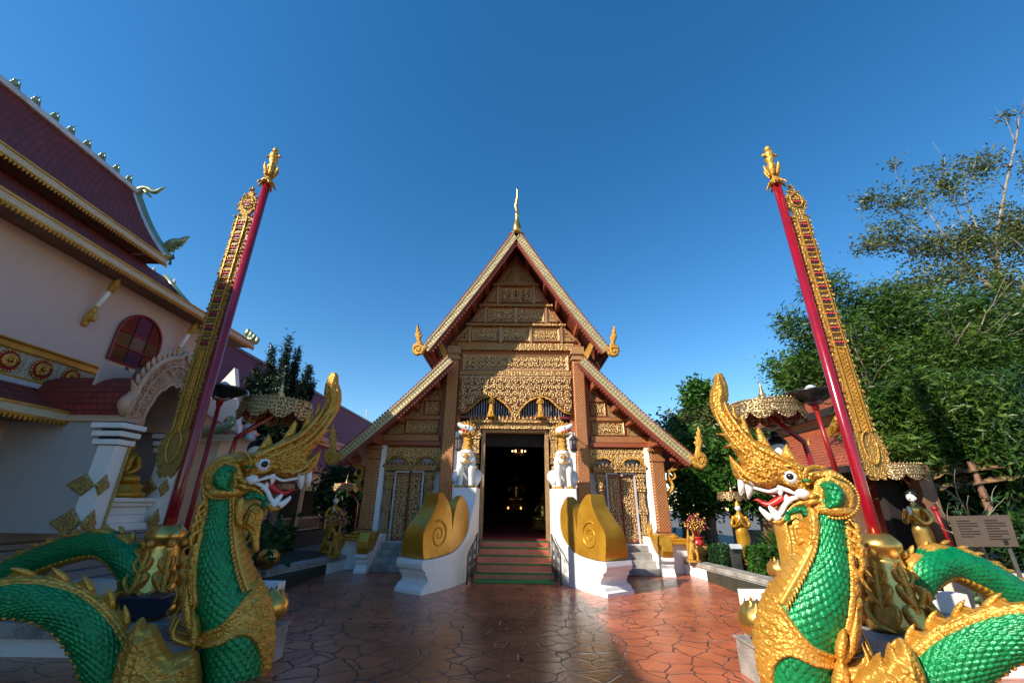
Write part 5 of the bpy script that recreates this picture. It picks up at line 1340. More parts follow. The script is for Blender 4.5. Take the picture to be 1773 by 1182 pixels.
# ================================================================== PARASOLS
def parasol(c, rad, lab, arm=None, k=1.0, tilt=0):
    """c: centre of rim at top; arm: path of the bent red pole"""
    c = Vector(c); t = thing('ceremonial_parasol', lab, 'parasol', (arm[0] if arm else c), 'tiered gilded parasols')
    hh = rad*.36; n = 48
    def rim(z0, z1, r0, r1, wv=0):
        rows = []
        for f in (0, .15, .3, .45, .6, .75, .9, 1):
            rows.append([(c.x+(r0+(r1-r0)*f)*math.cos(a), c.y+(r0+(r1-r0)*f)*math.sin(a), c.z+z0+(z1-z0)*f-(wv*abs(math.sin(a*5.0))*f)) for a in [2*PI*i/(n*2) for i in range(n*2)]])
        return np.array(rows)
    MB().grid(rim(0, -hh, rad*.93, rad), wrap=True).build('band', 'parasol_band', t, smooth=True)
    q = MB()
    for z, r in ((0, rad*.93), (-hh*.36, rad*.965), (-hh*.98, rad*1.0)): q.tube([(c.x+r*math.cos(a), c.y+r*math.sin(a), c.z+z) for a in [2*PI*i/n for i in range(n+1)]], rad*.018, 6)
    for i in range(n): a = 2*PI*i/n; q.lathe([(rad*.03, 0), (rad*.02, rad*.04), (.001, rad*.07)], (c.x+rad*.93*math.cos(a), c.y+rad*.93*math.sin(a), c.z), 5)
    q.build('rim_moulding', 'parasol_gold', t, smooth=True)
    # drooping swags
    q = MB(); m = 10
    for j in range(m):
        a0 = 2*PI*j/m; rows = []
        for f in (0, .33, .66, 1):
            rows.append([(c.x+rad*(1.0-.02*f)*math.cos(a0+2*PI/m*g), c.y+rad*(1-.02*f)*math.sin(a0+2*PI/m*g), c.z-hh-rad*.2*f*math.sin(PI*g)**.8) for g in [i/10 for i in range(11)]])
        q.grid(np.array(rows))
    q.build('swags', 'parasol_band', t, smooth=True)
    MB().grid(np.array([[(c.x+rr*rad*math.cos(a), c.y+rr*rad*math.sin(a), c.z+z*rad) for a in [2*PI*i/n for i in range(n)]] for rr, z in ((.93, -.01), (.6, .06), (.25, .11), (.02, .13))]), wrap=True).build('canopy', 'reddark', t, smooth=True)
    MB().lathe([(rad*.12, .0), (rad*.13, rad*.04), (rad*.07, rad*.08), (rad*.1, rad*.16), (rad*.11, rad*.2), (rad*.05, rad*.28), (rad*.07, rad*.32), (rad*.035, rad*.38), (rad*.05, rad*.42), (rad*.02, rad*.5), (.002, rad*.78)], (c.x, c.y, c.z+rad*.1), 12).build('finial', 'parasol_gold', t, smooth=True)
    q = MB(); r2 = random.Random(2)
    for i in range(26): a = 2*PI*i/26; q.flame([(c.x+rad*.8*math.cos(a), c.y+rad*.8*math.sin(a), c.z-hh*.5), (c.x+rad*.8*math.cos(a), c.y+rad*.8*math.sin(a), c.z-hh*1.1), (c.x+rad*.8*math.cos(a), c.y+rad*.8*math.sin(a), c.z-hh*1.5)], rad*.03, 5, sub=2)
    q.build('tassels', 'reddark', t)
    if arm:
        q = MB().tube(smooth_path(arm, 1) if len(arm) < 3 else arm, .045*k, 10); q.build('pole', 'red', t, smooth=True)
M['parasol_gold'] = plain('antique_gold', (.60, .44, .20), (.40, .28, .12), rough=.3, metal=.75)
M['parasol_band'] = carved('pierced_gilt_band', (.72, .54, .26), (.07, .03, .015), scale=13, dist=.012, lo=.32, hi=.5, k=10)
def big_parasol(cu, cv, y, pts, lab):
    c = at(cu, cv, y); parasol(c, .66*y/8.0, lab, [at(u, v, y+dy) for u, v, dy in pts], 1.1)
big_parasol(1323, 700, 8.2, [(1478, 1085, -.2), (1404, 800, 0), (1392, 765, 0), (1322, 712, 0)], 'large gilded parasol on a bent red pole behind the right serpent')
big_parasol(482, 698, 8.6, [(300, 1050, -.2), (402, 780, 0), (409, 758, 0), (480, 712, 0)], 'large gilded parasol on a bent red pole behind the left serpent')
def small_parasol(cu, cv, y, rad, base, lab):
    c = at(cu, cv, y); parasol(c, rad, lab, [base, (base[0], base[1], c.z-.6), (c.x, c.y, c.z)], .8)
small_parasol(1266, 853, 13.5, .42, (at(1300, 960, 13.6).x, 13.6, .24), 'small gilded parasol over the praying golden figure near the hedge')
small_parasol(1540, 806, 9.6, .58, (at(1625, 950, 9.7).x, 9.7, .24), 'gilded parasol over the golden figure at the right edge of the garden')
small_parasol(600, 838, 15.2, .42, (at(615, 900, 15.4).x, 15.4, .24), 'small gilded parasol in shade left of the temple corner')
deva('praying_figure', 'golden robed figure with white face praying under the small parasol by the hedge', (at(1282, 905, 13.2).x, 13.2, .24), 1.6, rz=-.5, robe='ochre')
deva('praying_figure', 'golden robed figure with white face and black hair leaning under the parasol at far right', (at(1590, 900, 9.3).x, 9.3, .55), 1.55, rz=-1.1, robe='goldshine', crown=False)
deva('praying_figure', 'pale praying figure in shade beside the red urn at the left', (at(578, 890, 15.0).x, 15.0, .24), 1.7, rz=.3, robe='ochre', crown=False)
# seated figures under the big parasols (black hair knot shows above the serpents' crests)
def seated(u, v, y, lab, s):
    c = at(u, v, y); t = thing('seated_figure', lab, 'statue', (c.x, y, .37), 'seated figures under the big parasols'); k = .2
    MB().ball(c, k, 16).ball(c+Vector((0, .02, k*1.05)), k*.45, 10).build('hair', 'black', t, smooth=True)
    q = MB(); q.ball(c+Vector((-s*.03, -.05, -.12)), k*.97, 16, (.9, .95, 1.15)); q.tube(smooth_path([(c.x, y, c.z-.25), (c.x, y, c.z-.45), (c.x, y, c.z-.75), (c.x, y, c.z-1.2)], 5), smooth_vals([.09, .2, .26, .24], 5), 14, flat=.7)
    for m in (-1, 1): q.tube(smooth_path([(c.x+m*.24, y, c.z-.45), (c.x+m*.34, y, c.z-.8), (c.x+m*.2, y-.22, c.z-.95), (c.x, y-.3, c.z-.7)], 4), .07, 8)
    q.build('body', 'wstatue', t, smooth=True)
    MB().lathe([(.5, .37-c.z), (.5, .5-c.z), (.36, .62-c.z), (.34, -1.2), (.28, -1.0)], c, 16).build('pedestal', 'goldplain', t, smooth=True)
seated(1346, 772, 8.5, 'white seated figure with round black hair, half hidden behind the right serpent crest', 1)
seated(446, 776, 9.0, 'white seated figure with black hair, half hidden behind the left serpent crest', -1)

# ================================================================== LAMPS, POSTS, BOARD
def lamp_post(u, v, ub, vb, y, lab):
    c = at(u, v, y); b = at(ub, vb, y); t = thing('lamp_post', lab, 'lamp', (b.x, y, b.z), 'red garden lamp posts')
    MB().tube([b, c+Vector((0, 0, -.12))], [.045, .035], 12).lathe([(.05, -.14), (.06, -.06), (.1, 0)], c, 12).build('post', 'reddark', t, smooth=True)
    MB().lathe([(.10, -.02), (.17, .02), (.42, .16), (.43, .2), (.40, .2), (.1, .22)], c, 28).build('shade', 'black', t, smooth=True)
    MB().lathe([(.16, -.02), (.22, .12)], c, 4).build('lens', 'bars', t)
    MB().lathe([(.1, .22), (.09, .3), (.03, .34)], c, 12).build('cap', 'silver', t)
lamp_post(1410, 697, 1452, 830, 7.6, 'dark umbrella-shaped lamp on a thin red post behind the right serpent head')
lamp_post(382, 690, 300, 1000, 7.8, 'dark umbrella-shaped lamp on a thin red post beside the left banner pole')
def thin_post(u0, v0, u1, v1, y, lab, r=.035):
    a, b = at(u0, v0, y), at(u1, v1, y); single(MB().tube([a, b], r, 10).ball(b, r*1.6, 8).ball(a, r*1.6, 8), 'thin_post', 'reddark', lab, 'post', a, smooth=True)
thin_post(1652, 955, 1618, 880, 9.2, 'thin red post leaning beside the golden figure at the far right')
thin_post(1466, 1104, 1452, 1052, 6.0, 'thin red post between the right serpent neck and the pole base')
t = thing('info_board', 'brown rectangular information board on two legs at the far right', 'sign', at(1700, 1000, 7.2), None)
a, b, c, d = at(1645, 893, 7.0), at(1747, 891, 6.8), at(1765, 946, 6.8), at(1662, 946, 7.0)
q = MB().add([a, b, c, d]+[p+Vector((0, .04, 0)) for p in (a, b, c, d)], [(3, 2, 1, 0), (4, 5, 6, 7), (0, 1, 5, 4), (1, 2, 6, 5), (2, 3, 7, 6), (3, 0, 4, 7)]); q.build('panel', 'boardbrown', t)
q = MB()
def lerp(f, g): return (a*(1-f)+b*f)*(1-g)+(d*(1-f)+c*f)*g
for col, nl in ((.08, 7), (.55, 8)):
    for i in range(nl):
        p0 = lerp(col, .16+i*.085); p1 = lerp(col+(.34 if i % 3 else .22), .16+i*.085); q.bar(p0+Vector((0, -.004, 0)), p1+Vector((0, -.004, 0)), .009, .009)
q.box((lerp(.8, .86)-Vector((.03, .01, .03))), (lerp(.8, .86)+Vector((.03, 0, .03)))); q.build('lettering', 'dark', t)
MB().tube([lerp(.12, .9)+Vector((0, .05, 0)), lerp(.12, .9)+Vector((0, .05, -1.1))], .025, 8).tube([lerp(.88, .9)+Vector((0, .05, 0)), lerp(.88, .9)+Vector((0, .05, -1.1))], .025, 8).build('legs', 'iron', t)

t = thing('garden_label', 'small white tilted label stand in front of the clipped hedge on the right', 'sign', at(1275, 985, 11.5))
p = at(1274, 946, 11.5); MB().obox(p, (.14, 0, 0), (0, .04, .05), (0, .01, -.012)).build('plate', 'silver', t); MB().box((p.x-.12, 11.55, .24), (p.x+.12, 11.6, p.z-.03)).build('stand', 'iron', t)
t = thing('floodlight', 'black boxy floodlight lying on the left granite plinth', 'floodlight', at(245, 1060, 6.1))
a_ = at(218, 1030, 6.1); b_ = at(276, 1068, 6.1)
MB().add([(a_.x, 5.97, a_.z), (b_.x+.05, 5.97, a_.z), (b_.x, 6.0, b_.z), (a_.x+.12, 6.0, b_.z), (a_.x, 6.25, a_.z+.02), (b_.x+.05, 6.25, a_.z+.02), (b_.x, 6.2, b_.z), (a_.x+.12, 6.2, b_.z)], [(3, 2, 1, 0), (4, 5, 6, 7), (0, 1, 5, 4), (1, 2, 6, 5), (2, 3, 7, 6), (3, 0, 4, 7)]).build('housing', 'bluebox', t, bevel=.015)
MB().tube([((a_.x+b_.x)/2, 6.1, .37), ((a_.x+b_.x)/2, 6.1, b_.z+.02)], .05, 8).build('bracket', 'black', t)

def orchid(u, v, y, lab):
    c = at(u, v, y); t = thing('flower_pot', lab, 'plant', (c.x, y, .37), 'pots of pink flowers')
    MB().lathe([(.08, .37-c.z-.0), (.12, .37-c.z+.18), (.1, .37-c.z+.18)], c, 12).build('pot', 'tongue', t)
    q = MB(); r = random.Random(u)
    for i in range(16):
        p = c+Vector((r.uniform(-.1, .1), r.uniform(-.1, .1), r.uniform(-.14, .14)))
        for k in range(5): a = k*2*PI/5+i; q.ball(p+Vector((math.cos(a)*.025, 0, math.sin(a)*.025)), .02, 5, (1, .4, 1))
    q.build('blossoms', 'pinkfl', t, smooth=True)
M['pinkfl'] = plain('pink_petals', (.75, .32, .55), rough=.5)
orchid(1463, 1085, 6.0, 'pot of pink flowers behind the right serpent neck'); orchid(338, 1058, 6.3, 'pot of pink flowers behind the left serpent neck')
# ================================================================== LEFT ASSEMBLY HALL
LB = thing('assembly_hall', 'pale pink temple building with stacked maroon tiled roofs and gold-trimmed eaves on the left', 'building', (-8.5, 6, 0))
XW = -8.5; YB = -14
def curve(x0, z0, x1, z1, sag, n=10): return [(x0+(x1-x0)*i/n, z0+(z1-z0)*i/n-sag*math.sin(PI*i/n)) for i in range(n+1)]
def lroof(nm, ln, y0, y1, mat='maroon', th=.12, far=True):
    mb = MB(); mb.grid(np.array([[(x, y, z) for x, z in ln] for y in np.linspace(y0, y1, 24)]))
    o = mb.build(nm, mat, LB)
    MB().grid(np.array([[(x, y, z-th) for x, z in ln] for y in (y0, y1)])).build('soffit', 'soffit2', o)
    return o
M['soffit2'] = plain('brown_soffit', (.20, .12, .085), (.14, .085, .06), rough=.7)
def eave(x, z, y0, y1, h=.26, parent=LB):
    MB().box((x-.05, y0, z-h*.45), (x+.02, y1, z)).build('eave_trim', 'whitegold', parent)
    q = MB().box((x-.06, y0, z-h*.6), (x+.045, y1, z-h*.46)).box((x-.06, y0, z+.002), (x+.04, y1, z+.04)); yy = y0
    while yy < y1: q.add([(x+.03, yy, z-h*.6), (x+.03, yy+.06, z-h*.6), (x+.03, yy+.03, z-h*.85)], [(0, 1, 2)]); q.add([(x+.01, yy, z-h*.6), (x+.01, yy+.06, z-h*.6), (x+.01, yy+.03, z-h*.85)], [(2, 1, 0)]); yy += .07
    q.build('eave_teeth', 'goldplain', parent)
yG = 9.05
up = curve(-10.6, 9.72, -9.0, 7.56, .14)
lroof('upper_roof', up, YB, yG); eave(-8.98, 7.52, YB, yG)
up2 = curve(-10.6, 9.72, -12.6, 7.4, .14); lroof('upper_roof', up2, YB, yG)
MB().box((-10.72, YB, 9.66), (-10.48, yG+.05, 9.8)).build('ridge_cap', 'silver', LB, bevel=.03)
MB().xz([(-8.98, 7.4), (-9.9, 7.35), (-12.4, 7.3), (-10.6, 9.5)], yG-.5, yG-.45).build('gable_end', 'pinkwall', LB)
MB().add([(-9.0, YB, 7.40), (-9.0, yG, 7.40), (-9.8, yG, 7.42), (-9.8, YB, 7.42)], [(0, 1, 2, 3)]).build('soffit', 'soffit2', LB)
# bargeboard with serpent tail finials
q = MB(); pts = [Vector((x+.0, yG+.06, z+.06)) for x, z in up]; q.tube([p for p in pts], .09, 8, flat=1); q.build('bargeboard', 'teal', LB, smooth=True)
q = MB(); q.tube([p+Vector((-.07, -.08, .02)) for p in pts], .06, 8); q.build('bargeboard_edge', 'silver', LB, smooth=True)
def W6(u, v, y=yG+.1): return at(u, v, y)
q = MB(); q.tube(smooth_path([W6(236, 352), W6(238, 336), W6(247, 328), W6(258, 328), W6(268, 333), W6(278, 328), W6(287, 324)], 5), smooth_vals([.12, .11, .10, .08, .06, .04, .012], 5), 10)
q.flame([W6(250, 330), W6(258, 338), W6(263, 343)], .07, 8); q.build('roof_finial', 'teal', LB, smooth=True)
q = MB(); q.tube(smooth_path([W6(283, 437), W6(292, 428), W6(303, 421), W6(314, 418), W6(322, 412), W6(329, 410)], 5), smooth_vals([.07, .13, .13, .09, .05, .01], 5), 10)
for (u, v), (u2, v2) in (((296, 430), (303, 436)), ((303, 427), (311, 431)), ((310, 423), (318, 426))): q.flame([W6(u, v), W6((u+u2)/2, v2-1), W6(u2, v2-4)], .05, 8)
q.build('roof_finial', 'teal', LB, smooth=True)
q = MB(); p = W6(301, 438); q.tube([p, p+Vector((0, 0, -.28))], .006, 4); q.lathe([(.01, .12), (.05, .04), (.06, 0)], p+Vector((0, 0, -.16)), 8); q.lathe([(.01, .05), (.04, -.05), (.005, -.09)], p+Vector((0, 0, -.28)), 6); q.build('wind_bell', 'iron', LB, smooth=True)
# ridge ornaments
for (u, v) in ((17, 152), (53, 182), (86, 210), (114, 234), (143, 258), (169, 279), (194, 300), (216, 319)):
    yy = atx(u, v+9, -10.6).y; c = Vector((-10.6, yy, 9.78)); k = .62
    q = MB()
    q.lathe([(.07, 0), (.08, .03), (.05, .06), (.02, .2)], c, 8)
    for m in (-1, 1):
        for j, (a, h) in enumerate(((.14, .12), (.11, .22), (.08, .32))): q.flame([c+Vector((0, m*.03, (h-.06)*k)), c+Vector((0, m*a*k, h*k)), c+Vector((0, m*a*.8*k, (h+.12)*k))], .035, 6)
    q.flame([c+Vector((0, 0, .12)), c+Vector((0, -.02, .22)), c+Vector((0, .05, .34))], .035, 6)
    q.build('ridge_ornament', 'teal', LB, smooth=True)
# second tier running on past the gable
lo = curve(-11.4, 8.5, -7.95, 6.2, .38)
y2 = 11.6
lroof('lower_roof', lo, YB, y2); lroof('lower_roof', curve(-9.75, 7.72, -7.97, 6.22, .1), YB, yG-.1); eave(-7.93, 6.2, YB, y2)
MB().add([(-7.96, YB, 6.07), (-7.96, y2, 6.07), (-8.6, y2, 6.09), (-8.6, YB, 6.09)], [(0, 1, 2, 3)]).build('soffit', 'soffit2', LB)
q = MB(); q.tube([(x, y2+.03, z+.05) for x, z in lo], .08, 8); q.build('bargeboard', 'teal', LB, smooth=True)
q = MB()
for k in range(4): c = Vector((-8.3+.12*k, y2+.05, 6.5-.09*k)); q.flame([c, c+Vector((.05, 0, .14)), c+Vector((-.02, 0, .24))], .08, 8)
c = at(432, 590, y2+.05); q.ball(c, .15, 10, (1, .5, 1)); q.flame([c, c+Vector((.12, 0, .08)), c+Vector((.1, 0, .2))], .09, 8); q.build('roof_finial', 'teal', LB, smooth=True)
# walls
MB().box((-12.4, YB, 0), (XW, y2-.5, 6.1)).build('wall', 'pinkwall', LB); MB().box((-12.2, YB, 6.3), (-9.8, yG-.5, 7.45)).build('upper_wall', 'soffit2', LB)
# window with coloured panes
y0, y1 = 8.02, 9.12; z0, z1 = 4.52, 5.15; cy = (y0+y1)/2; rw = (y1-y0)/2
arch = [(y0, z0), (y1, z0)]+[(cy+rw*math.cos(PI*i/16), z1+rw*.95*math.sin(PI*i/16)) for i in range(17)]
win = MB().yz([(a, b) for a, b in arch], XW+.005, XW+.03).build('window', 'dark', LB)
cols = {'pane_green': (.02, .05, .02), 'pane_blue': (.012, .02, .07), 'pane_brown': (.05, .025, .015), 'pane_grey': (.10, .095, .085), 'pane_red': (.05, .006, .006)}
for n_, c_ in cols.items(): M[n_] = plain(n_, c_, rough=.12, spec=.6)
lay = [['pane_brown', 'pane_blue', 'pane_brown'], ['pane_green', 'pane_grey', 'pane_green'], ['pane_red', 'pane_blue', 'pane_red']]
for r_ in range(2):
    for c_ in range(3):
        a, b = y0+(y1-y0)*c_/3+.02, y0+(y1-y0)*(c_+1)/3-.02; za = z0+.02+r_*.33
        MB().box((XW+.031, a, za), (XW+.04, b, za+.30)).build('pane', lay[r_][c_], win)
for c_ in range(3):
    a, b = y0+(y1-y0)*c_/3+.02, y0+(y1-y0)*(c_+1)/3-.02; n_ = 8; zt = lambda y: z1+rw*.93*math.sqrt(max(0, 1-((y-cy)/rw)**2))
    MB().yz([(a, z1+.02), (b, z1+.02)]+[(b+(a-b)*i/n_, max(z1+.03, zt(b+(a-b)*i/n_)-.02)) for i in range(n_+1)], XW+.031, XW+.04).build('pane', lay[2][c_], win)
q = MB(); X_ = XW+.05
q.tube([(X_, a, b) for a, b in arch]+[(X_, *arch[0])], .026, 6)
for c_ in (1, 2): yy = y0+(y1-y0)*c_/3; q.bar((X_, yy, z0), (X_, yy, zt(yy)), .026)
for z in (z0+.33, z0+.66): q.bar((X_, y0, z), (X_, y1, z), .026)
q.build('window_frame', 'reddark', win)
# brackets under the eaves
def bracket(y, za, zb, xo):
    a, b = Vector((XW+.03, y, za)), Vector((xo, y+.0, zb)); d = b-a
    q = MB().tube([a+d*.2, a+d*.78], .042, 10).build('bracket', 'white', LB, smooth=True)
    m = MB()
    m.flame([a-Vector((0, 0, .1)), a+d*.06, a+d*.14, a+d*.26], .07, 10, .8); m.ball(a+d*.22, .06, 10); m.ball(a+d*.3, .05, 8)
    m2 = m; m = MB()
    m.flame([a+d*.68, a+d*.8, a+d*.9, a+d*1.0], .08, 10, .8); m.ball(a+d*.74, .06, 8); m2.flame([a+d*.08, a+d*.05+Vector((.14, 0, -.03)), a+d*.18+Vector((.12, 0, 0))], .05, 8)
    m.flame([a+d*.85, a+d*.85+Vector((.02, 0, -.16)), a+d*.97+Vector((.06, 0, -.12))], .05, 8)
    m.build('bracket_carving', 'goldfine', q, smooth=True); m2.build('bracket_carving', 'goldfine', q, smooth=True)
bracket(7.35, 5.05, 6.02, -8.12); bracket(9.55, 5.0, 6.02, -8.12); bracket(4.6, 5.05, 6.02, -8.12)
# frieze with gilded medallions
FY = 8.3
M['friezeback'] = carved('silver_gold_frieze', (.60, .50, .30), (.34, .32, .30), axes='yz', scale=9, dist=.01, gm=.3)
MB().box((XW+.0, YB, 3.72), (XW+.05, FY, 4.22)).build('frieze', 'friezeback', LB)
q = MB()
for z, h, e in ((4.12, .12, .09), (4.24, .04, .12), (3.62, .10, .09), (3.58, .04, .13)): q.box((XW+.001, YB, z), (XW+e, FY, z+h))
q.build('frieze_moulding', 'goldplain', LB, bevel=.012)
r_ = random.Random(11); y = 8.0
while y > 3.0:
    m = MB().lathe([(.17, 0), (.17, .02), (.15, .03)], (XW+.05, y, 3.92), 20, axis=(1, 0, 0)).build('medallion', 'reddark', LB)
    q = MB()
    for i in range(20): a = i*PI/10; q.ball((XW+.085, y+.17*math.cos(a), 3.92+.17*math.sin(a)), .02, 5)
    q.tube([(XW+.09, y+(.11-.003*i)*math.cos(i*.55+y), 3.92+(.11-.003*i)*math.sin(i*.55+y)) for i in range(22)], .022, 6)
    for i in range(4): q.ball((XW+.09, y+r_.uniform(-.08, .08), 3.92+r_.uniform(-.08, .08)), .03, 6)
    q.build('relief', 'goldplain', m, smooth=True); y -= .52
# lean-to roof below the frieze
ln = curve(XW+.02, 3.66, -7.55, 3.14, .03, 6)
lroof('porch_roof', ln, YB, 6.85, 'maroon', .08); eave(-7.53, 3.12, YB, 7.0, .26)
MB().box((XW+.0, YB, 3.58), (XW+.14, 8.2, 3.66)).build('flashing', 'silver', LB)
MB().add([(-7.55, YB, 2.98), (-7.55, 6.9, 2.98), (XW, 6.9, 3.0), (XW, YB, 3.0)], [(0, 1, 2, 3)]).build('soffit', 'soffit2', LB)
bracket2 = [(5.9, 1.95, 2.95, -7.75), (3.2, 1.95, 2.95, -7.75)]
for a in bracket2: bracket(*a)
# base mouldings
q = MB()
for x, z0_, z1_ in ((.10, 1.45, 1.62), (.20, 1.35, 1.44), (.06, 1.1, 1.34), (.24, 1.0, 1.09), (.34, .85, .99), (.22, .55, .84), (.42, .4, .54), (.55, 0, .39)):
    q.box((XW, YB, z0_), (XW+x, 11, z1_))
q.build('base_moulding', 'shadeplaster', LB, bevel=.01)
# projecting shrine porch: front plane x = XP, side wall facing the camera at y = YP
XP, YP, YQ = -6.55, 6.88, 8.35
MB().box((XW, YP, 1.3), (XP-.3, YP+.14, 3.05)).build('porch_wall', 'shadeplaster', LB); MB().box((XW, YQ-.12, 1.3), (XP-.2, YQ, 3.05)).build('porch_wall', 'shadeplaster', LB)
MB().box((XP-.95, YP+.15, 1.3), (XP-.9, YQ-.13, 4.1)).build('niche_wall', 'pinkwall', LB)
def pier(y, w_=.24):
    q = MB().box((XP-.3, y, 1.3), (XP, y+w_, 2.62)); q.build('porch_pier', 'white', LB, bevel=.01)
    m = MB()
    for z, e in ((2.63, .05), (2.76, .08), (2.89, .11)): m.box((XP-.33-e, y-e, z), (XP+e, y+w_+e, z+.085))
    m.build('pier_capital', 'white', LB, bevel=.01)
    m = MB()
    for z in (2.72, 2.85): m.box((XP-.3, y-.03, z), (XP+.03, y+w_+.03, z+.035))
    m.build('capital_band', 'black', LB)
    m = MB(); m.tube([(XP+.02, y+w_, 1.32), (XP+.02, y+w_, 2.62)], .022, 6)
    for z, s_ in ((2.5, .2), (2.0, .24), (1.45, .28)):
        (None) if z > 2.3 else m.puff([(y-s_*.6, z), (y-.02, z-s_*.7), (y+w_*.5, z-.1*s_), (y-.0, z+s_*.75)], lambda a, b, t: (XP+.015+abs(t), a, b), .03, .03, both=False)
        m.puff([(XP-.34-s_, z), (XP-.26, z-s_*.7), (XP-.1, z), (XP-.3, z+s_*.75)], lambda a, b, t: (a, y-.012-abs(t), b), .03, .03, both=False) if z < 2.3 else None
    m.build('gilded_leaf', 'lace', LB, smooth=False)
pier(YP); pier(YQ-.24)
MB().box((XW, YP-.06, 3.0), (XP+.08, YP+.3, 3.1)).build('porch_cornice', 'peach', LB); MB().box((XW, YQ-.3, 3.0), (XP+.08, YQ+.06, 3.1)).build('porch_cornice', 'peach', LB)
# arched gable with scalloped opening
cy = (YP+YQ)/2; hw = (YQ-YP)/2
outer = [(cy+(hw+.05)*math.cos(PI*i/24)*(1 if 0 else 1), 3.10+1.25*math.sin(PI*i/24)**.85+(.14 if i == 12 else 0)) for i in range(25)]
inner = [(cy+(hw-.26)*math.cos(PI*i/24), 3.02+.82*math.sin(PI*i/24)-(.05 if i % 4 == 0 else 0)) for i in range(25)]
q = MB()
for i in range(24): q.yz([outer[i], outer[i+1], inner[i+1], inner[i]], XP-.06, XP+.05)
q.build('porch_arch', 'peach', LB)
q = MB(); q.tube([(XP+.06, a, b) for a, b in outer], .045, 8); q.tube([(XP+.06, a, b) for a, b in inner], .03, 6); q.tube([(XP+.07, cy+(hw-.08)*math.cos(PI*i/24), 3.08+1.12*math.sin(PI*i/24)) for i in range(25)], .02, 6)
for i in range(1, 24):
    a, b = outer[i]; q.flame([(XP, a, b), (XP, a+.05*math.cos(PI*i/24), b+.1), (XP, a+.02+.08*math.cos(PI*i/24), b+.18)], .04, 6, sub=3)
for i in range(60):
    f = PI*(i+.5)/60; rr = r_.uniform(.1, .9); a = cy+((hw+.02)*(1-rr)+(hw-.24)*rr)*math.cos(f); b = 3.06+(1.22*(1-rr)+.95*rr)*math.sin(f)
    q.tube([(XP+.06+.003*k, a+(.055-.004*k)*math.cos(k*.8+i), b+(.055-.004*k)*math.sin(k*.8+i)) for k in range(10)], .013, 5)
q.flame([(XP, YP-.02, 3.1), (XP+.02, YP-.14, 3.3), (XP+.02, YP-.02, 3.5), (XP+.02, YP-.16, 3.7)], .10, 8); 
M['peachplain'] = plain('peach_stucco', (.62, .38, .25), (.48, .28, .18), rough=.6)
q.build('arch_moulding', 'peachplain', LB, smooth=True)
q = MB(); q.grid(np.array([[(x, cy+(hw+.03)*math.cos(PI*i/24), 3.1+.84*math.sin(PI*i/24)**.85) for i in range(25)] for x in (XW, XP-.05)])); q.build('porch_roof', 'maroonx', LB)
MB().grid(np.array([[(x, cy+(hw-.02)*math.cos(PI*i/24), 3.06+.82*math.sin(PI*i/24)**.85) for i in range(25)] for x in (XW, XP-.06)])).build('porch_lining', 'pinkwall', LB)
q = MB()
for i in range(7): c = Vector((XP-.15-i*.22, cy, 3.97)); q.flame([c, c+Vector((.03, 0, .12)), c+Vector((-.02, 0, .24))], .06, 6)
q.build('porch_cresting', 'iron', LB, smooth=True)
# green fan lunette inside
ce = (cy+.12, 3.42)
MB().lathe([(.36, 0), (.36, .03), (.3, .05)], (XP-.9, *ce), 24, axis=(1, 0, 0)).build('lunette_ring', 'whitegold', LB)
q = MB()
for i in range(90):
    a = r_.uniform(0, 2*PI); rr = r_.uniform(.02, .27); p = Vector((XP-.84, ce[0]+rr*math.cos(a), ce[1]+rr*math.sin(a))); q.flame([p, p+Vector((.03, .04*math.cos(a), .04*math.sin(a))), p+Vector((.02, .09*math.cos(a), .09*math.sin(a)))], .02, 5, sub=2)
M['leafgreen'] = plain('green_mosaic', (.03, .16, .03), (.02, .09, .02), rough=.4)
q.build('lunette_fan', 'leafgreen', LB)
# altar base of the niche
q = MB()
for x0_, x1_, z0_, z1_ in ((1.1, 1.93, 1.3, 1.42), (1.1, 1.86, 1.421, 1.55), (1.1, 1.78, 1.551, 1.68), (1.1, 1.86, 1.681, 1.75), (1.1, 1.92, 1.751, 1.82)): q.box((XW+x0_, YP+.2, z0_), (XW+x1_, YQ-.25, z1_))
q.build('niche_pedestal', 'white', LB, bevel=.015)
bt = thing('buddha_statue', 'golden seated Buddha in the arched niche of the left building', 'statue', (XW+1.52, YP+.74, 1.825))
MB().lathe([(.42, 0), (.42, .08), (.34, .12), (.38, .2), (.3, .24)], (XW+1.52, YP+.74, 1.825), 20).build('base', 'ochre', bt, smooth=True)
seated_buddha(bt, (XW+1.52, YP+.74, 2.06), .8, 'ochre')

# ================================================================== FAR HALL ON THE LEFT
H2 = thing('long_hall', 'long low hall with wine-red tiled roof and dark open veranda, behind the left serpent', 'building', (-11, 20, 0))
def slab2(o, nm, pts, y0, y1, mat):
    MB().grid(np.array([[(x, y, z) for x, z in pts] for y in np.linspace(y0, y1, 6)])).build(nm, mat, o)
slab2(H2, 'roof', curve(-14.5, 9.1, -10.7, 5.1, .2), 12.2, 44, 'halltile'); slab2(H2, 'roof', [(-14.5, 9.1), (-18.5, 5)], 12.2, 44, 'halltile')
slab2(H2, 'lower_roof', curve(-10.9, 4.75, -8.9, 3.2, .1), 12.2, 44, 'halltile')
M['ridgeblue'] = plain('dark_ridge_tiles', (.10, .06, .10), rough=.5)
MB().box((-14.62, 12.2, 9.05), (-14.4, 44, 9.2)).build('ridge_cap', 'ridgeblue', H2)
q = MB().box((-10.72, 12.2, 4.96), (-10.64, 44, 5.12)); y = 12.2
while y < 44: q.add([(-10.64, y, 4.96), (-10.64, y+.16, 4.96), (-10.64, y+.08, 4.82)], [(0, 1, 2)]); y += .17
q.box((-8.92, 12.2, 3.08), (-8.84, 44, 3.22)); y = 12.2
while y < 44: q.add([(-8.84, y, 3.08), (-8.84, y+.16, 3.08), (-8.84, y+.08, 2.94)], [(0, 1, 2)]); y += .17
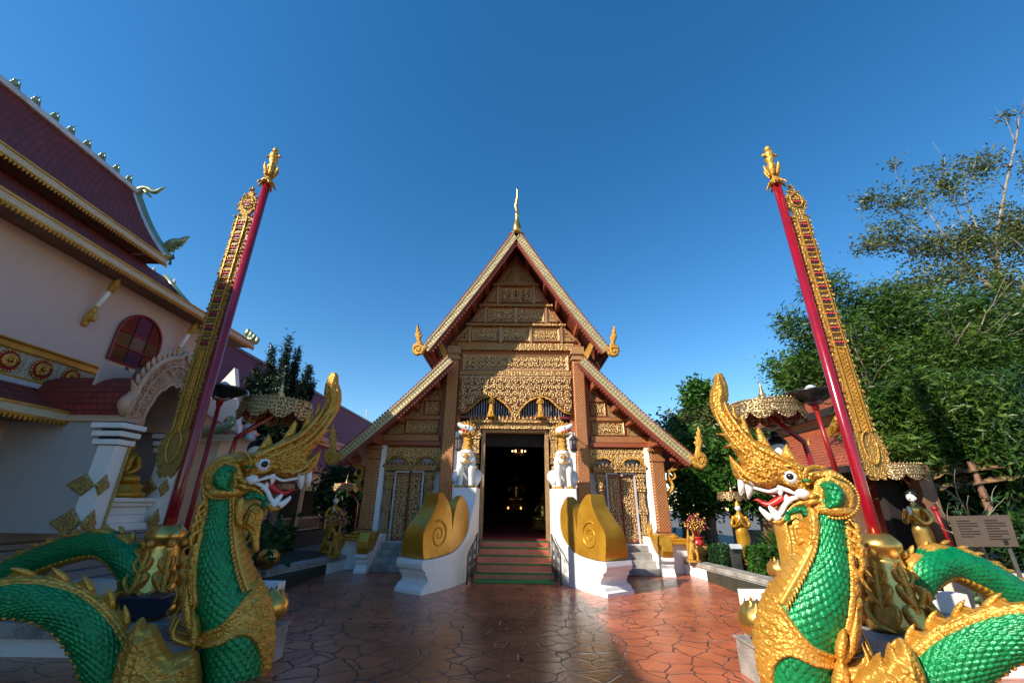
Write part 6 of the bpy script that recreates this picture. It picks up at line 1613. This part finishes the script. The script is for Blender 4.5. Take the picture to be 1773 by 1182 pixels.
M['fasciapink'] = plain('faded_pink_fascia', (.50, .30, .26), (.36, .2, .17), rough=.7)
q.build('fascia', 'fasciapink', H2)
MB().box((-14.2, 12.4, 0), (-10.9, 43.8, 5.0)).build('wall', 'cream', H2)
MB().box((-10.88, 12.4, 2.55), (-9.1, 43.8, 2.95)).build('lintel', 'cream', H2)
M['browncol'] = plain('brown_column', (.24, .12, .07), (.16, .08, .05), rough=.5)
for i in range(11): MB().box((-9.3, 12.6+i*2.9, 0), (-9.02, 12.88+i*2.9, 2.55)).build('column', 'browncol', H2)
for i in range(9): MB().box((-10.89, 14+i*2.9, .9), (-10.85, 15.7+i*2.9, 2.3)).build('window', 'dark', H2)
q = MB().box((-9.2, 12.6, 1.08), (-9.12, 43.6, 1.16)).box((-9.2, 12.6, .62), (-9.12, 43.6, .68)); y = 12.7
while y < 43: q.box((-9.18, y, .68), (-9.14, y+.05, 1.08)); y += .14
q.build('balustrade', 'browncol', H2)
MB().box((-14.2, 12.2, -.01), (-8.95, 44, .55)).build('floor_base', 'dark', H2)
# lightning rods on the ridges
for i, (u, v0, v1, y) in enumerate(((264, 480, 470, 12.5), (300, 506, 490, 13.5), (468, 622, 600, 26), (634, 733, 712, 40))):
    a, b = at(u, v0+8, y), at(u+1, v1, y); t = thing('lightning_rod', ('white lightning rod on the left building roof, nearest the gable finial', 'white lightning rod on the left building roof, second from the gable finial', 'white lightning rod on the ridge of the far wine-red hall behind the cypress', 'thin rod on the far end of the wine-red hall ridge next to the temple eave')[i], 'rod', a, 'lightning rods')
    MB().tube([a, b], .05, 8).lathe([(.07, 0), (.05, .1), (.01, .2)], b, 8).build('rod', 'silver', t)
# small pavilion with orange tiles and white gable between them
PV = thing('small_pavilion', 'small white shrine with orange tiled roof and green serpent eaves between the two left buildings', 'building', at(375, 760, 11.8))
c = at(385, 745, 12.0)
MB().grid(np.array([[(c.x-1.6, y, c.z+.9), (c.x-.2, y, c.z+.25), (c.x+.45, y, c.z-.15)] for y in (11.7, 14)])).build('roof', 'orange', PV)
MB().box((c.x-2.0, 11.9, 0), (c.x+.1, 13.8, c.z+.1)).build('wall', 'cream', PV)
MB().xz([(c.x-1.5, c.z+.2), (c.x+.3, c.z-.1), (c.x-.1, c.z+1.2), (c.x-.35, c.z+2.0)], 12.3, 12.5).build('gable', 'white', PV)
MB().box((c.x-2.0, 11.6, c.z-.35), (c.x+.75, 11.7, c.z-.18)).build('fascia', 'whitegold', PV)
q = MB(); q.tube(smooth_path([(c.x-1.0, 11.62, c.z-.0), (c.x-.4, 11.6, c.z-.12), (c.x+.2, 11.6, c.z-.02), (c.x+.5, 11.6, c.z+.15), (c.x+.4, 11.6, c.z+.3), (c.x+.25, 11.6, c.z+.18)], 5), smooth_vals([.1, .14, .13, .1, .07, .03], 5), 10)
q.build('serpent_eave', 'teal', PV, smooth=True)
q = MB()
for k in range(5): p = Vector((c.x+.5+.12*k, 11.8, c.z+.9-.28*k)); q.ball(p, .13, 8); q.flame([p, p+Vector((.1, 0, .1)), p+Vector((.12, 0, .22))], .07, 6)
q.build('roof_ornaments', 'silver', PV, smooth=True)

# ================================================================== RIGHT SIDE BUILDINGS
RB = thing('orange_roof_hall', 'temple hall with stacked orange tiled roofs and dark gutters behind the right serpent', 'building', (14, 15, 0))
def rl(u, v, x): return atx(u, v, x)
slab2(RB, 'upper_roof', [(13.6, 7.35), (10.1, 4.75)], 12.4, 19.5, 'orange'); slab2(RB, 'upper_roof', [(13.6, 7.35), (17, 4.75)], 12.4, 19.5, 'orange')
slab2(RB, 'lower_roof', [(10.6, 4.45), (8.4, 2.75)], 10.8, 18.6, 'orange')
MB().box((10.0, 12.4, 4.5), (10.12, 19.5, 4.74)).box((8.3, 10.8, 2.6), (8.42, 18.6, 2.76)).build('gutter', 'dark', RB)
MB().box((13.4, 12.4, 7.3), (13.8, 19.6, 7.5)).build('ridge_cap', 'ridgeblue', RB)
q = MB()
for i in range(8): c = Vector((13.6, 12+i*1.05, 7.5)); q.lathe([(.12, 0), (.1, .1), (.14, .2), (.03, .36)], c, 8)
c = Vector((13.5, 19.4, 7.5)); q.tube(smooth_path([c, c+Vector((0, .1, .3)), c+Vector((-.1, .3, .5)), c+Vector((-.1, .5, .8)), c+Vector((0, .6, 1.1))], 4), smooth_vals([.16, .15, .11, .06, .01], 4), 8)
q.build('ridge_ornaments', 'silver', RB, smooth=True)
MB().box((10.4, 11.8, 0), (16.5, 19, 4.7)).build('wall', 'cream', RB)
MB().box((9.4, 9.2, 0), (10.38, 18.3, .9)).build('floor_base', 'cream', RB)
for i in range(5): MB().box((8.7, 9.4+i*2.1, 0), (9.0, 9.7+i*2.1, 2.7)).build('column', 'browncol', RB)
for i in range(4): MB().box((10.34, 10.3+i*2.1, 1.0), (10.39, 11.3+i*2.1, 2.5)).build('window', 'reddark', RB)
q = MB(); pp = [atx(u, v, 9.9) for u, v in ((1395, 812), (1418, 780), (1440, 750), (1452, 722))]
q.tube(smooth_path(pp, 5), smooth_vals([.18, .15, .15, .1], 5), 10); q.flame([pp[1], pp[1]+Vector((-.3, 0, .1)), pp[1]+Vector((-.25, 0, .4))], .12, 8); q.flame([pp[2], pp[2]+Vector((.3, 0, -.1)), pp[2]+Vector((.5, 0, .05))], .1, 8)
q.build('serpent_bargeboard', 'goldfine', RB, smooth=True)
HT = thing('thatched_shelter', 'brown thatched shelter roof in dappled shade at the far right', 'building', (13, 8.5, 0))
h0, h1, h2, h3 = at(1590, 830, 9.6), at(1800, 800, 8.6), at(1800, 690, 10.5), at(1640, 740, 11)
q = MB(); n_ = 16
A_ = np.array([[tuple((h0*(1-i/n_)+h1*(i/n_))*(1-j/10)+(h3*(1-i/n_)+h2*(i/n_))*(j/10)+Vector((0, 0, .12*noise.noise(Vector((i*.9, j*1.3, 0)))))) for i in range(n_+1)] for j in range(11)])
q.grid(A_); A2 = A_.copy(); A2[..., 2] -= .25; q.grid(A2); q.build('roof', 'thatch', HT)
for (u, y) in ((1600, 9.6), (1700, 9.2), (1790, 9)): p = at(u, 850, y); MB().tube([(p.x, y, .2), (p.x, y, p.z+.6)], .06, 10).build('post', 'browncol', HT)
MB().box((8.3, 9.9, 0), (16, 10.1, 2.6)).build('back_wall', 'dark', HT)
MB().box((7.4, 7.6, .24), (12, 8.2, .75)).build('counter', 'cream', HT)
# ================================================================== TREES AND PLANTS
def leaves(name, mat, parent, centers, radii, n_per, size, asp=2.2, seed=0, droop=0, shell=.6, spread=.22, bunch=7):
    """many small folded leaf blades in clumps through the crown's volume"""
    rs = np.random.RandomState(seed); out = []
    for (c, r, n) in zip(centers, radii, n_per):
        nc = max(4, n//bunch); d = rs.normal(size=(nc, 3)); d /= np.linalg.norm(d, axis=1)[:, None]
        rad = rs.rand(nc)**(1-shell*.8)
        cc = np.array(c)+d*rad[:, None]*np.array(r); k = np.repeat(np.arange(nc), bunch)
        out.append(cc[k]+rs.normal(size=(len(k), 3))*spread)
    P = np.concatenate(out); N_ = len(P)
    d = rs.normal(size=(N_, 3)); d[:, 2] = d[:, 2]*.6-droop; d /= np.linalg.norm(d, axis=1)[:, None]
    s = rs.normal(size=(N_, 3)); s = np.cross(d, s); s /= np.linalg.norm(s, axis=1)[:, None]
    ln = size*(.6+.8*rs.rand(N_))[:, None]; wd = ln/asp
    up = np.cross(d, s)
    V = np.stack([P, P+d*ln*.45+s*wd*.5+up*ln*.06, P+d*ln, P+d*ln*.45-s*wd*.5+up*ln*.06], 1).reshape(-1, 3)
    me = bpy.data.meshes.new(name); me.vertices.add(len(V)); me.vertices.foreach_set('co', (V-np.array(parent.location if parent else (0, 0, 0))).ravel())
    me.loops.add(N_*4); me.loops.foreach_set('vertex_index', np.arange(N_*4)); me.polygons.add(N_)
    me.polygons.foreach_set('loop_start', np.arange(N_)*4); me.polygons.foreach_set('loop_total', np.full(N_, 4)); me.update(calc_edges=True); me.validate()
    me.materials.append(M[mat]); o = bpy.data.objects.new(name, me); S.collection.objects.link(o)
    if parent: o.parent = parent
    return o
M['leafA'] = leafmat('bamboo_leaves', (.035, .10, .012), (.10, .165, .022), .22)
M['leafB'] = leafmat('dusty_olive_leaves', (.06, .10, .025), (.17, .17, .05), .2)
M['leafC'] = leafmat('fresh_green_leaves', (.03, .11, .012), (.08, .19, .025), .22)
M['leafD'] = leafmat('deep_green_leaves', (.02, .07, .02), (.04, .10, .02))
M['leafE'] = leafmat('cypress_needles', (.012, .035, .018), (.02, .05, .02), .1)
M['leafF'] = leafmat('yellowing_leaves', (.25, .20, .05), (.14, .14, .04))
M['bark'] = plain('grey_brown_bark', (.26, .21, .16), (.14, .11, .08), scale=8, rough=.85, bscale=30, bdist=.02)
M['twig'] = plain('pale_twigs', (.28, .23, .18), (.17, .14, .10), rough=.8)
def branches(q, a, d, ln, r, depth, rr, tips):
    a = Vector(a); pts = [a]; dd = Vector(d).normalized(); n = 5
    for i in range(n):
        dd = (dd+Vector((rr.uniform(-.2, .2), rr.uniform(-.2, .2), rr.uniform(-.08, .16)))).normalized(); pts.append(pts[-1]+dd*ln/n)
    q.tube(pts, [r*(1-.6*i/n) for i in range(n+1)], 7 if depth > 1 else 5)
    if depth == 0: tips.append(pts[-1]); tips.append(pts[-2]); return
    for k in range(rr.choice((2, 3, 3))):
        i = rr.randint(2, n); nd = (dd+Vector((rr.uniform(-.9, .9), rr.uniform(-.9, .9), rr.uniform(-.3, .6)))).normalized()
        branches(q, pts[i], nd, ln*rr.uniform(.55, .8), r*.45, depth-1, rr, tips)
def tree(name, lab, base, top, tr, crown, mat, nleaf, size, seed, asp=2.2, depth=3, lim=4, bl=2.2, group='trees around the temple', droop=0, tipleaf=14, bark='bark', spread=.2, shell=.6):
    t = thing(name, lab, 'tree', base, group); rr = random.Random(seed); q = MB(); tips = []
    base, top = Vector(base), Vector(top); pts = [base.lerp(top, i/6)+Vector((rr.uniform(-.1, .1), rr.uniform(-.1, .1), 0))*(i > 0) for i in range(7)]
    q.tube(pts, [tr*(1.15-.65*i/6) for i in range(7)], 12)
    for k in range(lim):
        i = rr.randint(3, 6); a = k/lim*2*PI+rr.uniform(0, .8)
        branches(q, pts[i], (math.cos(a), math.sin(a), rr.uniform(.4, 1.1)), bl, tr*.4, depth-1, rr, tips)
    q.build('trunk', bark, t, smooth=True)
    C_ = [c for c, r, w_ in crown]; R_ = [r for c, r, w_ in crown]; wt = sum(w_ for *_, w_ in crown)
    cs = C_+[tuple(p) for p in tips]; rs = R_+[(.35, .35, .3)]*len(tips)
    ns = [int(nleaf*w_/wt) for *_, w_ in crown]+[tipleaf*2]*len(tips)
    leaves('crown', mat, t, cs, rs, ns, size, asp, seed, droop, shell, spread)
    return t
def A(u, v, y): return tuple(at(u, v, y))
def g0(u, y, z=.24): p = at(u, 900, y); return (p.x, y, z)
# bamboo-like dense tree at the right
m = lambda u, v, y, ru, rv, w_: (A(u, v, y), (ru*pxm(y, 5), ru*pxm(y, 5)*.8, rv*pxm(y, 5)), w_)
tree('leafy_tree', 'large dense green tree with narrow leaves behind the right red pole', g0(1600, 11.2), A(1560, 690, 11.2), .16,
     [m(1440, 590, 11, 60, 60, 2.2), (m(1520, 545, 11.5, 70, 60, 3)), m(1600, 560, 11.8, 80, 70, 3), m(1500, 650, 11, 70, 70, 3), m(1600, 670, 11.2, 90, 80, 4), m(1700, 640, 11.6, 80, 80, 3), m(1560, 760, 10.8, 70, 50, 2.5), m(1640, 770, 11, 60, 50, 2), m(1370, 560, 11, 26, 30, .35), m(1430, 500, 11.3, 40, 34, .7), m(1395, 640, 11, 40, 30, .8), m(1770, 590, 12, 60, 70, 2), m(1700, 550, 11.4, 80, 50, 2.4), m(1740, 660, 11, 80, 70, 3), m(1640, 620, 10.8, 90, 60, 2.6), m(1790, 720, 10.5, 60, 60, 1.6), m(1560, 780, 9.8, 50, 26, 1.2), m(1620, 690, 9.8, 90, 40, 2), m(1660, 730, 9.6, 80, 60, 3), m(1590, 700, 9.9, 70, 60, 2.6), m(1740, 790, 9.2, 60, 40, 1.6), m(1500, 720, 10.4, 30, 60, 1.2)],
     'leafA', 92000, .17, 4, asp=4.5, lim=6, bl=2.2, spread=.13, droop=.3, shell=.8)
# tall open tree, upper right
t_ = tree('tall_open_tree', 'tall open-crowned tree with pale branches and sparse olive leaves at the upper right', g0(1770, 13), A(1765, 520, 13), .2,
     [m(1560, 350, 13, 75, 55, 1.0), m(1640, 320, 13, 80, 70, 1.5), m(1590, 500, 13, 80, 40, 2.0), m(1700, 290, 13.3, 60, 40, 1.0), m(1600, 430, 13, 60, 40, 1.4), m(1680, 420, 13, 70, 60, 3), m(1760, 400, 13, 60, 80, 3.5), m(1540, 410, 13, 50, 35, .9), m(1505, 346, 13, 34, 9, .35), m(1505, 425, 13, 36, 16, .4), m(1730, 490, 13, 60, 50, 2.2), m(1640, 480, 13, 70, 30, 1.2), m(1550, 285, 13, 15, 12, .1), m(1745, 200, 13, 18, 16, .14), m(1820, 300, 13, 60, 80, 2)],
     'leafB', 19000, .13, 9, asp=2.4, lim=3, bl=1.6, spread=.11, shell=.3, bark='twig', tipleaf=3)
q = MB()
for pl, r in (([(1765, 530), (1720, 500), (1680, 470), (1640, 440), (1610, 410)], .09), ([(1690, 478), (1650, 430), (1620, 385), (1590, 345)], .05), ([(1740, 510), (1725, 430), (1740, 330), (1758, 250), (1765, 200)], .07), ([(1610, 410), (1560, 370), (1520, 350), (1490, 345)], .03),
              ([(1640, 440), (1600, 440), (1550, 425), (1500, 425)], .03), ([(1720, 450), (1690, 390), (1670, 330), (1690, 280)], .04), ([(1765, 530), (1730, 470), (1700, 420), (1660, 370)], .06), ([(1660, 370), (1640, 320), (1635, 270)], .025), ([(1590, 345), (1555, 310), (1550, 285)], .015), ([(1758, 250), (1745, 215), (1735, 195)], .015)):
    P_ = smooth_path([at(u, v, 13+.2*math.sin(u)) for u, v in pl], 4); q.tube(P_, [r*(1-.75*i/len(P_)) for i in range(len(P_))], 6)
    for i in range(2, len(P_), 2):
        d = Vector((rnd.uniform(-1, 1), rnd.uniform(-1, 1), rnd.uniform(-.2, 1))).normalized(); q.tube([P_[i], P_[i]+d*.35, P_[i]+d*.6+Vector((rnd.uniform(-.2, .2), 0, rnd.uniform(-.1, .3)))], [r*.35, r*.2, .004], 4)
q.build('limbs', 'twig', t_, smooth=True)
# trees behind the temple on the right
tree('round_tree', 'bright green round-topped tree behind the temple right eave', g0(1215, 21), A(1210, 780, 21), .22,
     [m(1210, 690, 21, 28, 32, 3), m(1225, 740, 21, 45, 45, 3), m(1235, 800, 20, 60, 50, 4)], 'leafC', 15000, .22, 12, asp=1.9, bl=1.5, spread=.2)
tree('round_tree', 'dull olive tree with bare twigs between the temple eave and the round green tree', g0(1185, 19), A(1180, 800, 19), .18,
     [m(1175, 735, 19, 30, 22, 1.2), m(1195, 765, 18.5, 40, 35, 2), m(1240, 720, 19, 25, 20, 1)], 'leafB', 5000, .18, 13, bl=1.6, spread=.2)
tree('leafy_tree', 'deep green shade tree standing right beside the temple corner', g0(1230, 16.5), A(1225, 830, 16.5), .16,
     [m(1215, 800, 16.5, 50, 55, 3), m(1250, 830, 16, 60, 50, 4), m(1200, 860, 17, 40, 45, 2), m(1280, 780, 17, 40, 60, 2), m(1300, 850, 16, 45, 35, 2)], 'leafC', 24000, .17, 14, asp=2, bl=1.4, spread=.18)
tree('leafy_tree', 'fine-leaved green tree over the orange roof beside the right red pole', g0(1400, 17), A(1400, 680, 17), .12,
     [m(1395, 650, 17, 45, 38, 3), m(1370, 655, 17, 30, 22, 1)], 'leafC', 6000, .18, 15, bl=1.6, spread=.18)
tree('palm_like_tree', 'drooping long-leaved dark tree at the far right edge', g0(1730, 9.5), A(1725, 760, 9.5), .12,
     [m(1720, 740, 9.4, 60, 40, 2), m(1740, 690, 9.6, 50, 40, 2)], 'leafD', 6000, .42, 16, asp=10, bl=.9, droop=1.1, spread=.2)
tree('leafy_tree', 'low dark shrub-like tree behind the information board', g0(1770, 10.5), A(1770, 850, 10.5), .1,
     [m(1760, 860, 10.2, 50, 50, 2), m(1700, 880, 9.9, 50, 30, 1.5), m(1640, 850, 10, 60, 40, 1.5), m(1790, 940, 8.5, 40, 30, 1)], 'leafD', 9000, .2, 17, asp=4, bl=.8, spread=.2)
# bare frangipani beside the right pole
t_ = thing('bare_shrub', 'leafless white-branched frangipani between the right pole and the golden figure', 'shrub', (at(1500, 930, 8).x, 8, .24)); q = MB(); tips = []
for a in (0, 1.6, 3.1, 4.6): branches(q, (at(1500, 930, 8).x, 8, .24), (math.cos(a)*.6, math.sin(a)*.6, 1.2), .8, .028, 2, random.Random(int(a*10)+3), tips)
q.build('stems', 'twig', t_, smooth=True)
t_ = thing('bare_shrub', 'leafless pale-branched small tree under the dense foliage at the far right', 'shrub', (at(1690, 930, 9).x, 9, .24)); q = MB()
for a in (.5, 2.4, 4.4): branches(q, (at(1690, 930, 9).x, 9, .24), (math.cos(a)*.4, math.sin(a)*.4, 1.4), 1.1, .045, 2, random.Random(int(a*10)), tips)
q.build('stems', 'twig', t_, smooth=True)
# cypress on the left
t_ = thing('cypress', 'dark ragged cypress behind the left parasol', 'tree', g0(470, 16), 'trees around the temple'); b = Vector(g0(470, 16))
MB().tube([b, b+Vector((0, 0, 4)), A(505, 640, 16)], [.2, .12, .04], 8).build('trunk', 'bark', t_)
sp_ = []; rr_ = []; nn_ = []
for (u0, v0, u1, v1, w_) in ((470, 760, 500, 590, 26), (455, 740, 472, 605, 16), (440, 760, 445, 640, 18), (490, 740, 515, 610, 18), (500, 740, 535, 640, 16), (510, 740, 540, 665, 14), (470, 760, 430, 660, 20), (480, 770, 480, 650, 40), (450, 770, 450, 700, 34), (510, 770, 515, 700, 30)):
    for i in range(14):
        f = i/13; sp_.append(A(u0+(u1-u0)*f, v0+(v1-v0)*f, 16+.5*math.sin(u0))); r = w_*(1-f)*pxm(16, 4)+.05; rr_.append((r, r, .25)); nn_.append(int(60+w_*22*(1-f)))
leaves('crown', 'leafE', t_, sp_, rr_, nn_, .17, 5, 21, -.8, .3, .05)
leaves('crown', 'leafE', t_, sp_, rr_, nn_, .11, 3, 22, 0, .3, .07)
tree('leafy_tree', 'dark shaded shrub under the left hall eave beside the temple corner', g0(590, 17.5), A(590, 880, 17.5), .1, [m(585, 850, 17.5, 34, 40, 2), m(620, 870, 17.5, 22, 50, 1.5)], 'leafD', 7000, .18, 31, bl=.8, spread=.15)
# hedges
def hedge(x0, x1, y0, y1, h, mat, lab, n, seed):
    t = thing('hedge', lab, 'hedge', ((x0+x1)/2, (y0+y1)/2, .24), 'clipped hedges')
    MB().box((x0+.06, y0+.06, .2), (x1-.06, y1-.06, h-.06)).build('core', 'hedgecore', t)
    rs = np.random.RandomState(seed); P = rs.rand(n, 3); f = rs.randint(0, 3, n); P[f == 0, 1] = rs.choice([0., .02, 1.], (f == 0).sum()); P[f == 1, 2] = 1; P[f == 2, 0] = rs.choice([0., 1.], (f == 2).sum())
    C_ = P*np.array([x1-x0, y1-y0, h-.24])+np.array([x0, y0, .24])
    leaves('foliage', mat, t, [tuple(C_.mean(0))], [(.01, .01, .01)], [7], .05)
    o = leaves('foliage', mat, t, C_.tolist(), [(.03, .03, .03)]*n, [10]*n, .055, 1.8, seed, 0, .5, .03, 5)
M['hedgecore'] = plain('hedge_twigs', (.03, .05, .015), (.02, .03, .01), rough=.9, bscale=30, bdist=.05)
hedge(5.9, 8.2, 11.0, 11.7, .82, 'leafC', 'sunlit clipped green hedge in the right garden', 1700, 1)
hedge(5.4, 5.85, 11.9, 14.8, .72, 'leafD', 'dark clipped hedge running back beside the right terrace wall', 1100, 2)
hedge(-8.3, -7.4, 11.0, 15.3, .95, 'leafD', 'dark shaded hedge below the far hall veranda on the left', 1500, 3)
hedge(7.2, 9.2, 6.9, 7.4, .62, 'leafC', 'low green hedge seen through the loop of the right serpent', 900, 4)
t_ = thing('spiky_plant', 'small spiky palm plant behind the sunlit hedge', 'plant', (at(1345, 940, 12.6).x, 12.6, .24)); c = Vector(t_.location); q = MB()
for i in range(40):
    a = i*2.4; e = .3+.5*((i*7) % 10)/10; d = Vector((math.cos(a)*e, math.sin(a)*e, 1.1-e)).normalized(); q.flame([c+Vector((0, 0, .45)), c+Vector((0, 0, .45))+d*.35, c+Vector((0, 0, .38))+d*.7], .03, 5, .3, sub=3)
q.tube([c, c+Vector((0, 0, .5))], .07, 8); q.build('blades', 'leafC', t_)
t_ = thing('leafy_plant', 'low leafy plant beside the golden bud on the left terrace wall', 'plant', (-5.9, 10.9, .24)); leaves('foliage', 'leafD', t_, [(-6.1, 11.0, .45)], [(.35, .3, .18)], [260], .12, 1.6, 5)
t_ = thing('leafy_plant', 'broad-leaved plant in shade behind the left serpent chest', 'plant', (-4.9, 9.0, .24)); leaves('foliage', 'leafD', t_, [(at(455, 930, 9)[0], 9.0, at(455, 930, 9)[2])], [(.2, .3, .3)], [120], .17, 1.4, 6)
for ch in S.collection.objects: pass
